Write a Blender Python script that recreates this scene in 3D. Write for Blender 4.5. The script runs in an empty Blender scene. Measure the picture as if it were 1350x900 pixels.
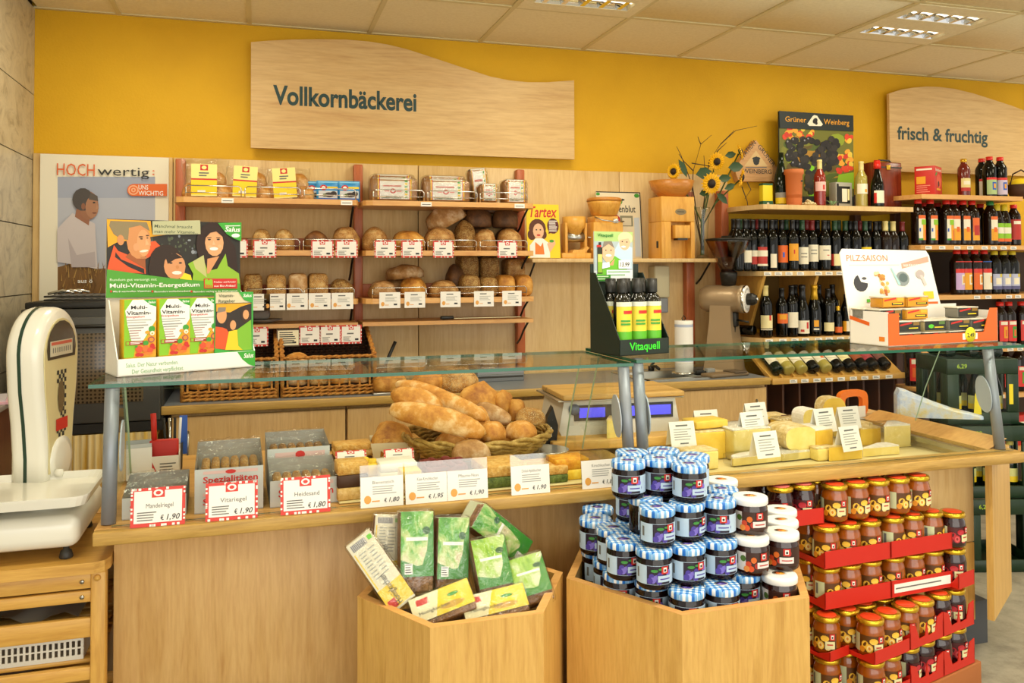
import bpy, bmesh, math, random
from mathutils import Matrix, Vector, noise
from math import sin, cos, pi, radians, sqrt

# ------------------------------------------------------------------ camera
SC = bpy.context.scene
COL = SC.collection
FPX, YAW, PITCH, ROLL, CYP, CZ = 1109.365, 0.294925, 0.0225492, -0.0041943, 329.114, 1.5
_c, _s = cos(YAW), sin(YAW)
FW = Vector((_s*cos(PITCH), _c*cos(PITCH), sin(PITCH)))
_r = Vector((_c, -_s, 0.0)); _u = _r.cross(FW)
RT = _r*cos(ROLL) + _u*sin(ROLL)
UP = _u*cos(ROLL) - _r*sin(ROLL)
cam_d = bpy.data.cameras.new('camera'); cam = bpy.data.objects.new('camera', cam_d); COL.objects.link(cam)
cam_d.sensor_width = 36.0; cam_d.lens = FPX/1350*36.0
cam_d.shift_y = -(450-CYP)/1350
cam_d.clip_start = 0.02
Mc = Matrix((RT, UP, -FW)).transposed().to_4x4(); Mc.translation = (0, 0, CZ)
cam.matrix_world = Mc
SC.camera = cam

# ------------------------------------------------------------------ light and exposure
SC.view_settings.view_transform = 'Standard'; SC.view_settings.look = 'None'
SC.view_settings.gamma = 1.0; SC.view_settings.use_curve_mapping = False
SC.view_settings.exposure = 0.0
W = bpy.data.worlds.new('World'); SC.world = W; W.use_nodes = True
W.node_tree.nodes['Background'].inputs[0].default_value = (1.0, 0.95, 0.84, 1)
W.node_tree.nodes['Background'].inputs[1].default_value = 1.05
LAMP_W = 11.5
LAMP_COL = (1.0, 0.92, 0.70)
H = 2.789          # ceiling height
D = 4.612          # back wall
TILE = 0.625; TX0 = -0.664; TY0 = D-0.674
FIX = [(3, 0), (6, 0), (0, 0), (9, 0), (0, 3), (3, 3), (6, 3), (9, 3), (3, 6), (6, 6)]   # ceiling fixtures (column, row)
def area(name, loc, sx, sy, w, col, rot=(0, 0, 0)):
    l = bpy.data.lights.new(name, 'AREA'); l.shape = 'RECTANGLE'; l.size = sx; l.size_y = sy; l.energy = w; l.color = col
    o = bpy.data.objects.new(name, l); COL.objects.link(o); o.location = loc; o.rotation_euler = rot
    return o
SPOTS = [(-.15, 1.75, 7), (.5, 1.75, 16), (1.15, 1.75, 22), (1.8, 1.75, 28), (2.45, 1.75, 28)]      # round downlights over the counter front
for x, y, w_ in SPOTS:
    l = bpy.data.lights.new('downlight_light', 'SPOT'); l.energy = w_; l.color = (1.0, .92, .78); l.spot_size = radians(105); l.spot_blend = .7; l.shadow_soft_size = .05
    o = bpy.data.objects.new('downlight_light', l); COL.objects.link(o); o.location = (x, y, H-.05); o.rotation_euler = (radians(16), 0, 0)
for i, j in FIX:
    area('ceiling_lamp_light', (TX0+(i+.5)*TILE, TY0-(j+.5)*TILE, H-0.035), .5, .5, LAMP_W, LAMP_COL)

area('front_fill_light', (1.2, -2.05, 1.35), 5.6, 2.1, 92.0, (1.0, .96, .88), (radians(90), 0, 0))   # added fill light behind the viewer, brightens the counter front
# ------------------------------------------------------------------ projection helpers (measure only)
def ray(x, y): return FW + RT*((x-675)/FPX) + UP*((CYP-y)/FPX)
def P(x, y, Y=None, z=None, X=None):
    d = ray(x, y)
    t = Y/d.y if Y is not None else ((z-CZ)/d.z if z is not None else X/d.x)
    return Vector((d.x*t, d.y*t, d.z*t+CZ))
def proj(p):
    v = Vector(p)-Vector((0, 0, CZ)); z = v.dot(FW)
    return 675+FPX*v.dot(RT)/z, CYP-FPX*v.dot(UP)/z
def XA(px, Y, z):
    py = 350.0
    for _ in range(4):
        X = P(px, py, Y=Y).x; py = proj((X, Y, z))[1]
    return X
def PPM(X, Y): return FPX/(X*_s+Y*_c)

# ------------------------------------------------------------------ materials
def lin(h):
    if isinstance(h, str):
        h = h.lstrip('#'); c = [int(h[i:i+2], 16)/255 for i in (0, 2, 4)]
    else: c = list(h)
    return [x/12.92 if x <= .04045 else ((x+.055)/1.055)**2.4 for x in c]+[1.0]
MATS = {}
def mat(h, rough=.55, metal=0.0, name=None, coat=0.0, alpha=None, spec=None):
    k = (h, rough, metal, coat)
    if k in MATS: return MATS[k]
    m = bpy.data.materials.new(name or 'plain_'+str(h).strip('#')); m.use_nodes = True
    b = m.node_tree.nodes['Principled BSDF']
    b.inputs['Base Color'].default_value = lin(h); b.inputs['Roughness'].default_value = rough
    b.inputs['Metallic'].default_value = metal
    if coat: b.inputs['Coat Weight'].default_value = coat
    if spec is not None: b.inputs['Specular IOR Level'].default_value = spec
    MATS[k] = m
    return m
def nmat(name, rough=.5):
    m = bpy.data.materials.new(name); m.use_nodes = True
    nt = m.node_tree; b = nt.nodes['Principled BSDF']; b.inputs['Roughness'].default_value = rough
    return m, nt, b
def N(nt, t, **kw):
    n = nt.nodes.new(t)
    for k, v in kw.items():
        if hasattr(n, k) and not k.startswith('i_'): setattr(n, k, v)
    return n
def coords(nt, scale=(1, 1, 1), rot=(0, 0, 0), kind='Object'):
    tc = nt.nodes.new('ShaderNodeTexCoord'); mp = nt.nodes.new('ShaderNodeMapping')
    mp.inputs['Scale'].default_value = scale; mp.inputs['Rotation'].default_value = rot
    nt.links.new(tc.outputs[kind], mp.inputs[0]); return mp.outputs[0]
def ramp(nt, src, stops):
    r = nt.nodes.new('ShaderNodeValToRGB'); e = r.color_ramp.elements
    while len(e) < len(stops): e.new(.5)
    for el, (p, c) in zip(e, stops): el.position = p; el.color = lin(c)
    nt.links.new(src, r.inputs[0]); return r.outputs[0]
def noise_tex(nt, vec, scale, detail=4, rough=.55, dist=0):
    n = nt.nodes.new('ShaderNodeTexNoise'); n.inputs['Scale'].default_value = scale; n.inputs['Detail'].default_value = detail
    n.inputs['Roughness'].default_value = rough; n.inputs['Distortion'].default_value = dist
    nt.links.new(vec, n.inputs['Vector']); return n.outputs['Fac']
def bump(nt, b, src, strength=.3, dist=.01):
    n = nt.nodes.new('ShaderNodeBump'); n.inputs['Strength'].default_value = strength; n.inputs['Distance'].default_value = dist
    nt.links.new(src, n.inputs['Height']); nt.links.new(n.outputs[0], b.inputs['Normal'])
def mixc(nt, fac, a, c, mode='MIX'):
    n = nt.nodes.new('ShaderNodeMix'); n.data_type = 'RGBA'; n.blend_type = mode
    for s_, v in ((0, fac), (6, a), (7, c)):
        if hasattr(v, 'is_linked') or hasattr(v, 'links'): nt.links.new(v, n.inputs[s_])
        elif isinstance(v, (int, float)): n.inputs[s_].default_value = v
        else: n.inputs[s_].default_value = lin(v)
    return n.outputs[2]
def wood(name, c1, c2, axis='Z', scale=1.0, rough=.42, c3=None, kind='Object'):
    m, nt, b = nmat(name, rough)
    s = {'Z': (9, 9, .8), 'X': (.8, 9, 9), 'Y': (9, .8, 9)}[axis]
    v = coords(nt, [x*scale for x in s], kind=kind)
    f = noise_tex(nt, v, 2.2, 6, .6, .7)
    col = ramp(nt, f, [(.28, c1), (.5, c2), (.72, c3 or c1)])
    f2 = noise_tex(nt, coords(nt, [x*scale*6 for x in s], kind=kind), 3.0, 3, .6)
    col2 = mixc(nt, .18, col, ramp(nt, f2, [(.3, '#6b4a22'), (.6, '#fff2d8')]), 'SOFT_LIGHT')
    nt.links.new(col2, b.inputs['Base Color']); return m
def crust(name, c1, c2, c3, seeds=None, bumps=.5, scale=28, rough=.62):
    m, nt, b = nmat(name, rough)
    v = coords(nt)
    f = noise_tex(nt, v, scale, 5, .65)
    col = ramp(nt, f, [(.3, c1), (.5, c2), (.68, c3)])
    h = f
    if seeds:
        vo = nt.nodes.new('ShaderNodeTexVoronoi'); vo.inputs['Scale'].default_value = seeds[0]
        nt.links.new(coords(nt, (1, 1, 1.6), (.4, .3, .2)), vo.inputs['Vector'])
        r = ramp(nt, vo.outputs['Distance'], [(.0, '#ffffff'), (seeds[1], '#ffffff'), (seeds[1]+.08, '#000000')])
        col = mixc(nt, r, col, seeds[2]); 
        ad = nt.nodes.new('ShaderNodeMath'); ad.operation = 'ADD'
        nt.links.new(r, ad.inputs[0]); nt.links.new(f, ad.inputs[1]); h = ad.outputs[0]
    nt.links.new(col, b.inputs['Base Color']); bump(nt, b, h, bumps, .012)
    return m
def film(name, tint=(1, 1, 1), gloss=.22, rough=.12, op=.06, crinkle=0):
    # clear wrapping film / glass sheet: see-through with a reflecting surface
    m = bpy.data.materials.new(name); m.use_nodes = True; nt = m.node_tree
    for n in list(nt.nodes): nt.nodes.remove(n)
    o = nt.nodes.new('ShaderNodeOutputMaterial'); t = nt.nodes.new('ShaderNodeBsdfTransparent'); g = nt.nodes.new('ShaderNodeBsdfGlossy')
    t.inputs[0].default_value = (*tint, 1); g.inputs['Roughness'].default_value = rough
    fr = nt.nodes.new('ShaderNodeLayerWeight'); fr.inputs[0].default_value = .5
    pw = nt.nodes.new('ShaderNodeMath'); pw.operation = 'POWER'; pw.inputs[1].default_value = 3.2; nt.links.new(fr.outputs['Facing'], pw.inputs[0])
    ml = nt.nodes.new('ShaderNodeMath'); ml.operation = 'MULTIPLY_ADD'; ml.inputs[1].default_value = gloss*2.2; ml.inputs[2].default_value = op; ml.use_clamp = True
    nt.links.new(pw.outputs[0], ml.inputs[0])
    mx = nt.nodes.new('ShaderNodeMixShader'); nt.links.new(ml.outputs[0], mx.inputs[0]); nt.links.new(t.outputs[0], mx.inputs[1]); nt.links.new(g.outputs[0], mx.inputs[2])
    nt.links.new(mx.outputs[0], o.inputs[0])
    if crinkle:
        nz = noise_tex(nt, coords(nt, (1, 1, 1), (.3, .5, .2)), 38, 3, .6, .8); bp_ = nt.nodes.new('ShaderNodeBump'); bp_.inputs['Strength'].default_value = crinkle; bp_.inputs['Distance'].default_value = .01
        nt.links.new(nz, bp_.inputs['Height']); nt.links.new(bp_.outputs[0], g.inputs['Normal'])
    return m
def emis(name, col, s):
    m = bpy.data.materials.new(name); m.use_nodes = True; b = m.node_tree.nodes['Principled BSDF']
    b.inputs['Base Color'].default_value = lin(col); b.inputs['Emission Color'].default_value = lin(col); b.inputs['Emission Strength'].default_value = s
    return m

SKINL = '#d79a6a'
WHITE = mat('#f2f0ea', .5); PAPER = mat('#efece2', .6); BLACK = mat('#15140f', .45); INK = mat('#2a2c2c', .6)
RED = mat('#c8281e', .5); ORANGE = mat('#e0661a', .5); YEL = mat('#f4d21c', .5); GRN = mat('#3f9a2f', .5); LIME = mat('#8cc21e', .5)
BLUE = mat('#2a5bb8', .45); CHROME = mat('#d8d8d4', .18, 1.0); STEEL = mat('#bdbdb8', .3, 1.0); ALU = mat('#8d939c', .42, .35)
DGREY = mat('#34332f', .5); GREY = mat('#8b8b88', .5); SKIN = mat('#d79a70', .6); SKIN2 = mat('#e6b48e', .6); HAIR = mat('#3a2418', .6); GREYHAIR = mat('#857a6c', .6)
WALLY = None
M_maple = wood('maple_laminate', '#c99e60', '#d8b074', 'Z', .8, c3='#c29658')
M_maplex = wood('maple_laminate_lengthwise', '#c3924f', '#d2a35f', 'X', .8, c3='#bb8845')
M_panel = wood('pale_maple_panel', '#d2ae76', '#ddbd86', 'Z', .6, .4, '#cda66c')
M_sign = wood('sign_maple', '#c09a62', '#d0ae76', 'X', .6, .5, '#c0975e')
M_deck = wood('deck_edge_beech', '#b08c44', '#c09a52', 'X', 1.2, .38, '#9c7a36')
M_bin = wood('bin_beech', '#c6984c', '#d6aa5e', 'Z', .9, .4, '#b88a40')
M_pine = wood('pine_board', '#c49240', '#d4a450', 'X', 1.0, .4, '#b48434')
M_pinez = wood('pine_post', '#c49240', '#d4a450', 'Z', 1.0, .4, '#b48434')
M_shelf = wood('beech_shelf', '#d39a55', '#dca763', 'X', 1.0, .4, '#c98d48')
M_red = wood('reddish_stained_wood', '#a6542c', '#b8643a', 'Z', 1.0, .4, '#9a4a26')
M_mill = wood('mill_beech', '#d89a3c', '#e3aa4c', 'Z', 1.4, .38, '#cd8d30')
M_bowl = wood('turned_wood', '#b9752c', '#c98438', 'X', 1.4, .35, '#a96824')
M_dark = wood('dark_brown_wood', '#4a2a16', '#5a3520', 'Z', 1.0, .45)
M_lam = None
m, nt, b = nmat('grey_laminate', .35); nt.links.new(ramp(nt, noise_tex(nt, coords(nt), 260, 2), [(.35, '#6d7176'), (.65, '#858a90')]), b.inputs['Base Color']); M_lam = m
m, nt, b = nmat('yellow_plaster', .7); f = noise_tex(nt, coords(nt), 2.2, 5); nt.links.new(ramp(nt, f, [(.3, '#d2a000'), (.7, '#deac08')]), b.inputs['Base Color']); bump(nt, b, noise_tex(nt, coords(nt), 85, 4, .6), .35, .006); M_wall = m
m, nt, b = nmat('ceiling_tile', .8); nt.links.new(ramp(nt, noise_tex(nt, coords(nt), 60, 3), [(.3, '#e6d9b0'), (.7, '#efe3bd')]), b.inputs['Base Color']); bump(nt, b, noise_tex(nt, coords(nt), 140, 2), .15, .003); M_ceil = m
m, nt, b = nmat('marble_tile', .35); f = noise_tex(nt, coords(nt, (1, 2.5, 3)), 2.6, 9, .68, 1.6); nt.links.new(ramp(nt, f, [(.32, '#8f8570'), (.45, '#b9ae94'), (.6, '#c9bea2'), (.72, '#9f9680')]), b.inputs['Base Color']); M_marble = m
m, nt, b = nmat('vinyl_floor', .5); f = noise_tex(nt, coords(nt), 9, 8, .7); nt.links.new(ramp(nt, f, [(.35, '#8a8474'), (.5, '#a39c8a'), (.66, '#b3ac99')]), b.inputs['Base Color']); M_floor = m
C_seed = crust('seeded_crust', '#7e4c1c', '#b07a38', '#d8b070', (230, .24, '#e0c48c'), .8, 22)
C_oat = crust('oat_crust', '#84541e', '#b88640', '#dcb878', (170, .27, '#e4cc98'), .9, 22)
C_gold = crust('golden_crust', '#8a4c12', '#c08430', '#e0ae58', None, .6, 14)
C_brown = crust('brown_crust', '#54300f', '#7a4a1c', '#9a6a34', None, .35, 18)
C_dark = crust('dark_crust', '#3c2410', '#5c3a1a', '#7a5028', None, .3, 18)
C_grain = crust('grain_crust', '#6a4418', '#94662a', '#c09a58', (130, .32, '#c8a868'), .8, 40)
C_bag = crust('baguette_crust', '#a25e18', '#cc8e38', '#ecca90', None, .35, 15)
C_rye = crust('floury_rye_crust', '#8a5a28', '#b0824a', '#d4b890', None, .5, 18)
C_crumb = crust('bread_crumb', '#6a4420', '#8a5c30', '#a87a48', (150, .25, '#5a3818'), .6, 60)
C_slice = crust('pale_crumb', '#845428', '#a4723c', '#bc8c54', (150, .22, '#6a4420'), .5, 60)
F_film = film('wrapping_film', (.97, .97, .96), .20, .10, .09, .8)
F_glass = film('clear_glass', (.96, .985, .97), .26, .0, .0)
M_gedge = nmat('glass_edge_green', .1)[0]; M_gedge.node_tree.nodes['Principled BSDF'].inputs['Base Color'].default_value = lin('#0f5a40')
# gingham lid
m, nt, b = nmat('gingham_lid', .35)
sp = nt.nodes.new('ShaderNodeSeparateXYZ'); nt.links.new(coords(nt, (1, 1, 1)), sp.inputs[0])
def stripe(o):
    a = nt.nodes.new('ShaderNodeMath'); a.operation = 'MULTIPLY'; a.inputs[1].default_value = 2*pi/.0150; nt.links.new(o, a.inputs[0])
    s_ = nt.nodes.new('ShaderNodeMath'); s_.operation = 'SINE'; nt.links.new(a.outputs[0], s_.inputs[0])
    g = nt.nodes.new('ShaderNodeMath'); g.operation = 'GREATER_THAN'; g.inputs[1].default_value = 0.0; nt.links.new(s_.outputs[0], g.inputs[0]); return g.outputs[0]
ad = nt.nodes.new('ShaderNodeMath'); ad.operation = 'ADD'; nt.links.new(stripe(sp.outputs[0]), ad.inputs[0]); nt.links.new(stripe(sp.outputs[1]), ad.inputs[1])
h_ = nt.nodes.new('ShaderNodeMath'); h_.operation = 'MULTIPLY'; h_.inputs[1].default_value = .5; nt.links.new(ad.outputs[0], h_.inputs[0])
nt.links.new(ramp(nt, h_.outputs[0], [(0, '#f2f6fa'), (.5, '#7db6ea'), (1, '#1a6fcc')]), b.inputs['Base Color']); M_ging = m

# ------------------------------------------------------------------ mesh builder
TXT = {}
def text_mesh(s, bold=0.0, res=3):
    k = (s, bold, res)
    if k not in TXT:
        cu = bpy.data.curves.new('t', 'FONT'); cu.body = s; cu.size = 1.0; cu.offset = bold; cu.resolution_u = res; cu.fill_mode = 'FRONT'
        o = bpy.data.objects.new('t', cu); COL.objects.link(o)
        dg = bpy.context.evaluated_depsgraph_get()
        me = bpy.data.meshes.new_from_object(o.evaluated_get(dg))
        vs = [tuple(v.co) for v in me.vertices]; fs = [tuple(p.vertices) for p in me.polygons]
        w = (min(v[0] for v in vs), max(v[0] for v in vs)) if vs else (0, 0)
        TXT[k] = (vs, fs, w)
        bpy.data.objects.remove(o); bpy.data.curves.remove(cu); bpy.data.meshes.remove(me)
    return TXT[k]
def _T(M, v): return (M @ Vector(v)) if M is not None else Vector(v)
def LOC(x, y, z, rz=0, rx=0, ry=0, s=1):
    return Matrix.Translation((x, y, z)) @ Matrix.Rotation(rz, 4, 'Z') @ Matrix.Rotation(ry, 4, 'Y') @ Matrix.Rotation(rx, 4, 'X') @ Matrix.Scale(s, 4)
_RB = {}
def rbox_data(sx, sy, sz, r, seg):
    k = (round(sx, 4), round(sy, 4), round(sz, 4), round(r, 4), seg)
    if k not in _RB:
        bm = bmesh.new(); bmesh.ops.create_cube(bm, size=1); bmesh.ops.scale(bm, vec=(sx, sy, sz), verts=bm.verts)
        bmesh.ops.bevel(bm, geom=list(bm.edges), offset=min(r, .49*min(sx, sy, sz)), segments=seg, affect='EDGES', profile=.5)
        bm.verts.index_update()
        _RB[k] = ([tuple(v.co) for v in bm.verts], [tuple(v.index for v in f.verts) for f in bm.faces]); bm.free()
    return _RB[k]
class MB:
    def __init__(s): s.v = []; s.f = []; s.m = []; s.sm = []; s.mats = []
    def mi(s, m):
        if m not in s.mats: s.mats.append(m)
        return s.mats.index(m)
    def add(s, vs, fs, m, smooth=False, M=None):
        o = len(s.v); i = s.mi(m)
        s.v += [_T(M, v) for v in vs]
        for f in fs: s.f.append(tuple(o+k for k in f)); s.m.append(i); s.sm.append(smooth)
        return s
    def box(s, a, b_, m, M=None):
        x0, y0, z0 = a; x1, y1, z1 = b_
        return s.add([(x0, y0, z0), (x1, y0, z0), (x1, y1, z0), (x0, y1, z0), (x0, y0, z1), (x1, y0, z1), (x1, y1, z1), (x0, y1, z1)],
              [(0, 3, 2, 1), (4, 5, 6, 7), (0, 1, 5, 4), (1, 2, 6, 5), (2, 3, 7, 6), (3, 0, 4, 7)], m, False, M)
    def rbox(s, a, b_, m, r=.004, seg=2, M=None, smooth=True):
        sz = [b_[i]-a[i] for i in range(3)]; c = [(b_[i]+a[i])/2 for i in range(3)]
        vs, fs = rbox_data(*sz, r, seg)
        return s.add([(v[0]+c[0], v[1]+c[1], v[2]+c[2]) for v in vs], fs, m, smooth, M)
    def lathe(s, prof, m, seg=16, M=None, smooth=True, sc=(1, 1)):
        vs = []; n = len(prof)
        for r, z in prof:
            for k in range(seg):
                a = 2*pi*k/seg; vs.append((r*cos(a)*sc[0], r*sin(a)*sc[1], z))
        for i in range(n-1):
            mm = m[i] if isinstance(m, (list, tuple)) else m
            s_f = [(i*seg+k, i*seg+(k+1) % seg, (i+1)*seg+(k+1) % seg, (i+1)*seg+k) for k in range(seg)]
            o = len(s.v)
            if i == 0: base = len(s.v); s.v += [_T(M, v) for v in vs]
            ix = s.mi(mm)
            for f in s_f: s.f.append(tuple(base+q for q in f)); s.m.append(ix); s.sm.append(smooth)
        for i, rev in ((0, True), (n-1, False)):
            if prof[i][0] > 1e-5:
                f = [base+i*seg+k for k in range(seg)]
                if rev: f.reverse()
                mm = (m[0] if rev else m[-1]) if isinstance(m, (list, tuple)) else m
                s.f.append(tuple(f)); s.m.append(s.mi(mm)); s.sm.append(False)
        return s
    def patch(s, r, a0, a1, z0, z1, m, n=6, M=None, r1=None):
        # curved label; angle 0 faces -Y, positive towards +X
        vs = []; r1 = r if r1 is None else r1
        for k in range(n+1):
            a = a0+(a1-a0)*k/n
            vs += [(r*sin(a), -r*cos(a), z0), (r1*sin(a), -r1*cos(a), z1)]
        return s.add(vs, [(2*k, 2*k+2, 2*k+3, 2*k+1) for k in range(n)], m, True, M)
    def tube(s, pts, r, m, seg=6, closed=False, M=None):
        pts = [Vector(p) for p in pts]; n = len(pts); vs = []; rr = r if isinstance(r, (list, tuple)) else [r]*n
        for i, p in enumerate(pts):
            a = pts[(i-1) % n] if (closed or i > 0) else p; b_ = pts[(i+1) % n] if (closed or i < n-1) else p
            t = (b_-a).normalized(); up = Vector((0, 0, 1)) if abs(t.z) < .9 else Vector((1, 0, 0))
            x = t.cross(up).normalized(); y = x.cross(t)
            for k in range(seg):
                an = 2*pi*k/seg; vs.append(p+x*(rr[i]*cos(an))+y*(rr[i]*sin(an)))
        fs = []
        for i in range(n if closed else n-1):
            j = (i+1) % n
            fs += [(i*seg+k, i*seg+(k+1) % seg, j*seg+(k+1) % seg, j*seg+k) for k in range(seg)]
        if not closed: fs += [tuple(range(seg))[::-1], tuple((n-1)*seg+k for k in range(seg))]
        return s.add(vs, fs, m, True, M)
    def prism(s, pts, y0, y1, m, M=None, side=None, smooth=False):
        n = len(pts)   # outline in X,Z extruded along Y
        s.add([(x, y0, z) for x, z in pts], [tuple(range(n))], m, False, M)
        s.add([(x, y1, z) for x, z in pts], [tuple(range(n))[::-1]], m, False, M)
        s.add([(x, y0, z) for x, z in pts]+[(x, y1, z) for x, z in pts], [(k, n+k, n+(k+1) % n, (k+1) % n) for k in range(n)], side or m, smooth, M)
        return s
    def slab(s, pts, z0, z1, m, M=None, side=None, smooth=False):
        n = len(pts)   # outline in X,Y extruded along Z
        s.add([(x, y, z1) for x, y in pts], [tuple(range(n))], m, False, M)
        s.add([(x, y, z0) for x, y in pts], [tuple(range(n))[::-1]], m, False, M)
        s.add([(x, y, z0) for x, y in pts]+[(x, y, z1) for x, y in pts], [(k, (k+1) % n, n+(k+1) % n, n+k) for k in range(n)], side or m, smooth, M)
        return s
    def flat(s, pts, y, m, M=None): return s.add([(x, y, z) for x, z in pts], [tuple(range(len(pts)))], m, False, M)
    def disc(s, cx, cz, rx, rz, y, m, n=14, M=None, rot=0):
        return s.flat([(cx+rx*cos(2*pi*k/n)*cos(rot)-rz*sin(2*pi*k/n)*sin(rot), cz+rx*cos(2*pi*k/n)*sin(rot)+rz*sin(2*pi*k/n)*cos(rot)) for k in range(n)], y, m, M)
    def text(s, st, x, z, size, y, m, align='L', M=None, bold=0.0, sx=1.0, res=2, shear=0.0):
        vs, fs, w = text_mesh(st, bold, res)
        W_ = (w[1]-w[0])*size*sx; ox = x-w[0]*size*sx - {'L': 0, 'C': W_/2, 'R': W_}[align]
        return s.add([(ox+(v[0]+shear*v[1])*size*sx, y, z+v[1]*size) for v in vs], fs, m, False, M)
    def sphere(s, c, r, m, seg=10, rings=6, M=None):
        r = r if isinstance(r, (list, tuple)) else (r, r, r); vs = [(c[0], c[1], c[2]-r[2])]
        for i in range(1, rings):
            t = pi*i/rings-pi/2
            for k in range(seg):
                a = 2*pi*k/seg; vs.append((c[0]+r[0]*cos(t)*cos(a), c[1]+r[1]*cos(t)*sin(a), c[2]+r[2]*sin(t)))
        vs.append((c[0], c[1], c[2]+r[2])); fs = [(0, 1+(k+1) % seg, 1+k) for k in range(seg)]
        for i in range(rings-2):
            fs += [(1+i*seg+k, 1+i*seg+(k+1) % seg, 1+(i+1)*seg+(k+1) % seg, 1+(i+1)*seg+k) for k in range(seg)]
        e = len(vs)-1; o = 1+(rings-2)*seg
        fs += [(o+k, o+(k+1) % seg, e) for k in range(seg)]
        return s.add(vs, fs, m, True, M)
    def mesh(s, name):
        me = bpy.data.meshes.new(name); me.from_pydata([tuple(v) for v in s.v], [], s.f)
        for mm in s.mats: me.materials.append(mm)
        me.polygons.foreach_set('material_index', s.m); me.polygons.foreach_set('use_smooth', s.sm); me.update()
        return me
    def build(s, name, parent=None, loc=(0, 0, 0), rz=0, rx=0, ry=0):
        return ob(name, s.mesh(name), parent, loc, rz, rx, ry)
def ob(name, me, parent=None, loc=(0, 0, 0), rz=0, rx=0, ry=0):
    o = bpy.data.objects.new(name, me); COL.objects.link(o); o.parent = parent; o.location = loc
    o.rotation_mode = 'XYZ'; o.rotation_euler = (rx, ry, rz); return o
def tag(o, label, cat, group=None, kind=None):
    if label: o['label'] = label
    if cat: o['category'] = cat
    if group: o['group'] = group
    if kind: o['kind'] = kind
    return o
def thing(name, label, cat, loc=(0, 0, 0), rz=0, group=None):
    o = bpy.data.objects.new(name, None); COL.objects.link(o); o.location = loc; o.rotation_euler = (0, 0, rz); o.empty_display_size = .05
    return tag(o, label, cat, group)
def struct(o): o['kind'] = 'structure'; return o
def copy_tree(o, parent=None):
    c = o.copy(); COL.objects.link(c); c.parent = parent
    for ch in list(o.children): copy_tree(ch, c)
    return c
ORD = ['leftmost', 'second', 'third', 'fourth', 'fifth', 'sixth', 'seventh', 'eighth', 'ninth', 'tenth', 'eleventh', 'twelfth', 'thirteenth', 'fourteenth', 'fifteenth', 'sixteenth', 'seventeenth', 'eighteenth', 'nineteenth', 'twentieth', 'twenty-first', 'twenty-second', 'twenty-third', 'twenty-fourth']
def nth(i): return 'leftmost' if i == 0 else ORD[i]+' from left'
def loaf_mesh(name, sx, sy, sz, m, seed=0, sq=2.4, wob=.05, flat_=.35, sqz=2.2, slash=0, tip=None, nu=24, nv=12):
    # superellipsoid bread: sx, sy, sz full sizes, base at z=0
    b_ = MB(); vs = []; rnd = random.Random(seed); off = Vector((rnd.random()*50, rnd.random()*50, 0))
    def pw(x, e): return math.copysign(abs(x)**e, x)
    for i in range(nv+1):
        t = -pi/2+pi*i/nv
        for k in range(nu):
            a = 2*pi*k/nu
            x = pw(cos(t), 2/sqz)*pw(cos(a), 2/sq); y = pw(cos(t), 2/sqz)*pw(sin(a), 2/sq); z = pw(sin(t), 2/sqz)
            d = noise.noise(Vector((x*1.7, y*1.7, z*1.7))+off)*wob*2+noise.noise(Vector((x*4, y*4, z*4))+off)*wob*.7
            x *= 1+d; y *= 1+d; z *= 1+d
            if slash and z > 0:
                g = abs(((x*slash*.5+.25*y) % 1.0)-.5)*2; z -= max(0, .35-g)*.28
            if z < -flat_: z = -flat_ + (z+flat_)*.06
            vs.append((x*sx/2, y*sy/2, (z+flat_)/(1+flat_)*sz))
    zmin = min(v[2] for v in vs); vs = [(v[0], v[1], v[2]-zmin) for v in vs]
    fs = []
    for i in range(nv):
        for k in range(nu):
            fs.append((i*nu+k, i*nu+(k+1) % nu, (i+1)*nu+(k+1) % nu, (i+1)*nu+k))
    b_.add(vs, fs, m, True); return b_.mesh(name)
def bread(name, label, cat, loc, size, m, rz=0, seed=0, group=None, rx=0, ry=0, **kw):
    o = ob(name, loaf_mesh(name, *size, m, seed, **kw), None, loc, rz, rx, ry); return tag(o, label, cat, group)
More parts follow.
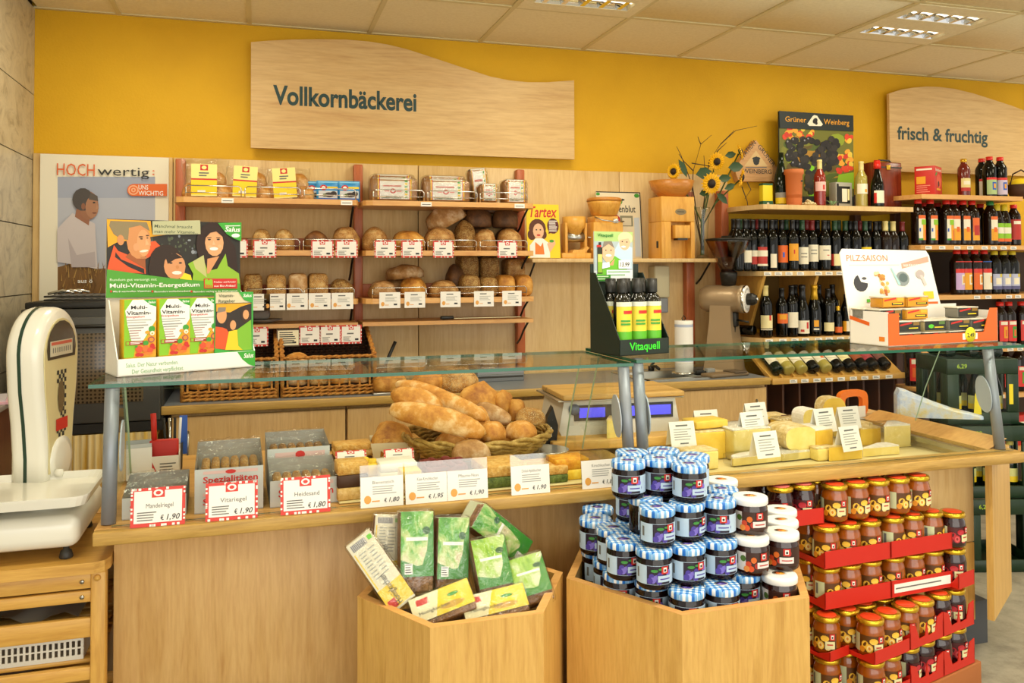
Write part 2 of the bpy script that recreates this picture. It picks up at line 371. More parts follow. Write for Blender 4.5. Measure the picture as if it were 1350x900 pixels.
class Pr(object):
    """flat print on a panel in local X (right), Z (up), facing -Y; each new shape lies a hair in front of the last"""
    def __init__(s, mb, f, y=0.0, M=None, dy=.00015): s.b = mb; s.f = f; s.y = y; s.M = M; s.dy = dy
    def nx(s): s.y -= s.dy; return s.y
    def poly(s, pts, m): s.b.flat([s.f(*p) for p in pts], s.nx(), m, s.M)
    def rect(s, x0, y0, x1, y1, m): s.poly([(x0, y1), (x1, y1), (x1, y0), (x0, y0)], m)
    def el(s, cx, cy, rx, ry, m, n=14, rot=0, a0=0, a1=2*pi):
        pts = [(cx+rx*cos(a)*cos(rot)-ry*sin(a)*sin(rot), cy+rx*cos(a)*sin(rot)+ry*sin(a)*cos(rot)) for a in [a0+(a1-a0)*k/n for k in range(n)]]
        q = [s.f(*p) for p in pts]; ar = sum(q[i][0]*q[(i+1) % n][1]-q[(i+1) % n][0]*q[i][1] for i in range(n))
        if ar < 0: q.reverse()
        s.b.flat(q, s.nx(), m, s.M)
    def txt(s, st, x, y, h, m, w=None, bold=0.0, align='L', shear=0.0, res=2, same=False):
        # baseline at (x, y) picture units, cap height h; w = total width in picture units
        q = s.f(x, y); q2 = s.f(x, y-h); size = abs(q2[1]-q[1])/.72; sx = 1.0
        if w:
            vs, fs, ww = text_mesh(st, bold, res); tw = abs(s.f(x+w, y)[0]-q[0]); sx = tw/max(1e-6, (ww[1]-ww[0])*size)
        yy = s.y if same else s.nx()
        s.b.text(st, q[0], q[1], size, yy, m, align, s.M, bold, sx, res, shear)
    def lines(s, x0, x1, y0, n, dy, m, h=None, seed=1):
        r = random.Random(seed); h = h or dy*.45; yy = s.nx()
        for i in range(n):
            e = x1-(x1-x0)*r.random()*.3
            p = [s.f(x0, y0+i*dy+h), s.f(e, y0+i*dy+h), s.f(e, y0+i*dy), s.f(x0, y0+i*dy)]
            s.b.flat(p, yy, m, s.M)
# ================================================================== ROOM
def simple(name, a, b_, m, kind=True, r=0):
    o = (MB().rbox(a, b_, m, r) if r else MB().box(a, b_, m)).build(name)
    return struct(o) if kind else o
XL = -1.045
simple('floor', (-2.0, -2.2, -.05), (6.6, D+.1, 0), M_floor)
simple('wall_back', (XL-.1, D, 0), (6.6, D+.1, H+.1), M_wall)
wf = struct(MB().box((-1.75, -2.14, .25), (4.15, -2.08, .3), ALU).box((-1.75, -2.14, 2.4), (4.15, -2.08, 2.45), ALU).box((-1.75, -2.14, .3), (-1.7, -2.08, 2.4), ALU).box((4.1, -2.14, .3), (4.15, -2.08, 2.4), ALU).build('added_window_frame'))  # unseen window, added to go with the fill light behind the viewer
MB().box((-1.7, -2.115, .3), (4.1, -2.109, 2.4), F_glass).build('added_window_pane', wf)
# left wall with marble slabs
wl = simple('wall_left', (XL-.15, 1.6, 0), (XL-.012, D, H+.1), mat('#4a4438', .8))
zt = [H, 2.36, 2.04, 1.714, 1.388, 1.06, .735, .41, .085, 0]
for i in range(len(zt)-1):
    z1, z0 = zt[i], zt[i+1]
    for y0, y1 in ((4.555, D-.001), (3.62, 4.552), (2.66, 3.617), (1.7, 2.657)):
        me = MB().box((XL-.012, y0, z0+.0025), (XL, y1-.0005, z1-.0025), M_marble).mesh('marble_slab'); ob('marble_slab', me, wl)
# ceiling: slab, grid of bars, tiles, lamps
ce = simple('ceiling', (XL-.15, -2.0, H+.03), (6.6, D+.1, H+.1), mat('#cfc4a0', .8))
M_bar = mat('#d6c898', .6)
fixset = set(FIX)
tile_me = MB().rbox((.012, -TILE+.012, -.004), (TILE-.012, -.012, .022), M_ceil, .003, 1).mesh('ceiling_tile')
for i in range(-1, 12):
    for j in range(-1, 9):
        x = TX0+i*TILE; y = TY0-j*TILE
        if (i, j) in fixset: continue
        if j == -1:
            me = MB().box((.012, -TILE+.012, -.004), (TILE-.012, .03, .022), M_ceil).mesh('ceiling_tile') if i == -1 else edge_me
            edge_me = me
            if i == -1: ob('ceiling_tile', MB().box((.26, -TILE+.012, -.004), (TILE-.012, .03, .022), M_ceil).mesh('ceiling_tile'), ce, (x, y+.0, H+.006)); continue
            ob('ceiling_tile', me, ce, (x, y, H+.006)); continue
        if i == -1:
            ob('ceiling_tile', MB().box((.26, -TILE+.012, -.004), (TILE-.012, -.012, .022), M_ceil).mesh('ceiling_tile'), ce, (x, y, H+.006)); continue
        ob('ceiling_tile', tile_me, ce, (x, y, H+.006))
barx = MB().box((XL, -.012, 0), (6.6, .012, .008), M_bar).mesh('ceiling_bar')
bary = MB().box((-.012, -2.0, 0), (.012, D, .0075), M_bar).mesh('ceiling_bar')
for j in range(-1, 10): ob('ceiling_bar', barx, ce, (0, TY0-j*TILE if j >= 0 else D-.014, H-.003))
for i in range(0, 12): ob('ceiling_bar', bary, ce, (TX0+i*TILE, 0, H-.0032))
# louvre lamps
M_mirror = mat('#e4e6ea', .08, 1.0); M_tube = emis('lamp_tube', '#fff4dc', 2.2)
def lamp(i, j, label):
    t = thing('ceiling_lamp', label, 'ceiling lamp', (TX0+(i+.5)*TILE, TY0-(j+.5)*TILE, H), 0, 'louvred ceiling lamps')
    h = TILE/2-.012; fr = MB()
    fy = [(-h, -.20), (-.075, .075), (.20, h)]
    for a, c in fy: fr.box((-h, a, -.006), (h, c, .02), M_ceil)
    for a, c in ((-.20, -.075), (.075, .20)):
        fr.box((-h, a, -.006), (-.245, c, .02), M_ceil); fr.box((.245, a, -.006), (h, c, .02), M_ceil)
    fr.build('lamp_panel', t)
    for a, c in ((-.20, -.075), (.075, .20)):
        rf = MB(); yc = (a+c)/2; prof = [(a, -.004), (a+.012, .02), (a+.03, .032), (c-.03, .032), (c-.012, .02), (c, -.004)]
        rf.add([(x, y, z) for x in (-.245, .245) for y, z in prof], [(k, k+1, 7+k, 6+k) for k in range(5)], M_mirror, True)
        r_ = rf.build('reflector', t)
        for k in range(5):
            x = -.245+.098*(k+.5)
            MB().prism([(-.006, .03), (.006, .03), (.012, -.004), (-.012, -.004)], a+.002, c-.002, M_mirror).build('louvre_blade', r_, (x, 0, 0))
        MB().tube([(-.24, yc, .018), (.24, yc, .018)], .008, M_tube, 8).build('lamp_tube', t)
    return t
lab = {(3, 0): 'louvred lamp in the ceiling cut off by the top edge above the curved sign', (6, 0): 'louvred lamp with two mirrored slots in the ceiling at upper right'}
hid = ['over the far left of the counter', 'over the juice shelf', 'over the tea trolley', 'over the shop floor before the bread counter', 'over the jar stacks', 'over the right aisle', 'behind the viewer', 'behind the viewer on the right']
n_ = 0
for ij in FIX:
    if ij in lab: lamp(*ij, lab[ij])
    else: lamp(*ij, 'louvred ceiling lamp out of view '+hid[n_]); n_ += 1
for k, (x, y, w_) in enumerate(SPOTS):
    t = thing('downlight', 'round recessed downlight out of view above the counter front, '+nth(k), 'lamp', (x, y, H), 0, 'round downlights')
    MB().lathe([(.085, -.004), (.085, -.012), (.062, -.014), (.058, .0), (.058, -.004)], M_ceil, 24).build('bezel', t); MB().lathe([(0, -.0065), (.056, -.006), (.056, -.0055), (0, -.0055)], emis('downlight_glow', '#fff0d4', 9.0) if k == 0 else bpy.data.materials['downlight_glow'], 24).build('lens', t)
# pale wood wall panelling
pn = struct(MB().box((XL+.001, D-.006, .05), (2.79, D-.0005, 2.05), mat('#7a5c30', .7)).build('wall_panelling'))
for x0, x1 in ((XL+.002, -.409), (-.405, .852), (.857, 2.06), (2.064, 2.79)):
    MB().rbox((x0, D-.024, .05), (x1, D-.006, 2.073), M_panel, .002, 1).build('panel', pn)

# ------------------------------------------------------------------ signs on the wall
def curve_sign(name, label, x0, x1, zb, pts, Y, cat='sign'):
    t = thing(name, label, cat, (0, 0, 0))
    ol = [(x0, zb), (x1, zb)]+pts[::-1]
    bm = MB().prism(ol, Y-.022, Y, M_sign); bm.build('board', t)
    MB().box((x0+.1, Y, zb+.1), (x1-.1, D-.0005, zb+.2), M_maple).build('batten', t)
    return t
Ys = D-.05
sp_ = [(331, 57), (355, 55), (385, 53.5), (420, 53), (455, 53.5), (485, 56), (510, 60), (535, 66), (560, 74), (590, 84), (620, 94), (645, 102), (670, 107), (695, 109.5), (720, 109.5), (755, 107)]
pts = [(P(x, y, Y=Ys).x, P(x, y, Y=Ys).z) for x, y in sp_]
q0 = P(331, 196, Y=Ys); q1 = P(755, 210, Y=Ys)
sg = curve_sign('wall_sign', 'large curved-top maple board reading Vollkornbäckerei on the yellow wall', pts[0][0], pts[-1][0], (q0.z+q1.z)/2, pts, Ys)
M_let = mat('#163a38', .5)
def sign_text(par, s, pxa, pya, pxb, pyb, h, Y, bold, st=None):
    a = P(pxa, pya, Y=Y); c = P(pxb, pyb, Y=Y); mb = MB()
    vs, fs, w = text_mesh(s, bold, 5); size = h/.72; sx = (c.x-a.x)/((w[1]-w[0])*size)
    mb.text(s, a.x, (a.z+c.z)/2, size, Y-.0015, m_=None) if False else mb.text(s, a.x, (a.z+c.z)/2, size, Y-.0012, M_let, 'L', None, bold, sx, 5)
    mb.build('lettering', par)
sign_text(sg, 'Vollkornbäckerei', 360, 139, 549, 144, .100, Ys-.022, .028)
x0 = P(1169, 124, Y=Ys).x
s2 = [(1169, 124), (1185, 119), (1200, 116.5), (1218, 115), (1235, 115.5), (1255, 118), (1280, 124), (1305, 132), (1330, 140)]
pts = [(P(x, y, Y=Ys).x, P(x, y, Y=Ys).z) for x, y in s2]
xe = x0+1.8; pts += [(pts[-1][0]+(xe-pts[-1][0])*t, pts[-1][1]-.13*sin(t*pi/2)) for t in (.25, .5, .75, 1)]
sg2 = curve_sign('wall_sign', 'curved-top maple board reading frisch & fruchtig above the juice shelf', x0, xe, P(1169, 226, Y=Ys).z, pts, Ys)
sign_text(sg2, 'frisch & fruchtig', 1183, 184, 1302, 188, .086, Ys-.022, .022)

# ------------------------------------------------------------------ farmer poster on the panelling
pt = thing('poster', 'large framed poster headed HOCHwertig with a farmer in a white shirt', 'poster')
YP = D-.025
a = P(54, 203, Y=YP); c = P(223, 206, Y=YP); zb_ = P(60, 420, Y=YP).z
MB().box((a.x, YP-.014, zb_), (c.x, YP, a.z), mat('#e9e2cc', .5)).build('poster_board', pt)
fx = lambda x, y: (P(50+x/4.39, 195+y/4.39, Y=YP).x, P(50+x/4.39, 195+y/4.39, Y=YP).z)
pb = MB(); p = Pr(pb, fx, YP-.0142)
SKY = mat('#b3b6c2', .5); p.rect(118, 168, 680, 960, SKY)
p.rect(118, 168, 680, 290, mat('#9fa6ba', .5))
p.poly([(118, 960), (680, 960), (680, 720), (500, 690), (330, 700), (220, 660), (118, 690)], mat('#7a5526', .6))
for k in range(60):
    r = random.Random(k); x = 125+r.random()*330; y = 880-r.random()*190; l = 40+r.random()*70; dx = (r.random()-.5)*70
    p.poly([(x, y), (x+7, y), (x+dx+3, y-l)], mat(['#9a7030', '#b08a44', '#6a4a20', '#8a6028'][k % 4], .6))
p.poly([(118, 660), (118, 470), (205, 378), (300, 420), (335, 440), (350, 700), (250, 680)], mat('#c9bfc0', .6))
p.poly([(180, 520), (230, 620), (335, 600), (340, 690), (200, 690)], mat('#b4a9ac', .6))
p.poly([(220, 400), (230, 350), (310, 370), (300, 450)], mat('#96644a', .6))
p.el(300, 335, 56, 82, mat('#98684c', .6)); p.el(265, 300, 60, 66, mat('#4a4442', .6)); p.el(318, 345, 38, 62, mat('#a8785a', .6))
p.el(330, 318, 8, 5, BLACK, 7); p.poly([(346, 325), (358, 352), (340, 356)], mat('#b08264', .6)); p.el(332, 378, 14, 4, mat('#6a3a2c', .6), 7); p.el(268, 340, 12, 20, mat('#8a5a42', .6), 9); p.poly([(310, 260), (350, 280), (354, 310), (300, 300)], mat('#5a504a', .6))
p.txt('HOCH', 116, 160, 72, mat('#d9622a', .5), 218, 0.0); p.txt('wertig', 350, 160, 54, INK, 298); p.txt(':', 665, 160, 44, mat('#d9622a', .5), 14)
OR2 = mat('#e0661a', .5); p.poly([(555, 280), (750, 280), (750, 211), (555, 211)], OR2); p.el(557, 246, 36, 35, OR2)
for r_ in (30, 22, 14, 6): p.el(557, 246, r_, r_*.95, mat('#f0b088', .5) if r_ in (30, 14) else OR2)
p.txt('UNS', 586, 242, 26, WHITE, 56, .01); p.txt('WICHTIG', 586, 275, 26, WHITE, 142, .01); p.txt('aus ö', 236, 780, 24, WHITE, 86, .015)
pb.build('poster_print', pt)

# ------------------------------------------------------------------ back counter
YC = 4.02
def backtop():
    t = thing('worktop', 'long grey laminate worktop with wooden edge behind the serving counter', 'worktop')
    x0, x1 = -.40, 2.69
    MB().rbox((x0, YC-.018, .862), (x1, YC, .90), M_deck, .004).build('wood_edge', t)
    xs0, xs1 = 1.98, 2.42          # cut-out for the sink
    b_ = MB()
    b_.box((x0, YC, .862), (xs0, D-.026, .90), M_lam); b_.box((xs1, YC, .862), (x1, D-.026, .90), M_lam)
    b_.box((xs0, YC, .862), (xs1, YC+.09, .90), M_lam); b_.box((xs0, YC+.44, .862), (xs1, D-.026, .90), M_lam)
    b_.build('laminate_top', t)
backtop()
hb = MB().tube([(0, 0, -.08), (0, -.018, -.06), (0, -.026, 0), (0, -.018, .06), (0, 0, .08)], .0055, STEEL, 8).mesh('handle')
cabs = [(-.36, .405, -.29), (.41, 1.175, 1.10), (1.18, 1.945, 1.87), (1.95, 2.685, 2.62)]
for k, (x0, x1, hx) in enumerate(cabs):
    t = thing('base_cabinet', ['maple base cabinet at the left end under the grey worktop', 'maple base cabinet under the worktop beside the left end one', 'maple base cabinet under the worktop behind the digital scale', 'maple base cabinet under the sink at the right end of the worktop'][k], 'cabinet', (0, 0, 0), 0, 'base cabinets behind the counter')
    MB().box((x0, YC+.035, .08), (x1, D-.03, .74 if k == 3 else .858), M_maple).build('cabinet_body', t)
    if k == 3: MB().box((x0, YC+.035, .74), (x1, YC+.055, .858), M_maple).build('cabinet_rail', t)
    d = MB().rbox((x0+.003, YC+.012, .10), (x1-.003, YC+.034, .845), M_maple, .003).build('door', t)
    ob('handle', hb, d, (hx, YC+.012, .70))
# sink
t = thing('sink', 'stainless steel sink set into the grey worktop', 'sink')
b_ = MB(); x0, x1, y0, y1 = 1.985, 2.415, YC+.095, YC+.435
b_.box((x0-.03, y0-.03, .9), (x0+.02, y1+.03, .905), STEEL).box((x1-.02, y0-.03, .9), (x1+.03, y1+.03, .905), STEEL).box((x0, y0-.03, .9), (x1, y0+.02, .905), STEEL).box((x0, y1-.02, .9), (x1, y1+.03, .905), STEEL)
b_.build('rim', t)
b_ = MB(); b_.add([(x0+.02, y0+.02, .902), (x1-.02, y0+.02, .902), (x1-.02, y1-.02, .902), (x0+.02, y1-.02, .902), (x0+.05, y0+.05, .76), (x1-.05, y0+.05, .76), (x1-.05, y1-.05, .76), (x0+.05, y1-.05, .76)], [(0, 1, 5, 4), (1, 2, 6, 5), (2, 3, 7, 6), (3, 0, 4, 7), (4, 5, 6, 7)], STEEL, False).build('basin', t)
MB().tube([(2.2, y1+.01, .905), (2.2, y1+.01, .93)], .018, BLACK, 10).tube([(2.2, y1+.01, .928), (2.2, y1-.05, .935), (2.2, y1-.09, .925)], .009, BLACK, 8).tube([(2.2, y1+.01, .935), (2.23, y1+.03, .95)], .007, BLACK).build('tap', t)

# ------------------------------------------------------------------ dark cabinet, oven and its stand at the left
t = thing('cupboard', 'dark brown cupboard with papers on top at the left wall', 'cupboard')
MB().rbox((XL+.005, 3.55, 0), (-.925, 4.0, .97), M_dark, .004).build('body', t); MB().rbox((XL+.005, 3.54, .97), (-.915, 4.0, .99), mat('#8a8078', .5), .003).build('top', t)
tag(MB().box((-.07, -.12, 0), (.05, .12, .008), mat('#d8a8b8', .6)).box((-.06, -.1, .008), (.04, .1, .014), mat('#c8c0c8', .6)).build('papers', None, (-.98, 3.76, .99), .2), 'small pile of pinkish papers on the dark cupboard', 'papers')
t = thing('oven_stand', 'wooden stand with a yellow ruffled curtain under the black oven', 'stand')
MB().rbox((-.985, 3.99, .77), (-.415, 4.54, .79), M_pine, .004).build('stand_top', t)
for x in (-.98, -.445): 
    for y in (4.0, 4.5): MB().box((x, y, 0), (x+.03, y+.03, .77), M_pinez).build('leg', t)
m, nt, b = nmat('yellow_curtain', .8); nt.links.new(ramp(nt, noise_tex(nt, coords(nt, (30, 1, 1.2)), 2, 3), [(.35, '#d8b04a'), (.6, '#ead6a0')]), b.inputs['Base Color'])
n = 90; vs = []; fs = []
for k in range(n+1):
    x = -.945+.525*k/n; w = .008*sin(k*1.35)+.004*sin(k*.5)
    vs += [(x, 3.975+w*.3, .80), (x, 3.978+w*.8, .765), (x, 3.978+w*1.3, .62), (x, 3.978+w*1.6, .42)]
for k in range(n): fs += [(4*k+j, 4*k+j+1, 4*k+5+j, 4*k+4+j) for j in range(3)]
MB().add(vs, fs, m, True).build('curtain', t)
t = thing('oven', 'black baking oven with perforated window door on the wooden stand', 'oven')
MB().rbox((-.955, 4.02, .80), (-.392, 4.54, 1.335), DGREY, .006).build('housing', t)
m_ = mat('#2a2926', .35); d = MB().rbox((-.945, 3.99, .845), (-.402, 4.018, 1.30), mat('#4a4a48', .3), .006).build('door', t)
m, nt, b = nmat('perforated_window', .12); vo = nt.nodes.new('ShaderNodeTexVoronoi'); vo.inputs['Scale'].default_value = 62; vo.inputs['Randomness'].default_value = .15; nt.links.new(coords(nt), vo.inputs['Vector'])
nt.links.new(ramp(nt, vo.outputs['Distance'], [(.25, '#2a241c'), (.36, '#6a5a44')]), b.inputs['Base Color'])
MB().rbox((-.86, 3.986, .93), (-.47, 3.992, 1.23), m, .003).build('window', d)
MB().tube([(-.88, 3.99, 1.262), (-.88, 3.965, 1.262), (-.46, 3.965, 1.262), (-.46, 3.99, 1.262)], .008, BLACK, 8).build('handle', d)
MB().box((-.955, 4.0, .80), (-.392, 4.02, .84), BLACK).build('base_strip', t)
MB().rbox((-.94, 4.02, 1.336), (-.40, 4.5, 1.365), BLACK, .005).build('top_plate', t)
t = thing('wire_rack', 'stack of dark wire baking racks lying on the oven', 'rack')
for z in (1.373, 1.388):
    g = MB(); 
    g.tube([(-.87, 4.04, z), (-.45, 4.04, z), (-.45, 4.4, z), (-.87, 4.4, z)], .004, DGREY, 5, True)
    for k in range(14): x = -.86+.03*k; g.tube([(x, 4.04, z+.003), (x, 4.4, z+.003)], .002, GREY, 4)
    g.build('grid', t)
t = thing('oven_tongs', 'bunch of small steel utensils on the oven rack', 'utensils')
for k in range(3): MB().tube([(-.86+.012*k, 4.06+.05*k, 1.40), (-.80+.02*k, 4.05+.06*k, 1.415), (-.755+.02*k, 4.04+.06*k, 1.405)], .006, CHROME, 6).build('utensil', t)
# ================================================================== BREAD RACK
rk = thing('bread_rack', 'wall-mounted bread rack with reddish uprights and four rows of beech shelves', 'shelf')
UPX = [(-.392, -.345), (.497, .545), (1.408, 1.456)]
for x0, x1 in UPX: MB().rbox((x0, D-.075, .92), (x1, D-.025, 2.062), M_red, .006).build('upright', rk)
ZS = [1.848, 1.595, 1.352, 1.232]
SEG = [(-.375, .492), (.515, 1.425)]
YF = 4.25
def wire(xa, xb, Y, z):
    return MB().tube([(xa, Y, z), (xa, Y, z+.045), (xa+.012, Y-.004, z+.055), (xb-.012, Y-.004, z+.055), (xb, Y, z+.045), (xb, Y, z)], .0032, CHROME, 6).tube([(xa, Y, z+.022), (xb, Y, z+.022)], .0025, CHROME, 5)
rails = {0: [(245, 318), (323, 396), (401, 471), (492, 559), (564, 629), (633, 695)], 1: [(245, 318), (323, 395), (400, 471), (493, 560), (564, 628), (633, 695)], 2: [(245, 318), (323, 398), (401, 467), (491, 561), (562, 694)]}
for k, z in enumerate(ZS):
    for s_, (x0, x1) in enumerate(SEG):
        yf = YF if k < 3 else 4.30
        th = .026 if k < 3 else .02
        if k < 3:
            cr = .03
            ol = [(x0, D-.03), (x0, yf+cr*1.5), (x0+cr*.4, yf+cr*.4), (x0+cr*1.5, yf), (x1-cr*1.5, yf), (x1-cr*.4, yf+cr*.4), (x1, yf+cr*1.5), (x1, D-.03)]
            tilt = 0
        else: ol = [(x0, D-.03), (x0, yf), (x1, yf), (x1, D-.03)]
        s_o = MB().slab(ol, z-th, z, M_shelf).build('shelf_board', rk)
        for xa, xb in rails.get(k, []):
            A = XA(xa, YF+.02, z); B = XA(xb, YF+.02, z)
            if x0-.02 <= A and B <= x1+.03: wire(A, min(B, x1-.015), YF+.02, z).build('wire_rail', s_o)
        MB().tube([(x1-.02, D-.08, z-.15), (x1-.02, D-.14, z-.12), (x1-.02, D-.2, z-.07), (x1-.02, D-.28, z-th)], .006, BLACK, 6).build('bracket', s_o)
    if k in (1, 2): MB().rbox((SEG[0][0]+.04, D-.05, z), (SEG[1][1]-.03, D-.03, z+.07), M_red, .003).build('back_rail', rk)

# ------------------------------------------------------------------ price cards
M_cardred = mat('#d2392e', .5); M_cardw = mat('#f1eee6', .5); M_txt = mat('#6a6a66', .6); M_hand = mat('#26262a', .6); M_dot = mat('#e2a24a', .5)
CARDS = {}
def card_mesh(style, w, h, title=None, price=None, seed=0):
    k = (style, w, h, title, price)
    if k in CARDS: return CARDS[k]
    b_ = MB(); f = lambda x, y: (x*w-w/2, h-y*h); p = Pr(b_, f, -.0006)
    if style == 'red':
        b_.box((-w/2, -.0006, 0), (w/2, .0008, h), M_cardred)
        rr = random.Random(seed)
        for q in range(26):
            e = rr.random(); sd = q % 4; l = .05
            if sd == 0: p.rect(e*.93, 0.0, e*.93+l, .06, M_cardw)
            elif sd == 1: p.rect(e*.93, .94, e*.93+l, 1.0, M_cardw)
            elif sd == 2: p.rect(0, e*.9, .035, e*.9+l, M_cardw)
            else: p.rect(.965, e*.9, 1, e*.9+l, M_cardw)
            p.y = -.0006
        p.y = -.0009
        p.rect(.06, .08, .94, .9, M_cardw); p.rect(.38, .02, .62, .26, M_cardred); p.el(.5, .14, .09, .09, M_cardw, 10); p.el(.5, .14, .05, .05, M_cardred, 8)
        if title: p.txt(title, .28, .52, .12, M_txt, .5)
        else: p.lines(.3, .72, .42, 1, .1, M_txt, .07, seed)
        p.lines(.12, .5, .62, 4, .065, M_txt, .025, seed+1)
    elif style == 'white':
        b_.box((-w/2, -.0006, 0), (w/2, .0008, h), M_cardw)
        if title: p.txt(title, .28, .24, .11, M_txt, .5)
        else: p.lines(.3, .75, .14, 1, .1, M_txt, .07, seed)
        p.lines(.28, .86, .32, 4, .075, mat('#a8a8a2', .6), .03, seed+1)
        p.el(.16, .74, .085, .14, M_dot, 10); p.lines(.26, .45, .78, 1, .06, M_dot, .04)
    else:
        b_.box((-w/2, -.0006, 0), (w/2, .0008, h), mat('#5a4a34', .5)); p.rect(.05, .07, .95, .93, mat('#efe6c4', .5)); p.lines(.12, .88, .16, 6, .12, INK, .06, seed)
    if price:
        p.txt(price, .66, .85, .15, M_hand, .23, .006, shear=.25)
        if '€' not in price: p.txt('€', .55, .85, .13, M_hand, .06, .005)
    else: p.lines(.68, .9, .72, 1, .1, M_hand, .1, seed)
    CARDS[k] = b_.mesh('price_card'); return CARDS[k]
def cards(pxs, Y, z, w, h, style, what, group, rx=0.0):
    for i, px in enumerate(pxs):
        me = card_mesh(style, w, h, None, None)
        o = ob('price_card', me, None, (XA(px, Y, z), Y, z), 0, rx)
        tag(o, what+', '+nth(i), 'price card', group)
cards([311, 349, 425, 457, 508, 543, 584.5, 669], YF-.004, ZS[1]-.036, .108, .086, 'red', 'red-bordered price card on the second bread shelf', 'red cards on the second shelf')
cards([341, 363, 391, 421.5, 451.5, 514, 547, 594, 638, 675], YF-.004, ZS[2]-.048, .106, .08, 'white', 'white price card with orange dot on the third bread shelf', 'white cards on the third shelf')
cards([339, 408.5, 435.5, 463], 4.294, ZS[3]-.105, .104, .094, 'red', 'red-bordered price card below the lowest bread shelf', 'red cards below the lowest shelf')
cards([380], 4.294, ZS[3]-.11, .11, .085, 'cream', 'cream handwritten card with dark frame below the lowest bread shelf', 'cards below the lowest shelf')
tagm = MB().box((-.028, -.001, 0), (.028, 0, .022), M_cardw).flat([(-.022, .008), (.022, .008), (.022, .012), (-.022, .012)], -.0013, M_txt).mesh('price_tag')
for i, px in enumerate([300, 457, 562, 685]):
    tag(ob('price_tag', tagm, None, (XA(px, YF-.001, ZS[0]-.02), YF-.001, ZS[0]-.027)), 'small white price tag on the top bread shelf edge, '+nth(i), 'price tag', 'tags on the top shelf edge')

# ------------------------------------------------------------------ breads on shelves
def row(items, z, Y, fmt, cat='bread', group=None, name='bread_loaf'):
    # items: (px0, px1, top_py, material, dict)
    for i, (a, b_, top, m, kw) in enumerate(items):
        yy = kw.pop('Y', Y); zz = kw.pop('z', z); lab = kw.pop('lab'); dy = kw.pop('dy', None); rz = kw.pop('rz', 0); ry = kw.pop('ry', 0)
        X0 = XA(a, yy, zz+.05); X1 = XA(b_, yy, zz+.05); w = X1-X0; xc = (X0+X1)/2
        hgt = P((a+b_)/2, top, Y=yy).z-zz
        bread(name, lab+' '+fmt, cat, (xc, yy, zz), (w, dy or max(w*1.25, .16), hgt), m, rz, i*7+int(a), group, 0, ry, **kw)
g = 'loaves on the second bread shelf'
row([(331, 359, 303, C_oat, dict(lab='small round oat-topped loaf, leftmost')), (360, 389, 302.5, C_oat, dict(lab='small round oat-topped loaf, second from the left')), (400, 434, 305, C_brown, dict(lab='smooth reddish-brown loaf')), (437, 474, 299.5, C_seed, dict(lab='tall sesame loaf left of the middle upright')),
     (477, 511, 300, C_seed, dict(lab='tall sesame loaf right of the middle upright')), (516, 560, 304.5, C_gold, dict(lab='flat golden loaf with poppy seeds')), (560, 598, 300, C_seed, dict(lab='seeded loaf with cut face', sq=3.5)), (598, 627, 292, C_grain, dict(lab='grainy loaf standing on end', Y=4.42)), (624, 653, 303, C_seed, dict(lab='sesame loaf right of the grainy one')), (655, 686, 302, C_seed, dict(lab='sesame loaf at the right end'))],
    ZS[1], 4.37, 'on the second bread shelf', group=g)
for lab_, a, b_, y0, top, Y, m, ry in (('long brown floured loaf leaning against the dark loaves', 566, 618, 298, 274, 4.45, C_rye, -.5), ('glossy dark loaf left of two on the pile', 611, 648, 300, 279, 4.46, C_dark, 0), ('glossy dark loaf right of two on the pile', 649, 682, 300, 279, 4.46, C_dark, 0), ('long dark loaf on top of the pile', 622, 682, 281, 272, 4.53, C_dark, 0)):
    z0 = P(600, y0, Y=Y).z; X0 = XA(a, Y, z0); X1 = XA(b_, Y, z0)
    bread('bread_loaf', lab_+' under the top shelf', 'bread', ((X0+X1)/2, Y, z0), (X1-X0, .12, P(600, top, Y=Y).z-z0+.02), m, 0, int(a), 'dark loaves piled at the back', 0, ry)
# two more loaves carry the pile, hidden behind the front row
for i, px in enumerate((632, 668)): bread('bread_loaf', 'dark loaf under the pile behind the seeded loaves, '+('left' if i == 0 else 'right'), 'bread', (XA(px, 4.5, ZS[1]), 4.5, ZS[1]), (.14, .13, P(600, 301, Y=4.46).z-ZS[1]), C_dark, 0, i, 'dark loaves piled at the back', sqz=3)
g = 'loaves on the third bread shelf'
box = dict(sq=6, sqz=5, wob=.03, flat_=.9)
row([(300, 318, 361, C_oat, dict(lab='oat-topped tin loaf, leftmost', **box)), (321, 346, 361, C_grain, dict(lab='dark-sided oat tin loaf, second from the left', **box)), (351, 377, 361, C_oat, dict(lab='oat-topped tin loaf, third from the left', **box)), (380, 405, 360, C_rye, dict(lab='floury tin loaf, fourth from the left', **box)), (406, 432, 360, C_oat, dict(lab='oat-topped tin loaf, fifth from the left', **box)), (433, 466, 368, C_grain, dict(lab='flat round grainy loaf left of the middle upright')),
     (487, 523, 369.5, C_rye, dict(lab='floury flat loaf right of the middle upright', wob=.08)), (527, 561, 366, C_gold, dict(lab='cracked golden round loaf', wob=.08)), (565, 604, 370, C_seed, dict(lab='low seeded loaf in the middle')), (605, 631, 361.5, C_grain, dict(lab='seed-covered tin loaf, left in the lower stack row', **dict(box, sq=4, sqz=3))), (630, 654, 364, C_grain, dict(lab='seed-covered tin loaf, second in the lower stack row', **dict(box, sq=4, sqz=3))), (652, 676, 362, C_gold, dict(lab='golden tin loaf, third in the lower stack row', **dict(box, sq=4, sqz=3))), (677, 699, 362, C_gold, dict(lab='golden tin loaf, right end in the lower stack row', **dict(box, sq=4, sqz=3)))],
    ZS[2], 4.37, 'on the third bread shelf', group=g)
ztop = ZS[2]+.085
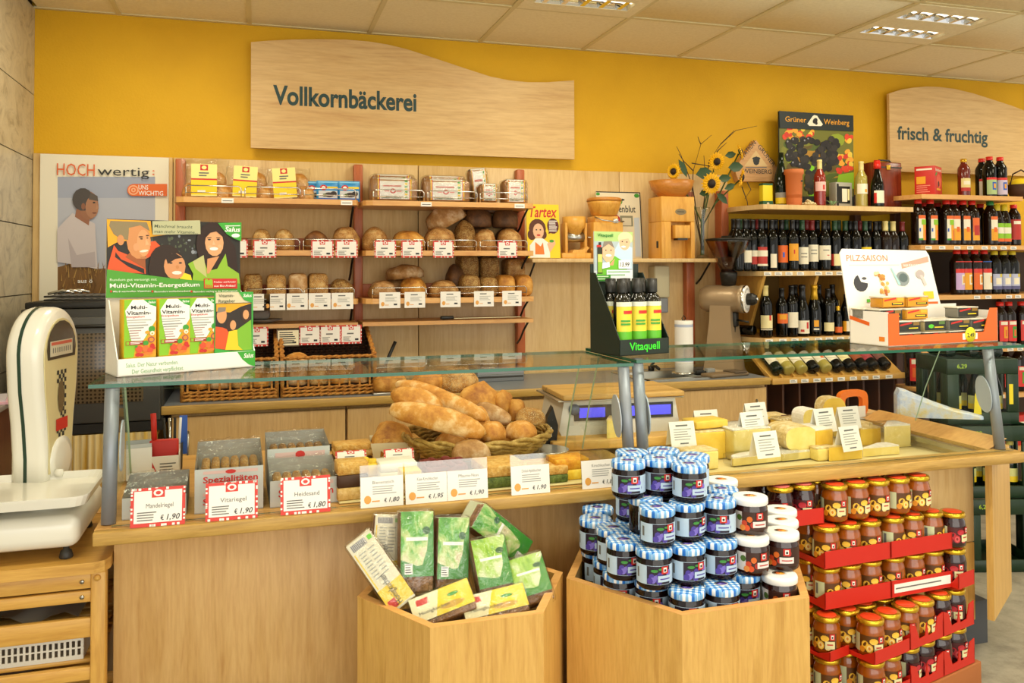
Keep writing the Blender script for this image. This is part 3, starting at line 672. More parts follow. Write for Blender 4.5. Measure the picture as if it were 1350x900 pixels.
row([(603, 628, 336, C_grain, dict(lab='dark grainy box loaf, left in the upper stack row', **box)), (630, 655, 338, C_grain, dict(lab='dark grainy box loaf, middle in the upper stack row', **box)), (664, 688, 341, C_seed, dict(lab='square golden seeded loaf, right in the upper stack row', **box))], ztop, 4.515, 'on the third bread shelf', group=g)
for i, px in enumerate((616, 643, 676)): bread('bread_loaf', 'dark loaf hidden under the upper stack row, '+nth(i), 'bread', (XA(px, 4.52, ZS[2]), 4.52, ZS[2]), (.10, .13, .083), C_dark, 0, i, g, **box)
bread('bread_loaf', 'dark rustic loaf resting on the two round loaves on the third bread shelf', 'bread', (XA(534, 4.47, 1.45), 4.47, 1.447), (.2, .14, .075), C_rye, 0, 5, g, 0, -.08, wob=.07)
bread('bread_loaf', 'floury loaf at the back of the third bread shelf beneath the rustic one', 'bread', (XA(528, 4.52, 1.4), 4.52, ZS[2]), (.2, .13, .095), C_rye, 0, 9, g, sqz=3)
bread('bread_loaf', 'dark loaf in the shade left of the seed-covered stack', 'bread', (XA(600, 4.47, 1.4), 4.47, ZS[2]), (.1, .14, .17), C_dark, 0, 15, g, sq=4)
# lowest shelf: knife and plates
t = thing('bread_knife', 'long bread knife with black handle on the lowest bread shelf', 'knife', (XA(632, 4.33, ZS[3]), 4.335, ZS[3]), .03)
MB().rbox((-.21, -.012, .004), (-.14, .012, .022), BLACK, .005).build('handle', t); MB().box((-.14, -.014, .008), (.23, .014, .0105), mat('#cfc69a', .3, .5)).build('blade', t)
t = thing('plate_stack', 'grey stack of plates and cloth on the lowest bread shelf', 'plates', (XA(348, 4.4, ZS[3]), 4.42, ZS[3]))
MB().lathe([(.03, 0), (.09, .018), (.092, .02), (.0, .014)], GREY, 20).build('plate', t); MB().rbox((-.06, -.05, .022), (.03, .05, .07), mat('#8a8278', .8), .02, 3).build('folded_cloth', t)

# ------------------------------------------------------------------ top shelf: bags of rolls, blue packs, wrapped sliced breads
def bag_mesh(w, h, d, seed):
    r = random.Random(seed); vs = []; n = 16; R_ = 6
    for i in range(R_+1):
        v = i/R_; z = v*h; k = 1.0 if v < .62 else max(.08, 1-(v-.62)/.38*.9); ww = w*(1 if v < .62 else 1+.22*(v-.62))
        for q in range(n):
            a = 2*pi*q/n; j = 1+.14*(r.random()-.5)
            vs.append((ww/2*math.copysign(abs(cos(a))**.7, cos(a))*j, d/2*math.copysign(abs(sin(a))**.7, sin(a))*k*j, z*(1+.1*(r.random()-.5) if i == R_ else 1)))
    fs = [(i*n+q, i*n+(q+1) % n, (i+1)*n+(q+1) % n, (i+1)*n+q) for i in range(R_) for q in range(n)]
    return MB().add(vs, fs, F_film, False)
M_lemon = mat('#f0e48a', .5)
for i, (px, w, h, lpx, tilt) in enumerate([(270, .2, .20, 269, 0.0), (325, .19, .165, 322, .05), (381, .2, .165, 377, -.08)]):
    Y = 4.40; x = XA(px, Y, ZS[0]); t = thing('bag_of_rolls', 'clear bag of rolls with yellow label on the top shelf, '+nth(i), 'bread bag', (x, Y, ZS[0]), 0, 'bags of rolls on the top shelf')
    bag_mesh(w, h, .15, i).build('bag', t)
    for k, (dx, dy, dz) in enumerate(((-.055, .01, .004), (.07, .0, .004), (.045, .02, .065))): ob('roll', loaf_mesh('roll', .11, .11, .075, C_bag, i*9+k, wob=.04), t, (dx, dy, dz))
    lb = MB(); lx = XA(lpx, Y-.08, ZS[0]+.05)-x; ww, hh = .118, .155
    if i: ww, hh = .112, .15
    f = lambda u, v: (lx-ww/2+u*ww, .01+hh-v*hh); lb.box((lx-ww/2, -.0785, .01), (lx+ww/2, -.078, .01+hh), M_lemon); p = Pr(lb, f, -.0786)
    p.rect(0, .48, 1, .96, mat('#f0d012', .5)); p.rect(0, .45, 1, .5, RED); p.rect(.35, .02, .65, .2, RED); p.el(.5, .11, .1, .06, M_lemon, 8); p.lines(.3, .7, .26, 2, .08, M_txt, .04); p.rect(.25, .82, .55, .9, M_cardw)
    lb.build('bag_label', t, (0, 0, 0), 0, .0, tilt)
for i, (px, Y, rz) in enumerate([(416, 4.42, .1), (432, 4.38, .0), (460, 4.37, -.02)]):
    w, h, d = .112, .105, .05; z = ZS[0]; t = thing('snack_pack', 'blue sealed snack pack on the top shelf, '+nth(i), 'packet', (XA(px, Y, z), Y, z), rz, 'blue snack packs')
    m1 = mat('#3d9ad8', .35); 
    pk = MB(); n = 8; vs = []
    for k in range(n+1):
        v = k/n; th = d/2*sin(pi*min(max(v, .06), .94))**.5 if 0 < v < 1 else .001
        for sx_ in (-1, -.8, 0, .8, 1):
            q = th*(1-abs(sx_)**6); vs.append((sx_*w/2, -q, v*h))
    fs = [(k*5+j, k*5+j+1, k*5+6+j, k*5+5+j) for k in range(n) for j in range(4)]
    pk.add(vs, fs, m1, True); pk.add([(v[0], -v[1], v[2]) for v in vs], [f[::-1] for f in fs], m1, True); pk.build('packet_body', t)
    pr = MB(); f = lambda u, v: (-w/2+u*w, h-v*h); p = Pr(pr, f, -d/2-.0005)
    p.rect(.06, .06, .94, .12, mat('#7cc4ec', .4)); p.el(.3, .35, .16, .13, RED, 10); p.el(.3, .35, .09, .07, M_cardw, 8); p.lines(.46, .95, .3, 1, .1, YEL, .1)
    p.rect(.08, .5, .92, .86, mat('#c8ccd0', .4)); p.el(.55, .7, .22, .12, mat('#3a2a20', .5)); p.el(.75, .64, .14, .12, mat('#2a1c14', .5)); p.el(.35, .72, .1, .08, mat('#5a6a30', .5)); p.rect(.08, .86, .92, .93, BLUE)
    pr.build('packet_print', t)
def bread_pack(name, label, loc, w, d, h, rz=0, ry=0, rx=0, group=None, lw=.62, crumb=None, style='multi', rnd=.022):
    t = thing(name, label, 'bread', loc, rz, group); t.rotation_euler = (rx, ry, rz)
    MB().rbox((-w/2, -d/2, 0), (w/2, d/2, h), crumb or C_crumb, rnd, 3).build('sliced_bread', t)
    e = .0022; l0, l1 = -w/2*lw, w/2*lw
    lb = MB(); M_lw = mat('#e4e2da', .35)
    pr_ = [(-d/2-e, .012), (-d/2-e, h-.018), (-d/2+.015, h+e), (d/2-.015, h+e), (d/2+e, h-.018), (d/2+e, .012)]
    lb.add([(x, y, z) for x in (l0, l1) for y, z in pr_], [(k, 6+k, 7+k, k+1) for k in range(5)], M_lw, False)
    f = lambda u, v: (l0+u*(l1-l0), h-v*(h-.0)); p = Pr(lb, f, -d/2-e-.0002)
    if style == 'multi':
        p.rect(0, .02, .03, .9, YEL); p.rect(.03, .02, .06, .9, RED); p.rect(.97, .02, 1, .9, YEL); p.rect(.94, .02, .97, .9, RED)
        p.el(.45, .55, .09, .11, RED, 10); p.el(.45, .55, .05, .06, M_lw, 8); p.rect(.2, .5, .34, .58, mat('#e08a80', .5)); p.rect(.56, .5, .7, .58, mat('#e08a80', .5))
        p.lines(.15, .72, .3, 1, .1, mat('#c86a5a', .5), .06); p.txt('Dinkel-Vollkorn', .12, .88, .13, mat('#2a5a3a', .5), .56, .012)
        for k in range(7): p.rect(.8, .08+k*.115, .88, .15+k*.115, [GRN, YEL][k % 2]); p.y += p.dy*.8
        # top face print
        lb.add([(l0+(l1-l0)*u, y, h+e+.0003) for u in (.02, .06) for y in (-d/2+.02, d/2-.02)], [(0, 2, 3, 1)], RED); lb.add([(l0+(l1-l0)*u, y, h+e+.0003) for u in (.94, .98) for y in (-d/2+.02, d/2-.02)], [(0, 2, 3, 1)], RED)
        lb.add([(l0+(l1-l0)*u, y, h+e+.0003) for u in (.3, .62) for y in (-.012, .006)], [(0, 2, 3, 1)], mat('#d88478', .5)); lb.add([(l0+(l1-l0)*u, y, h+e+.0003) for u in (.8, .88) for y in (-d/2+.02, d/2-.02)], [(0, 2, 3, 1)], YEL)
    lb.build('wrapper_label', t)
    MB().rbox((-w/2-.006, -d/2-.005, -.0003), (w/2+.006, d/2+.005, h+.006), F_film, rnd, 2).build('film', t)
    return t
G = 'wrapped sliced breads on the top shelf'; z = ZS[0]+.001
def bp(label, a, b_, Y, z, h, d, ry=0, rz=0):
    X0 = XA(a, Y, z+.05); X1 = XA(b_, Y, z+.05); bread_pack('sliced_bread_pack', label, ((X0+X1)/2, Y, z), X1-X0-.012, d, h, rz, ry, 0, G, .72, C_slice)
bp('wrapped sliced bread in front, left on the right half of the top shelf', 486, 550, 4.36, z, .118, .10)
bp('wrapped sliced bread behind the left front one on the top shelf', 487, 546, 4.48, z, .15, .10)
bp('wrapped sliced bread in front, second on the right half of the top shelf', 555, 619, 4.36, z, .118, .10)
bp('wrapped sliced bread behind the second front one on the top shelf', 555, 612, 4.48, z, .15, .10)
bp('short wrapped bread in front of the upright pack on the top shelf', 629, 656, 4.33, z, .10, .09)
bp('wrapped bread at the right end of the top shelf', 660, 693, 4.38, z, .13, .11)
t = bread_pack('sliced_bread_pack', 'wrapped bread lying on its end, tallest on the top shelf', (XA(633, 4.45, z+.1), 4.45, z), .10, .09, .195, 0.0, -.12, 0, G, .8, C_slice)

# ------------------------------------------------------------------ middle shelf with mills
mx0, mx1 = 1.43, 2.60; mz = 1.555; my = 4.33
ms = thing('wall_shelf', 'plain maple wall shelf carrying the grain mills', 'shelf')
MB().rbox((mx0, my, mz-.022), (mx1, D-.026, mz), M_panel, .003).build('shelf_board', ms)
for x in (1.47, 2.56): MB().tube([(x, D-.04, mz-.15), (x, D-.09, mz-.12), (x, D-.17, mz-.05), (x, D-.2, mz-.024)], .006, BLACK, 6).build('bracket', ms)
MB().rbox((2.475, D-.075, .92), (2.53, D-.025, 1.96), M_red, .005).build('upright', ms)
# vintage sign with a woman
t = thing('advert_board', 'yellow vintage advert board headed Tartex with a smiling woman', 'sign', (XA(718, 4.38, mz), 4.385, mz+.003))
t.rotation_euler = (-.10, 0, 0)
w, h = .192, .30; b_ = MB().box((-w/2, 0, 0), (w/2, .004, h), mat('#f0cf1a', .5)); f = lambda x, y: (-w/2+(x-70)/200*w, h-(y-418)/302*h); p = Pr(b_, f, -.0001)
p.txt('Tartex', 80, 490, 62, RED, 172, .02, shear=.25); HB = mat('#5a2a12', .6)
p.el(135, 555, 52, 55, HB); p.el(100, 590, 26, 30, HB); p.el(170, 588, 20, 26, HB); p.el(140, 570, 33, 44, SKIN2); p.el(128, 562, 5, 4, BLACK); p.el(152, 562, 5, 4, BLACK); p.el(140, 592, 12, 5, RED)
p.poly([(85, 718), (85, 650), (120, 610), (165, 610), (205, 640), (205, 718)], M_cardw); p.poly([(115, 700), (118, 630), (150, 655), (165, 632), (172, 700)], mat('#e07a2a', .5)); p.poly([(190, 640), (235, 615), (242, 640), (205, 690)], SKIN2); p.el(218, 625, 14, 8, GRN)
p.el(230, 540, 36, 44, mat('#5a1c20', .5)); p.poly([(205, 560), (225, 575), (200, 585)], mat('#5a1c20', .5)); p.lines(205, 258, 510, 6, 11, M_cardw, 5)
b_.build('print_board', t)
# hand flaker
t = thing('grain_flaker', 'small wooden hand flaker with crank beside the advert board', 'grain mill', (XA(757, 4.43, mz), 4.43, mz))
MB().rbox((-.09, -.05, 0), (.085, .05, .032), M_mill, .004).build('base', t)
for x in (-.066, .05): MB().rbox((x, -.035, .03), (x+.016, .035, .20), M_mill, .003).build('side_post', t)
MB().lathe([(.03, .12), (.048, .16), (.066, .18), (.066, .235), (.058, .235), (.04, .17)], M_mill, 20).build('hopper', t)
MB().tube([(-.05, -.01, .12), (.05, -.01, .12)], .028, STEEL, 14).build('roller', t); MB().tube([(.065, -.01, .12), (.10, -.02, .12), (.10, -.03, .06)], .006, CHROME, 8).sphere((.10, -.03, .05), .013, M_mill).build('crank', t)
MB().prism([(-.03, .03), (.045, .03), (.075, .06), (.06, .07), (.035, .05), (-.02, .05)], -.045, .03, M_mill).build('chute', t)
# grain mill with lidded bowl
t = thing('grain_mill', 'wooden grain mill with lidded hopper in the middle of the shelf', 'grain mill', (XA(797, 4.44, mz), 4.44, mz))
MB().rbox((-.095, -.07, 0), (.085, .08, .205), M_mill, .004).build('body', t); MB().rbox((-.08, -.06, .205), (.06, .06, .24), M_mill, .004).build('neck', t)
MB().lathe([(.05, .24), (.075, .25), (.095, .31), (.098, .325), (.088, .325)], M_mill, 24).build('hopper', t); MB().lathe([(.1, .326), (.1, .34), (.09, .346), (.0, .35)], M_bowl, 24).build('lid', t)
MB().tube([(-.085, -.06, .235), (-.05, -.09, .215), (.03, -.1, .205), (.09, -.07, .21)], .004, STEEL, 6).build('wire_handle', t); MB().rbox((.025, -.072, .2), (.055, -.0705, .225), CHROME, .002).build('badge', t)
# tin sign behind
t = thing('tin_sign', 'cream tin sign with green corner leaves leaning behind the mills', 'sign', (XA(819, 4.53, mz), 4.535, mz+.003)); t.rotation_euler = (-.08, 0, 0)
w, h = .285, .395; b_ = MB().box((-w/2, 0, 0), (w/2, .004, h), mat('#e9dfc0', .4)); f = lambda x, y: (-w/2+(x-488)/270*w, h-(y-335)/375*h); p = Pr(b_, f, -.0001)
p.rect(488, 335, 758, 341, INK); p.rect(752, 335, 758, 710, INK); p.el(735, 355, 16, 12, GRN); p.el(500, 350, 12, 8, GRN); p.el(632, 390, 14, 16, GRN)
p.txt('enblut', 622, 450, 40, INK, 102, .012); p.rect(628, 470, 705, 530, mat('#8a8a70', .5)); p.rect(640, 482, 695, 525, mat('#d8d2b8', .5)); p.el(605, 495, 24, 28, RED, 10); p.rect(712, 480, 745, 700, mat('#c8d4dc', .5)); p.el(640, 380, 20, 6, INK)
b_.build('print_board', t)
# electric mill with bowl
t = thing('grain_mill', 'tall wooden electric grain mill with shallow bowl on top', 'grain mill', (XA(886, 4.42, mz), 4.42, mz))
b_ = MB(); b_.rbox((-.112, -.09, .21), (.10, .08, .355), M_mill, .005); b_.rbox((-.112, -.09, 0), (-.05, .08, .21), M_mill, .003); b_.rbox((.075, -.09, 0), (.10, .08, .21), M_mill, .003); b_.box((-.05, -.02, 0), (.075, .08, .21), M_mill); b_.build('body', t)
MB().prism([(-.025, .18), (.05, .18), (.05, .13), (-.025, .13)], -.08, -.02, M_mill).rbox((-.035, -.11, .115), (.06, -.05, .19), M_mill, .003, M=LOC(0, 0, 0, 0, .0)).build('spout', t); MB().box((-.02, -.112, .105), (.042, -.06, .116), DGREY).build('spout_opening', t)
MB().lathe([(.05, .355), (.075, .36), (.115, .40), (.132, .452), (.126, .452), (.10, .40), (.0, .375)], M_bowl, 28).build('bowl', t)
bd = MB(); bd.disc(0, .262, .036, .018, -.0915, mat('#8a7a5a', .3, .6)); bd.box((-.022, -.0921, .2605), (.022, -.0919, .2645), INK); bd.build('badge', t, (.01, 0, .005)); MB().rbox((-.116, -.05, .06), (-.112, -.03, .1), BLACK, .002).build('switch', t)
# vase of sunflowers
vx = XA(926, 4.40, mz); t = thing('flower_vase', 'tall clear glass vase of sunflowers and twigs', 'vase', (vx, 4.40, mz))
M_vg = film('vase_glass', (.93, .96, .94), .3, .02, .05)
MB().lathe([(.036, 0), (.04, .003), (.032, .05), (.034, .15), (.045, .28), (.048, .30)], M_vg, 20).lathe([(.0, .001), (.034, .004), (.028, .02), (.0, .024)], M_vg, 20).build('vase_glass', t)
M_stem = mat('#4a5a20', .6); M_leaf = mat('#2c4a22', .5); M_petal = mat('#f2bc10', .5); M_disk = mat('#24160c', .7); M_twig = mat('#3c2c1c', .7)
def lp(px, py, dy=0.0): q = P(px, py, Y=4.40+dy); return Vector((q.x-vx, dy, q.z-mz))
flowers = [(938, 242, -.06, 0, .068), (945, 213, -.03, 0, .058), (888, 226, -.02, 1, .052), (976, 200, -.03, 2, .052), (978, 234, -.02, 3, .058)]
for i, (px, py, dy, turn, R_) in enumerate(flowers):
    c = lp(px, py, dy); st = MB().tube([(0.004*i-.008, 0, .02), (.003*i, .005, .2), (c.x*.35, dy*.3, .33), tuple(c+Vector((0, .02, -.01)))], .0045, M_stem, 6).build('stem', t)
    yawf = [0, 0, -1.1, 1.0, .9][i]; tilt = [.15, .2, 0, -.3, .2][i]
    M_ = Matrix.Translation(c) @ Matrix.Rotation(yawf, 4, 'Z') @ Matrix.Rotation(tilt, 4, 'X')
    hd = MB(); nP = 18
    for q in range(nP*2):
        a = 2*pi*q/nP+(.17 if q >= nP else 0); l = R_*(1 if q < nP else .86); y0 = 0 if q < nP else -.004
        ca, sa = cos(a), sin(a); wdt = R_*.14
        hd.add([(R_*.35*ca, y0, R_*.35*sa), (R_*.68*ca-wdt*sa, y0-.004, R_*.68*sa+wdt*ca), (l*ca, y0+.006, l*sa), (R_*.68*ca+wdt*sa, y0-.004, R_*.68*sa-wdt*ca)], [(0, 1, 2, 3)], M_petal, False, M_)
    hd.lathe([(.0, -.012), (R_*.3, -.010), (R_*.42, .0), (R_*.3, .012), (.0, .016)], [M_leaf, M_leaf, M_disk, M_disk], 14, M_ @ Matrix.Rotation(pi/2, 4, 'X'))
    hd.build('flower_head', st)
for i, (px, py, l, a, w) in enumerate([(928, 228, .085, .2, .05), (900, 222, .09, -1.1, .03), (963, 204, .06, .2, .03), (970, 220, .08, .1, .045), (955, 235, .07, .1, .035), (962, 246, .06, .4, .03), (952, 262, .075, -.7, .03), (928, 254, .05, .3, .03)]):
    l *= 1.3; w *= 1.35; c = lp(px, py, -.02-.005*(i % 3)); ca, sa = cos(a), sin(a); lf = MB(); pts = [(-l/2, 0), (-l*.2, w/2), (l*.15, w*.45), (l/2, 0), (l*.15, -w*.45), (-l*.2, -w/2)]
    lf.add([(c.x+x*ca-z_*sa, c.y-.01*abs(z_)/w*2, c.z+x*sa+z_*ca) for x, z_ in pts]+[(c.x-l*.1*ca, c.y+.004, c.z-l*.1*sa), ], [(0, 1, 6), (1, 2, 6), (2, 3, 6), (3, 4, 6), (4, 5, 6), (5, 0, 6)], M_leaf, True); lf.build('leaf', t)
tw = [[(926, 330), (912, 262), (914, 225), (924, 190), (938, 178)], [(926, 330), (913, 245), (898, 205), (892, 193)], [(914, 225), (902, 213), (895, 203)], [(924, 300), (935, 212), (950, 190), (970, 172), (998, 166)], [(950, 190), (962, 178), (968, 172)], [(912, 215), (930, 218), (950, 222)], [(926, 330), (930, 235), (928, 205)], [(978, 246), (985, 265), (987, 280)], [(924, 190), (922, 186), (920, 180)], [(945, 200), (950, 195), (958, 188)], [(985, 240), (990, 250), (982, 262)]]
for i, pth in enumerate(tw): MB().tube([tuple(lp(x, y, .01 if i % 2 else -.015)) for x, y in pth], [.0035-.0028*k/len(pth) for k in range(len(pth))], M_twig, 5).build('twig', t)
# ================================================================== WINE AND JUICE SHELVES
wu = thing('wine_shelf_unit', 'wooden wine shelf unit with orange-brown upright beside the coffee grinder', 'shelf')
WZ = [1.865, 1.48, 1.094]; WX0, WX1 = 2.755, 3.84; WY = 4.2
for k, z in enumerate(WZ):
    MB().slab([(WX0-.02, D-.002), (WX0-.01, WY+.17), (WX0+.03, WY), (WX1, WY), (WX1, D-.002)], z-.028, z, M_shelf, side=M_panel).build('shelf_board', wu)
MB().rbox((2.70, D-.10, 0), (2.752, D-.002, 1.97), M_red, .006).build('upright', wu)
MB().rbox((3.70, D-.06, 0), (3.75, D-.002, 1.97), M_dark, .006).build('upright', wu)
MB().box((2.77, D-.012, 1.12), (3.7, D-.002, 1.45), mat('#7a5c1e', .7)).build('back_board', wu)
for x in (2.80, 3.16, 3.44):   # slanted side supports between the two lower shelves
    b_ = MB(); b_.add([(x, D-.01, 1.10), (x+.02, D-.01, 1.10), (x, WY+.2, 1.10), (x+.02, WY+.2, 1.10), (x, D-.01, 1.45), (x+.02, D-.01, 1.45), (x, WY+.03, 1.45), (x+.02, WY+.03, 1.45)], [(0, 2, 6, 4), (1, 5, 7, 3), (2, 3, 7, 6), (0, 4, 5, 1)], M_pinez); b_.build('side_support', wu)
# shelf-edge price strips
stp = MB().box((-.024, -.001, 0), (.024, 0, .02), M_cardw).flat([(-.018, .006), (.016, .006), (.016, .009), (-.018, .009)], -.0012, M_txt).flat([(-.018, .012), (.008, .012), (.008, .015), (-.018, .015)], -.0012, M_txt).mesh('price_tag')
def strips(pxs, Y, z, what):
    for i, px in enumerate(pxs): tag(ob('price_tag', stp, None, (XA(px, Y, z), Y-.0006, z)), 'white shelf tag '+what+', '+nth(i), 'price tag', 'tags '+what)
strips([1012, 1026, 1040, 1055, 1079, 1093, 1107], WY, WZ[1]-.025, 'under the upper wine row')
strips([1014, 1032, 1048, 1062, 1079, 1093, 1108, 1123], WY, WZ[2]-.025, 'under the lower wine row')
GL = mat('#050605', .06, spec=.35); GLB = mat('#1a0b04', .07, spec=.35); GLG = mat('#0c1c10', .07, spec=.35); GLC = mat('#a89a4a', .08, coat=.3); GLR = mat('#8a2418', .08, coat=.3)
PROF = {
 'wine': [(0, .004), (.030, 0), (.0355, .005), (.037, .012), (.037, .188), (.034, .206), (.024, .226), (.0155, .244), (.0142, .252)],
 'sekt': [(0, .006), (.034, 0), (.041, .006), (.043, .014), (.043, .150), (.038, .180), (.027, .215), (.019, .250), (.0165, .265)],
 'juice': [(0, .003), (.034, 0), (.040, .005), (.041, .012), (.041, .19), (.038, .205), (.024, .228), (.018, .242), (.0175, .252)],
 'small': [(0, .003), (.022, 0), (.028, .005), (.029, .012), (.029, .13), (.024, .15), (.014, .175), (.012, .19)],
 'beer': [(0, .003), (.026, 0), (.030, .005), (.030, .13), (.026, .15), (.014, .19), (.012, .215)],
 'oil': [(0, .002), (.026, 0), (.029, .004), (.029, .16), (.024, .178), (.013, .19), (.012, .215)]}
CAPS = {'wine': (.0158, .236, .302), 'sekt': (.021, .225, .322), 'juice': (.020, .244, .268), 'small': (.0140, .172, .205), 'beer': (.0155, .21, .225), 'oil': (.0165, .19, .235)}
BC = {}
def bottle(kind, label, group, loc, glass=GL, cap=None, labels=(), sc=1.0, rz=0, rot=None, cat='bottle', name='wine_bottle', capz=None, txt=None):
    t = thing(name, label, cat, loc, rz, group)
    if rot: t.rotation_euler = rot
    t.scale = (sc, sc, sc)
    kb = ('b', kind, glass)
    if kb not in BC: BC[kb] = MB().lathe(PROF[kind]+[(PROF[kind][-1][0], CAPS[kind][2]-.003), (0, CAPS[kind][2]-.003)], glass, 18).mesh('bottle_body')
    ob('bottle_body', BC[kb], t)
    if cap:
        kc = ('c', kind, cap, capz)
        r, z0, z1 = CAPS[kind]; z0 = capz or z0
        if kc not in BC:
            pr_ = [(r+.0008, z0), (r+.0012, z0+.003), (r+.0008, z1), (0, z1+.001)]
            if kind == 'sekt': pr_ = [(r+.006, z0-.02), (r-.001, z0+.04), (r-.002, z1-.03), (r+.001, z1-.024), (r, z1-.004), (r*.6, z1), (0, z1)]
            if kind == 'wine': pr_ = [(r+.001, z0), (r, z0+.02), (r-.0003, z1-.012), (r+.0012, z1-.010), (r+.0006, z1), (0, z1+.0005)]
            BC[kc] = MB().lathe(pr_, cap, 14).mesh('capsule')
        ob('capsule', BC[kc], t)
    if labels:
        kl = ('l', kind, tuple(labels), txt)
        if kl not in BC:
            b_ = MB(); r = max(p[0] for p in PROF[kind]); e = .0006
            for q in labels:
                b_.patch(r+e, *q[:4], q[4], 8); e += .0003
            BC[kl] = b_.mesh('bottle_label')
        ob('bottle_label', BC[kl], t)
    return t
CW = mat('#ece4cc', .5); CO = mat('#e2661c', .5); CO2 = mat('#e8a21c', .5); CR = mat('#b82c20', .5); CC = mat('#efe2a8', .5); GOLD = mat('#d8a82a', .3, .6); CAPB = mat('#141416', .3); CAPG = mat('#24482c', .35); CAPR = mat('#7c1e1e', .35); CREAM = mat('#e6d48c', .4)
FA = .95
def L(m, z0=.06, z1=.135, a=FA, more=()): return ((-a, a, z0, z1, m),)+tuple(more)
def txl(z, m=M_txt, a=.5, h=.005): return (-a, a, z, z+h, m)
face = -.55        # labels turn towards the viewer
g = 'wine bottles on the upper wine shelf'
front = [(973, None, CAPB, 'bottle with a black neck'), (983, L(CW, .05, .12), CAPB, 'bottle with half-hidden pale label'), (993, L(CR, .04, .09, FA, ((-FA, FA, .085, .12, CW),)), CAPB, 'bottle with maroon and white label'), (1004, L(CR, .03, .14, .8, ((-.95, .95, .085, .12, CW), (-.9, .9, .03, .042, CW))), CAPB, 'bottle with white-banded red label'), (1018, L(CW, .02, .1, .5), CAPB, 'bottle with small white label turned away'),
 (1031, L(CO, .05, .15, .85, ((-.15, .15, .08, .11, BLUE),)), CAPB, 'bottle with bright red-orange label'), (1045, L(CO2, .06, .16, .8, ((-.1, .1, .1, .125, RED),)), CAPB, 'bottle with amber yellow label'), (1058, L(CW, .04, .14, .9, (txl(.1), txl(.08))), CAPG, 'bottle with white label and green cap'), (1071, L(CW, .055, .155, .95, (txl(.12), txl(.1))), CAPR, 'bottle with white label and maroon cap'), (1087, L(CW, .065, .15, 1.2, (txl(.12), (.1, .5, .09, .095, RED))), CAPB, 'bottle with wide white label'), (1101, L(CC, .03, .1, .6, ((-.9, -.5, .03, .1, CR),)), CAPG, 'green-tinted bottle with narrow label'), (1115, L(CW, .03, .11, .9), CAPG, 'bottle with white label beside the mushroom display'), (1128, None, CAPB, 'slim black bottle'), (1141, L(YEL, .13, .142, .9), CAPG, 'bottle with a narrow yellow band'), (1155, L(CW, .09, .12, .9), CAPB, 'bottle with black cap behind the mushroom display'), (1168, L(CW, .05, .12), CREAM, 'brown bottle with cream cap, left of two'), (1178, L(CW, .05, .12), CREAM, 'brown bottle with cream cap, right of two'), (1190, L(CW, .05, .12), CAPR, 'bottle with red cap at the right end')]
for i, (px, lb, cp, d) in enumerate(front):
    Y = 4.262+.012*(i % 3); bottle('wine', 'dark wine '+d+' on the upper wine shelf', g, (XA(px, Y, WZ[1]), Y, WZ[1]), GLB if 'brown' in d else GL, cp, lb or (), 1.0, face+.25)
back = [968, 978, 988, 999, 1010, 1023, 1037, 1051, 1064, 1078, 1092, 1106, 1121, 1134, 1147, 1160, 1172]
for i, px in enumerate(back):
    Y = 4.40; bottle('wine', 'dark wine bottle in the back row of the upper wine shelf, '+nth(i), 'back row of the upper wine shelf', (XA(px, Y, WZ[1]), Y, WZ[1]), GL, [CAPB, CAPG, CAPB, CAPR, CAPB][i % 5], (), 1.03)
g = 'wine bottles on the lower wine shelf'
low = [(1010, 'wine', L(CC, .055, .13, 1.1, ((.3, .7, .1, .13, RED), (-1.1, 1.1, .045, .05, CW))), CREAM, 1.0, 'wine bottle with cream cap and cream label'), (1031, 'wine', L(CO, .085, .145, 1.0, ((-.6, .6, .11, .14, CO2),)), CAPB, .95, 'wine bottle with orange label'), (1044, 'wine', L(CW, .055, .145, 1.1), CAPB, 1.0, 'wine bottle with plain white label'), (1058, 'sekt', L(CW, .02, .1, 1.0, ((.35, .7, .05, .09, RED), (-.5, 0, .03, .045, CR))), CAPB, .95, 'sparkling wine bottle with white label and red marks'), (1074, 'sekt', L(CAPB, .03, .1, .7, ((-.35, .35, .06, .1, CO2), (-.4, .4, .04, .05, CW))), GOLD, .95, 'sparkling wine bottle with gold foil neck'), (1092, 'wine', L(CC, .03, .085, 1.0), CAPB, .93, 'slope-necked bottle with cream label and raffia at its neck'), (1105, 'small', L(CO, .02, .06, 1.0), GOLD, .85, 'small bottle with orange label and gold cap'), (1117, 'small', L(CW, .02, .07, 1.0, ((-1.0, -.4, .02, .07, CO2),)), CAPB, 1.2, 'small dark bottle with cream label by the mushroom display')]
for i, (px, kd, lb, cp, sc_, d) in enumerate(low): 
    Y = 4.27; bottle(kd, d+' on the lower wine shelf', g, (XA(px, Y, WZ[2]), Y, WZ[2]), GL, cp, lb, sc_, face+.2)
for i, (px, kd, cp) in enumerate([(1049, 'wine', CAPB), (1064, 'sekt', GOLD), (1080, 'wine', CAPB), (1098, 'wine', CAPB), (1104, 'small', CREAM)]):
    Y = 4.36; bottle(kd, 'dark bottle standing behind the front row of the lower wine shelf, '+nth(i), g, (XA(px, Y, WZ[2]), Y, WZ[2]), GL, cp, (), 1.0)
bottle('wine', 'dark bottle lying in the corner of the lower wine shelf behind the grinder knob', g, (XA(990, 4.33, WZ[2]), 4.29, WZ[2]+.04), GL, CAPB, (), .8, 0, (-pi/2, 0, .5))
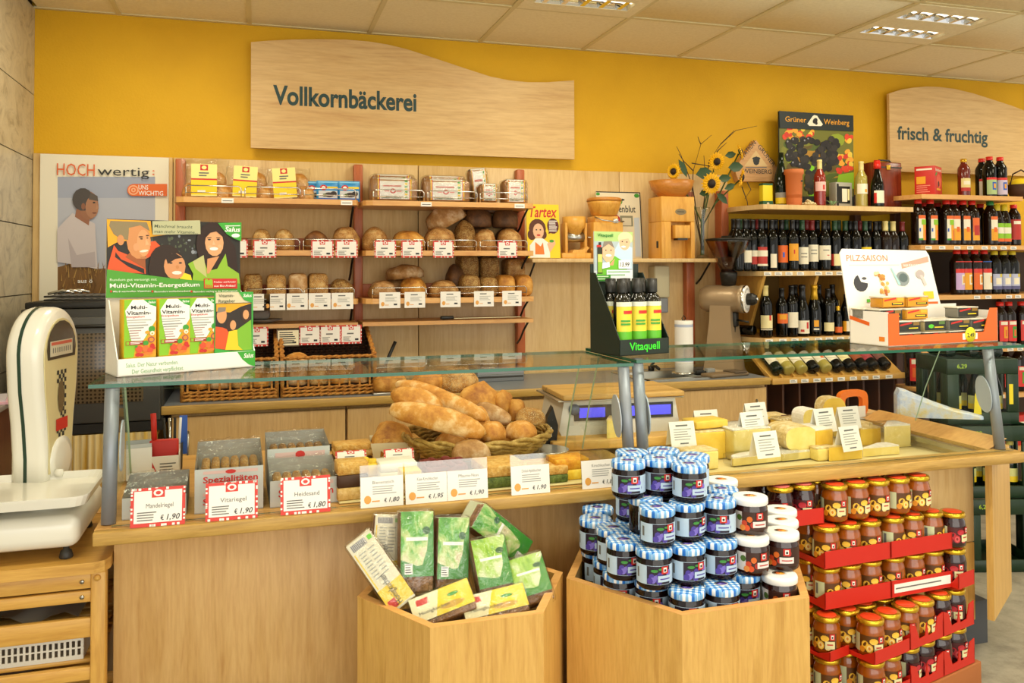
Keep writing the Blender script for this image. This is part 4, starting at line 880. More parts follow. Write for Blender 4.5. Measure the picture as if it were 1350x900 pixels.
# sloping rack
rx0, rx1 = 2.76, 3.66; rk2 = thing('wine_rack', 'sloping wooden wine rack with slots below the lower wine shelf', 'rack')
yb, zb, ye, ze = 4.10, .868, 4.36, 1.03
MB().add([(rx0, yb, zb), (rx1, yb, zb), (rx1, ye, ze), (rx0, ye, ze), (rx0, yb, zb-.02), (rx1, yb, zb-.02), (rx1, ye, ze-.02), (rx0, ye, ze-.02)], [(0, 1, 2, 3), (4, 7, 6, 5), (0, 4, 5, 1), (1, 5, 6, 2), (2, 6, 7, 3), (3, 7, 4, 0)], M_pine).build('sloping_board', rk2)
MB().rbox((rx0, yb-.012, zb-.022), (rx1, yb, zb+.012), M_pine, .002).build('front_lip', rk2)
bx = [1024, 1039, 1056, 1072, 1088, 1104, 1120, 1136, 1150, 1166]
sl = math.atan2(ze-zb, ye-yb)
for i in range(11):
    x = XA((bx[i-1]+bx[i])/2 if 0 < i < 10 else (bx[0]-8 if i == 0 else bx[9]+8), yb, zb)
    MB().add([(x-.004, yb, zb), (x+.004, yb, zb), (x-.004, yb+.06, zb+.04), (x+.004, yb+.06, zb+.04), (x-.004, yb, zb+.02), (x+.004, yb, zb+.02), (x-.004, yb+.06, zb+.055), (x+.004, yb+.06, zb+.055)], [(0, 1, 5, 4), (4, 5, 7, 6), (0, 4, 6, 2), (1, 3, 7, 5)], M_pine).build('divider', rk2)
rl = [(GLG, CW, 'white label, leftmost'), (GLC, CC, 'cream label and golden glass'), (GLC, CW, 'white label and clear yellow glass'), (GL, CW, 'large white label, fourth from the left'), (GLC, CW, 'white label with an orange mark'), (GL, CW, 'wide white label, sixth from the left'), (GL, CC, 'small cream label'), (GL, mat('#9a4a24', .5), 'rust brown label'), (GL, mat('#a83a44', .5), 'pink-red label'), (GL, mat('#7a4a40', .5), 'grey and maroon label, rightmost')]
for i, px in enumerate(bx):
    gl, lm, d = rl[i]; x = XA(px, yb+.03, zb+.05); more = ()
    if i == 4: more = ((-.3, .3, .07, .09, CO),)
    if i in (8, 9): more = ((-1.2, 1.2, .12, .15, mat('#b8b4ac', .5)),)
    bottle('wine', 'wine bottle lying in the sloping rack with '+d, 'bottles in the sloping rack', (x, yb+.012, zb+.046), gl, [CAPB, CREAM][i % 2], L(lm, .055, .145, 1.25, more), .95, 0, (-(pi/2-sl), 0, 0))
strips([1046, 1061, 1077, 1093, 1109, 1125, 1140, 1155, 1172], yb-.012, zb-.018, 'on the front of the sloping rack')
for k in range(9):
    x = rx0+.11*k; MB().box((x, 4.16, .30), (x+.012, 4.45, .84), M_dark).build('upright_divider', rk2)
MB().box((rx0, 4.45, .05), (rx1, 4.47, .84), mat('#3a2a18', .7)).build('back_board', rk2); MB().box((rx0, 4.16, .28), (rx1, 4.45, .30), M_dark).build('bottom_board', rk2)

# ------------------------------------------------------------------ juice unit
ju = thing('juice_shelf_unit', 'tall juice shelf unit with many shelves at the right edge', 'shelf')
JZ = [1.948, 1.635, 1.325, .992, .698, .36]; JX1 = 5.3
for k, z in enumerate(JZ):
    x0 = 3.885 if k == 0 else 3.87
    MB().slab([(x0-.03, D-.002), (x0-.02, 4.35), (x0+.02, 4.2), (4.70 if k == 0 else JX1, 4.2), (4.70 if k == 0 else JX1, D-.002)], z-.028, z, M_shelf).build('shelf_board', ju)
for x in (4.02, 4.9): MB().rbox((x, D-.05, 0), (x+.05, D-.002, 1.92), M_dark, .005).build('upright', ju)
MB().box((3.88, D-.012, .02), (JX1, D-.002, 1.60), mat('#3c2a14', .7)).build('back_board', ju)
strips([1224, 1242, 1262, 1279, 1298, 1310, 1323, 1336], 4.2, JZ[1]-.026, 'under the top juice row')
strips([1288, 1303, 1330, 1342], 4.2, JZ[2]-.026, 'under the second juice row')
strips([1318, 1332, 1345], 4.2, JZ[3]-.026, 'under the third juice row')
strips([1320, 1338], 4.2, JZ[4]-.026, 'under the fourth juice row')
REDCAP = mat('#d8281c', .4); YCAP = mat('#d8c22a', .4); GCAP = mat('#2a7a3a', .4)
jl = {'green': L(CW, .03, .175, .58, ((-.58, .58, .155, .175, CO), (.0, .58, .03, .12, CO2), (.3, .58, .03, .09, CO), (-.58, .0, .03, .04, GRN), (-.2, .58, .12, .15, LIME), (-.5, -.3, .08, .1, BLUE))), 'orange': L(CW, .03, .175, .58, ((-.58, .58, .155, .175, CO), (-.58, .58, .03, .1, CO2), (-.2, .3, .08, .11, CO))), 'red': L(CO, .03, .165, .58, ((-.58, .58, .03, .08, CO2), (-.4, .5, .06, .12, CR)))}
for i, (px, k) in enumerate([(1211, 'green'), (1227, 'green'), (1248, 'green'), (1257, 'orange'), (1270, 'orange'), (1282, 'red'), (1306, 'orange')]):
    Y = 4.275; bottle('juice', 'juice bottle with orange fruit label on the top juice row, '+nth(i), 'juice bottles on the top juice row', (XA(px, Y, JZ[1]), Y, JZ[1]), GLB, REDCAP if px < 1300 else GCAP, jl[k], 1.06, -.1, name='juice_bottle')
for i, px in enumerate([1237, 1264, 1293, 1219]): Y = 4.41; bottle('juice', 'juice bottle in the back of the top juice row, '+nth([1, 2, 3, 0][i]), 'juice bottles on the top juice row', (XA(px, Y, JZ[1]), Y, JZ[1]), GLB, REDCAP, (), 1.04, name='juice_bottle')
for i, px in enumerate([1315, 1324.5]): Y = 4.275; bottle('small', 'slim juice bottle with lime and orange label, '+('left' if i == 0 else 'right')+' of two on the top juice row', 'slim bottles on the top juice row', (XA(px, Y, JZ[1]), Y, JZ[1]), GLB, YCAP, L(LIME, .02, .11, .95, ((-.95, .95, .06, .09, CW), (-.95, .95, .02, .035, CO))), 1.3, -.2, name='juice_bottle')
Y = 4.29; bottle('juice', 'juice bottle with all-red label at the right of the top juice row', 'juice bottles on the top juice row', (XA(1337, Y, JZ[1]), Y, JZ[1]), GLB, REDCAP, L(CR, .04, .17, 1.0, ((-.6, .6, .14, .16, CW),)), 1.0, -.2, name='juice_bottle')
LAV = mat('#c8a8d8', .5)
for i, (px, c_) in enumerate([(1262, LAV), (1272, CO2), (1285.5, CO), (1298, CW)]):
    Y = 4.275; bottle('juice', 'red-capped juice bottle on the second juice row, '+nth(i), 'red-capped bottles on the second juice row', (XA(px, Y, JZ[2]), Y, JZ[2]), GLB, REDCAP, L(c_, .03, .155, .8, ((-.8, .8, .13, .155, REDCAP), (.0, .6, .06, .12, CW), (.2, .6, .07, .11, CO2), (-.8, .8, .195, .2, BLUE if i == 3 else REDCAP))), 1.05, -.1, name='juice_bottle')
for i, px in enumerate([1311.5, 1323.5, 1335]):
    Y = 4.275; bottle('juice', 'yellow-capped dark bottle with white and blue label on the second juice row, '+nth(i), 'yellow-capped bottles on the second juice row', (XA(px, Y, JZ[2]), Y, JZ[2]), GL, YCAP, L(mat('#b8bcd8', .5), .03, .125, .9, ((.1, .9, .105, .125, YCAP), (-.5, .4, .06, .1, CW), (-.9, .9, .03, .05, mat('#5a5a86', .5)))), 1.03, -.1, name='juice_bottle')
for row_, (pxs, zz, nm) in enumerate([([1319, 1330.5, 1347], JZ[3], 'third'), ([1326, 1343], JZ[4], 'fourth')]):
    for i, px in enumerate(pxs): Y = 4.275; bottle('juice', 'red-labelled fruit juice bottle on the '+nm+' juice row, '+nth(i), 'bottles on the '+nm+' juice row', (XA(px, Y, zz), Y, zz), GLB, CREAM if row_ else REDCAP, L(REDCAP, .03, .155, .8, ((-.6, .6, .13, .15, CW), (-.2, .6, .05, .12, [CO2, GRN, CO2][i % 3]), (0, .4, .06, .1, CO))), 1.05, -.1, name='juice_bottle')
bottle('juice', 'red-labelled juice bottle on the wooden ledge seen through the counter glass', None, (XA(1204, 4.08, .80), 4.08, .80), GLB, REDCAP, L(REDCAP, .03, .15, .8, ((-.6, .6, .12, .145, CW), (-.5, .5, .05, .1, CO))), 1.1, -.3, name='juice_bottle')
tag(MB().rbox((3.67, 3.98, .775), (3.84, 4.18, .80), M_shelf, .003).rbox((3.69, 4.0, 0), (3.82, 4.18, .775), M_dark, .003).build('bottle_ledge'), 'dark plinth with pale wooden ledge holding a single juice bottle', 'plinth')
# things on top of the juice unit
Y = 4.33; t = thing('juice_carton', 'red juice carton box on top of the juice shelf', 'carton', (XA(1224, Y, JZ[0]), Y, JZ[0]), .55)
w, d, h = .155, .12, .185; b_ = MB().rbox((-w/2, -d/2, 0), (w/2, d/2, h), mat('#c8281c', .45), .003); f = lambda u, v: (-w/2+u*w, h-v*h); p = Pr(b_, f, -d/2-.0002)
p.rect(.05, .04, .95, .2, mat('#d84a34', .5)); p.txt('Rabenhorst', .1, .17, .1, CW, .8, .015); p.el(.55, .5, .36, .24, mat('#e05a40', .5)); p.el(.5, .6, .12, .1, mat('#5a1810', .5)); p.poly([(.05, .3), (.3, .18), (.3, .26), (.1, .36)], GRN); p.lines(.2, .8, .75, 1, .1, CO2, .07)
b_.build('carton_print', t)
b_ = MB(); f = lambda u, v: (-d/2+u*d, h-v*h); Ms = LOC(0, 0, 0, -pi/2); p = Pr(b_, f, -w/2-.0002, Ms); p.rect(.1, .35, .55, .6, CO2); p.lines(.1, .9, .08, 1, .1, CW, .06); p.lines(.1, .8, .65, 4, .07, mat('#e88a70', .5), .03); b_.build('carton_side_print', t)
bottle('juice', 'ketchup-red juice bottle with yellow label on top of the juice shelf', None, (XA(1271, Y, JZ[0]), Y, JZ[0]), mat('#6a1a10', .1, coat=.3), GOLD, L(mat('#e0d28a', .5), .04, .13, 1.0, ((-1, 1, .04, .065, CR), (-.6, .6, .085, .11, CW))), .92, -.2, name='juice_bottle')
for i, (px, Y) in enumerate([(1295, 4.42), (1305, 4.33), (1319, 4.33)]): bottle('juice', 'black juice bottle with red cap on top of the juice shelf, '+nth(i), 'black bottles on top of the juice shelf', (XA(px, Y, JZ[0]), Y, JZ[0]), GL, REDCAP, L([CW, mat('#a8c488', .5), mat('#c8bcd4', .5)][i], .02, .13, 1.0, ((-1, 1, .115, .13, REDCAP), (-.2, .5, .05, .1, BLUE), (0, .35, .06, .09, CO2))), 1.0, -.2, name='juice_bottle')
t = thing('wicker_basket', 'small dark wicker basket with yellow filling cut off by the right edge', 'basket', (XA(1352, 4.3, JZ[0]), 4.33, JZ[0]))
MB().lathe([(.0, 0), (.06, .002), (.10, .09), (.095, .09), (.06, .01)], mat('#4a2a14', .7), 20).build('bowl', t); MB().tube([(-.095, 0, .09), (-.07, 0, .16), (0, 0, .19), (.07, 0, .16), (.095, 0, .09)], .005, mat('#3a2010', .7), 6).build('handle', t); MB().sphere((0, 0, .085), (.085, .085, .05), YEL, 12, 6).build('filling', t)
# red cartons low on the juice unit
t = thing('carton', 'flat red juice carton standing low on the juice shelf', 'carton', (4.66, 4.27, JZ[5])); MB().rbox((-.12, -.05, 0), (.16, .05, .19), mat('#c02a22', .5), .003).box((-.1, -.0515, .12), (.14, -.0502, .15), CW).box((-.1, -.0515, .03), (.02, -.0502, .1), CO2).build('carton_body', t)
# ------------------------------------------------------------------ on top of the wine shelf
z = WZ[0]; YT = 4.33
t = thing('vineyard_poster', 'tall dark-headed board reading Grüner Weinberg with grapes', 'poster', (0, 0, 0))
Yq = 4.50; f = lambda x, y: (P(1015+x/6.43, 140+y/6.43, Y=Yq).x, P(1015+x/6.43, 140+y/6.43, Y=Yq).z)
c0, c1, c2, c3 = f(73, 40), f(702, 80), f(716, 850), f(85, 850)
zb = z+.001; ol = [(c0[0], zb), (c1[0]+.004, zb), (c1[0], (c0[1]+c1[1])/2), (c0[0], (c0[1]+c1[1])/2)]
b_ = MB().prism(ol, Yq, Yq+.008, mat('#1a2018', .5)); b_.build('board', t)
b_ = MB(); p = Pr(b_, f, Yq-.0002); p.poly([(82, 760), (710, 770), (706, 214), (80, 186)], mat('#6a6a1c', .5))
r = random.Random(4)
for k in range(26): p.el(170+r.random()*450, 250+r.random()*440, 40+r.random()*50, 30+r.random()*40, mat(['#7a7a20', '#8a9a20', '#5a4a14', '#a87a1c', '#4a5a1a'][k % 5], .5), 9); p.y += p.dy*.85
for cx, cy, n in ((220, 240, 14), (340, 230, 5), (640, 490, 22), (670, 270, 5), (672, 400, 4), (130, 235, 3)):
    for k in range(n): p.el(cx+(r.random()-.5)*(120 if n > 8 else 40), cy+(r.random()-.5)*(130 if n > 8 else 60), 26, 20, mat(['#d8401c', '#e8a02a', '#c83018', '#e0c040'][k % 4], .5), 8, r.random()*3); p.y += p.dy*.85
p.poly([(330, 760), (390, 760), (370, 480), (340, 520)], mat('#7ac81c', .5)); p.poly([(560, 690), (710, 700), (710, 560), (580, 580)], mat('#8ab41c', .5)); p.rect(640, 765, 712, 840, mat('#141a14', .5))
for k in range(95):
    a = r.random(); cx = 150+a*420; cy = 275+r.random()*(170+130*sin(a*3)); p.el(cx, cy, 28, 28, mat(['#120e0c', '#1c1614', '#2a2420', '#181214'][k % 4], .4), 10); p.y += p.dy*.85
    if cx < 330 and k % 2: p.el(cx-8, cy-8, 7, 9, mat('#8a8a90', .4), 6); p.y += p.dy*.85
for k in range(26): p.el(310+r.random()*40, 560+r.random()*180, 24, 24, mat(['#2a2410', '#3a2c10', '#1c1810'][k % 3], .4), 9); p.y += p.dy*.85
p.rect(73, 40, 73.1, 40.1, BLACK); p.poly([(80, 186), (704, 214), (702, 80), (73, 40)], mat('#14201e', .5)); p.el(378, 130, 66, 42, CW, 3, -pi/2-.0) if False else p.poly([(312, 150), (330, 168), (430, 170), (444, 155), (395, 82), (372, 76), (358, 84)], CW)
p.el(378, 125, 20, 26, BLACK, 9, .5); p.el(388, 145, 12, 14, BLACK, 8)
p.txt('Grüner', 125, 130, 46, CO2, 178, .004); p.txt('Weinberg', 452, 152, 46, CO2, 215, .004); b_.build('print', t)
# diamond station sign
Yq = 4.56; f = lambda x, y: (P(940+x/5, 140+y/5, Y=Yq).x, P(940+x/5, 140+y/5, Y=Yq).z)
t = thing('vineyard_sign', 'triangular wooden sign reading Station Grüner Weinberg on the yellow wall', 'sign')
b_ = MB().prism([f(*q) for q in ((170, 495), (415, 495), (425, 410), (283, 222), (150, 400), (150, 440))], Yq, D-.001, wood('bare_plank', '#b98a58', '#c89a66', 'X', 1)); b_.build('board', t)
b_ = MB(); p = Pr(b_, f, Yq-.0003); p.poly([(205, 395), (360, 395), (283, 292)], mat('#d4b47c', .5)); p.el(285, 360, 22, 30, INK, 8); p.el(285, 345, 28, 12, INK, 8)
p.txt('WEINBERG', 195, 440, 30, INK, 190, .008); p.lines(215, 360, 400, 1, 12, M_txt, 6)
for i_, (s_, xa, ya, xb, yb_) in enumerate((('STATION', 195, 355, 285, 245), ('GRÜNER', 292, 268, 395, 400))):
    a = f(xa, ya); c = f(xb, yb_); ln = sqrt((c[0]-a[0])**2+(c[1]-a[1])**2); ang = math.atan2(c[1]-a[1], c[0]-a[0]); vs, fs, w = text_mesh(s_, .006, 2); size = .042; sx = ln/((w[1]-w[0])*size)
    b_.text(s_, 0, 0, size, Yq-.0006, INK, 'L', Matrix.Translation((a[0], 0, a[1])) @ Matrix.Rotation(-ang, 4, 'Y'), .006, sx)
b_.build('print', t)
# bottles, pot, boxes
bottle('sekt', 'tall dark sparkling wine bottle with yellow label behind the terracotta pot', 'bottles on top of the wine shelf', (XA(1030, 4.42, z), 4.42, z), GLG, None, L(YEL, .02, .055, 1.1, ((-1.1, 1.1, .055, .085, mat('#9a9a90', .5)),)), 1.05, -.3)
t = thing('terracotta_wine_cooler', 'tall terracotta wine cooler pot on the wine shelf', 'pot', (XA(1047, YT, z), YT, z)); TC = mat('#c8703a', .7)
MB().lathe([(0, .0), (.04, 0), (.042, .01), (.045, .02), (.05, .19), (.057, .195), (.057, .222), (.05, .222), (.046, .05), (0, .04)], TC, 24).build('pot_body', t); MB().lathe([(.0, 0), (.007, 0), (.0065, .0008)], INK, 8, LOC(.02, -.0497, .15, 0, pi/2)).build('drip_hole', t)
bottle('wine', 'rose wine bottle with cream capsule and pink label', 'bottles on top of the wine shelf', (XA(1081, YT, z), YT, z), GLR, CREAM, L(mat('#e8b8b0', .5), .1, .16, 1.1, ((.2, .6, .11, .14, RED),)), .95, -.3)
bottle('wine', 'white wine bottle in clear glass with floral label', 'bottles on top of the wine shelf', (XA(1136, YT, z), YT, z), GLC, CREAM, L(CW, .09, .155, 1.1, ((.2, .7, .1, .12, CO2),)), .95, -.3)
bottle('sekt', 'stubby dark bottle with red neck and white flower label before the wooden case', 'bottles on top of the wine shelf', (XA(1157, 4.29, z), 4.29, z), GL, REDCAP, L(CW, .03, .115, .9, ((-.9, -.5, .03, .1, RED),)), .9, -.3, capz=.285)
t = thing('nut_dish', 'small heap of pale nuts on the wine shelf', 'nuts', (XA(1066, YT-.03, z), YT-.03, z)); r = random.Random(3)
MB().lathe([(0, 0), (.035, 0), (.05, .012), (.046, .012), (.03, .004), (0, .004)], mat('#b89a60', .6), 16).build('dish', t)
for k in range(18): a = r.random()*6.3; q = r.random()**.5*.035; ob('nut', MB().sphere((0, 0, 0), (.011, .009, .009), mat('#dccb9a', .6), 7, 5).mesh('nut') if k == 0 else nutm, t, (q*cos(a), q*sin(a), .014+.03*(1-q/.035)*r.random()), r.random()*3); nutm = t.children[-1].data if k == 0 else nutm
t = thing('wine_set_box', 'grey gift box with a window on the wine shelf', 'box', (XA(1104, 4.42, z), 4.40, z), .1); MB().rbox((-.055, -.03, 0), (.075, .03, .16), mat('#a8a698', .4), .003).build('box_body', t)
b_ = MB(); b_.box((-.035, -.0325, .03), (.055, -.0302, .135), BLACK).box((-.01, -.034, .04), (.03, -.0326, .12), CW).box((-.05, -.0325, .0), (-.035, -.0302, .15), BLACK).box((.035, -.0335, .05), (.05, -.0327, .12), CC); b_.build('box_window', t)
t = thing('herb_sprig', 'sprig of grey-green leaves lying before the gift box', 'plant', (XA(1096, 4.29, z), 4.28, z)); M_h = mat('#7a9a6a', .6)
for k in range(14):
    a = k*.45-3; l = .05; MB().add([(0, 0, .008), (l*.5*cos(a)-.008*sin(a), l*.3*sin(a), .012+.02*abs(sin(k*1.7))), (l*cos(a), l*.4*sin(a), .012+.03*abs(sin(k*1.7))), (l*.5*cos(a)+.008*sin(a), l*.3*sin(a)-.01, .012+.02*abs(sin(k*1.7)))], [(0, 1, 2, 3)], M_h).build('leaf', t)
t = thing('wine_case', 'reddish varnished wooden wine case with handle on the wine shelf', 'wine case', (XA(1163, 4.44, z), 4.44, z), .05); M_case = wood('varnished_case', '#5a1e10', '#7a3018', 'Z', 1, .22)
MB().rbox((-.1, -.05, 0), (.115, .06, .30), M_case, .008).build('case_body', t); MB().tube([(-.05, -.01, .298), (-.03, -.01, .315), (.05, -.01, .315), (.07, -.01, .298)], .006, DGREY, 6).build('handle', t); MB().box((-.1, -.052, .262), (.115, -.0505, .27), DGREY).build('lid_seam', t); MB().rbox((-.01, -.056, .25), (.02, -.0505, .28), GOLD, .002).build('clasp', t)
t = thing('yellow_packet', 'small yellow and green packet below the triangular vineyard sign', 'packet', (XA(1010, 4.4, z), 4.40, z)); MB().rbox((-.034, -.02, 0), (.034, .02, .14), mat('#e2d21c', .5), .003).box((-.0345, -.0206, .0), (.0345, .0206, .035), mat('#1e5a3a', .5)).box((-.0345, -.0206, .13), (.0345, .0206, .141), mat('#1e5a3a', .5)).lathe([(.01, 0), (.0, .001)], CW, 8, LOC(0, -.021, .018, 0, pi/2)).build('packet_body', t)

# ================================================================== ON THE BACK COUNTER
ZC = .90
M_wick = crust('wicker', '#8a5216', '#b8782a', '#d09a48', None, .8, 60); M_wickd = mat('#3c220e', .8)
def wbasket(label, x0, x1, y0, y1, hf, hb_):
    t = thing('wicker_basket', label, 'basket', ((x0+x1)/2, y0, ZC), 0, 'wicker roll baskets on the worktop'); w = (x1-x0)/2; d = y1-y0
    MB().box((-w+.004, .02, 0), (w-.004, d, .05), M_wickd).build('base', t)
    # front: bottom and top braids and slats
    for z, r in ((.010, .011), (.027, .009), (.042, .007), (hf, .009)): 
        n = 24; fr = MB(); 
        for ph in (0, pi): fr.tube([(-w+2*w*k/n, -.004+.006*sin(k*1.6+ph), z+.004*cos(k*1.6+ph)) for k in range(n+1)], r*.62, M_wick, 6)
        fr.build('braid', t)
    for k in range(9): x = -w+2*w*(k+.5)/9; MB().box((x-.0045, -.004, .04), (x+.0045, .004, hf), M_wick).build('slat', t)
    for sx in (-1, 1):
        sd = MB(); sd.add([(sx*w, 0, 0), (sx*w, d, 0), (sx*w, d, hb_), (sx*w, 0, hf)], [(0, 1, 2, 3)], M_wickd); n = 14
        for ph in (0, pi): sd.tube([(sx*w+.006*sin(k*1.5+ph), d*k/n, hf+(hb_-hf)*k/n+.004*cos(k*1.5+ph)) for k in range(n+1)], .008, M_wick, 6)
        sd.tube([(sx*w, 0, 0), (sx*w, 0, hf)], .01, M_wick, 6); sd.build('side', t)
    bk = MB(); nb = 22
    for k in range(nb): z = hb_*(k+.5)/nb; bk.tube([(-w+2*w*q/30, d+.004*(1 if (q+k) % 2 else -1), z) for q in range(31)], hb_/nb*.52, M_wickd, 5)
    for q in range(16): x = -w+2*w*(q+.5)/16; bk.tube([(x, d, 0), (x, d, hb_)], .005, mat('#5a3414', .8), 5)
    bk.build('woven_back', t)
    return t
x0 = XA(240, 4.10, ZC); x1 = XA(365, 4.10, ZC); x2 = XA(372, 4.10, ZC); x3 = XA(494, 4.10, ZC)
wbasket('wicker basket of rolls at the left end of the worktop', x0, x1, 4.10, 4.42, .185, .30); wbasket('wicker basket of rolls beside the left one on the worktop', x2, x3, 4.10, 4.42, .185, .30)
k = 0
for nm, xa, xb in (('left', x0, x1), ('right', x2, x3)):
    for i in range(4):
        for j in range(2):
            k += 1; cx = xa+.07+(xb-xa-.14)*i/3; cy = 4.165+.115*j
            bread('bread_roll', 'roll in the %s wicker basket, %s row, %s' % (nm, 'front' if j == 0 else 'back', nth(i)), 'bread roll', (cx, cy-.015, ZC+.051), (.105, .1, .08), [C_rye, C_bag, C_oat][k % 3], k, k, 'rolls in the wicker baskets', wob=.05)
bread('bread_roll', 'golden roll on top of the pile in the right wicker basket', 'bread roll', (XA(391, 4.22, 1.0), 4.225, ZC+.131), (.12, .1, .065), C_bag, .3, 77, 'rolls in the wicker baskets')
bread('bread_roll', 'second roll high in the right wicker basket beside the golden one', 'bread roll', (XA(416, 4.2, .98), 4.215, ZC+.131), (.11, .1, .05), C_oat, .1, 78, 'rolls in the wicker baskets')
t = thing('tablet_tray', 'metal tray with a brown loaf end on the worktop beside the baskets', 'tray', (XA(517, 4.1, ZC), 4.09, ZC)); MB().rbox((-.10, -.06, 0), (.12, .1, .012), STEEL, .003).build('tray_plate', t)
bread('bread_loaf', 'rough golden loaf on the metal tray beside the right basket', 'bread', (XA(514, 4.10, ZC), 4.10, ZC+.012), (.17, .12, .085), C_gold, 0, 31, None, wob=.1, sq=4)
t = thing('steel_box', 'low grey steel box lying at the back of the worktop', 'box', (XA(655, 4.4, ZC), 4.42, ZC)); MB().rbox((-.13, -.1, 0), (.13, .1, .075), mat('#8d9096', .4, .4), .004).build('box_body', t); MB().box((-.125, -.1015, .02), (.125, -.1, .03), DGREY).build('seam', t)
t = thing('serving_tongs', 'black-handled serving knife standing in a holder on the worktop', 'knife', (XA(503, 4.35, ZC), 4.38, ZC)); MB().lathe([(0, 0), (.03, 0), (.034, .10), (.03, .10), (.026, .01)], DGREY, 14).build('holder', t); MB().tube([(0, 0, .04), (.03, 0, .12), (.075, -.01, .225)], .009, BLACK, 8).build('handle', t)
# paper towel roll, dispenser
t = thing('paper_towel_roll', 'white kitchen paper roll with blue print on a wire stand', 'paper roll', (XA(902, 4.32, ZC), 4.32, ZC)); m_k = mat('#f1efe8', .8); m_kb = mat('#b8c2d8', .8)
MB().lathe([(.07, 0), (.07, .008), (0, .009)], CHROME, 20).build('stand', t); MB().lathe([(.02, .01), (.052, .01), (.052, .07), (.052, .075), (.0525, .09), (.052, .095), (.052, .265), (.052, .28), (.052, .30), (.02, .30)], [m_k, m_k, m_kb, m_k, m_k, m_k, m_kb, m_k, m_k], 24).build('roll', t); MB().tube([(0, 0, .29), (-.012, 0, .315), (0, 0, .33), (.012, 0, .315), (0, 0, .292)], .003, BLACK, 6).build('loop', t)
t = thing('towel_dispenser', 'beige and grey soap dispenser fixed to the panelling above the sink', 'dispenser', (XA(868, 4.55, 1.4), D-.025, 1.235)); MB().rbox((-.05, -.09, .09), (.05, -.0005, .28), mat('#cfc6a4', .5), .012, 3).build('cover', t); MB().rbox((-.045, -.08, 0), (.045, -.001, .089), mat('#8a8e94', .4), .01, 3).build('window', t)
# coffee grinder
gx, gy = XA(955, 4.33, ZC), 4.33; t = thing('coffee_grinder', 'champagne-coloured shop coffee grinder with brown funnel hopper', 'coffee grinder', (gx, gy, ZC), -.85); M_gr = mat('#a89070', .35, .35)
b_ = MB(); vs = []
for z, wx, wy in ((0, .095, .11), (.02, .09, .10), (.30, .062, .075), (.40, .06, .07)):
    vs += [(-wx, -wy, z), (wx, -wy, z), (wx, wy, z), (-wx, wy, z)]
fs = [(i*4+k, i*4+(k+1) % 4, i*4+4+(k+1) % 4, i*4+4+k) for i in range(3) for k in range(4)]+[(3, 2, 1, 0), (12, 13, 14, 15)]; b_.add(vs, fs, M_gr).build('pedestal', t)
Mx = LOC(-.10, 0, .42, 0, 0, pi/2); MB().lathe([(0, -.04), (.06, -.03), (.078, 0), (.08, .04), (.08, .16), (.075, .19), (.08, .2), (.08, .22), (0, .22)], M_gr, 28, Mx).build('drum', t)
dl = MB().lathe([(.078, .215), (.078, .235), (.06, .238), (0, .238)], [CHROME, M_cardw, M_cardw], 24, Mx)
for k in range(24): a = 2*pi*k/24; dl.add([(.139, .052*cos(a)-.002, .42+.052*sin(a)), (.139, .052*cos(a)+.002, .42+.052*sin(a)), (.139, .066*cos(a)+.002, .42+.066*sin(a)), (.139, .066*cos(a)-.002, .42+.066*sin(a))], [(0, 1, 2, 3)], INK)
dl.build('dial', t); MB().lathe([(.0, .238), (.034, .238), (.036, .27), (.025, .29), (.0, .292)], BLACK, 12, Mx, False).lathe([(.0, .29), (.012, .291), (.01, .30), (0, .301)], CHROME, 10, Mx).build('knob', t)
MB().rbox((.02, -.03, .26), (.08, .03, .345), BLACK, .006).tube([(.05, 0, .27), (.05, -.02, .2)], .02, BLACK, 10).tube([(.08, 0, .30), (.15, -.02, .29)], .006, BLACK, 6).build('outlet', t)
m_h = film('brown_hopper', (.74, .50, .28), .25, .1, .10)
MB().lathe([(.04, .50), (.05, .56), (.05, .575), (.0, .575)], BLACK, 18, LOC(.03, 0, 0)).build('hopper_neck', t); MB().lathe([(.042, .575), (.07, .64), (.125, .75), (.127, .76)], m_h, 26, LOC(.03, 0, 0)).lathe([(0, .576), (.041, .577), (.062, .63), (.06, .66), (0, .665)], mat('#3a2010', .7), 18, LOC(.03, 0, 0)).build('hopper', t); MB().lathe([(.13, .758), (.13, .768), (.10, .772), (.04, .774), (.04, .785), (0, .786)], BLACK, 26, LOC(.03, 0, 0)).build('hopper_lid', t)
t = thing('folded_pouch', 'brown folded pouch lying on the worktop before the coffee grinder', 'pouch', (XA(958, 4.13, ZC), 4.14, ZC), .2); MB().rbox((-.14, -.05, 0), (.13, .05, .02), mat('#7a6448', .6), .008).rbox((.02, -.055, .018), (.11, .045, .028), mat('#5a4a38', .6), .004).build('pouch_body', t)
t = thing('cable_plug', 'black plug and grey socket box beside the paper roll', 'plug', (XA(930, 4.2, ZC), 4.23, ZC)); MB().rbox((-.05, -.02, 0), (.0, .02, .03), BLACK, .005).rbox((.02, -.02, 0), (.07, .02, .035), GREY, .004).tube([(-.005, 0, .015), (.025, 0, .015)], .005, BLACK).build('plug_body', t)
# ================================================================== FRONT COUNTER
ZD = .82; YD = 2.415; CX0, CX1, CXM = -.405, 2.70, 1.185
YBK = 3.32; YPN = 2.56
ct = thing('serving_counter', 'long maple serving counter with glazed top running across the shop', 'counter')
MB().rbox((CX0+.03, YPN, .17), (1.15, YPN+.02, ZD-.037), M_maple, .002, 1).build('front_panel', ct)
MB().rbox((1.153, YPN, .17), (2.60, YPN+.02, .46), M_bin, .002, 1).build('front_panel', ct)
MB().rbox((1.153, YPN, .463), (2.60, YPN+.02, ZD-.037), M_panel, .002, 1).build('front_panel', ct)
MB().box((CX0+.03, YPN+.021, .17), (CX0+.05, YBK-.02, ZD-.037), M_maple).build('side_panel', ct)
MB().box((CX0+.1, YPN+.17, 0), (2.56, YBK-.1, .17), mat('#4a4c50', .6)).build('plinth', ct)
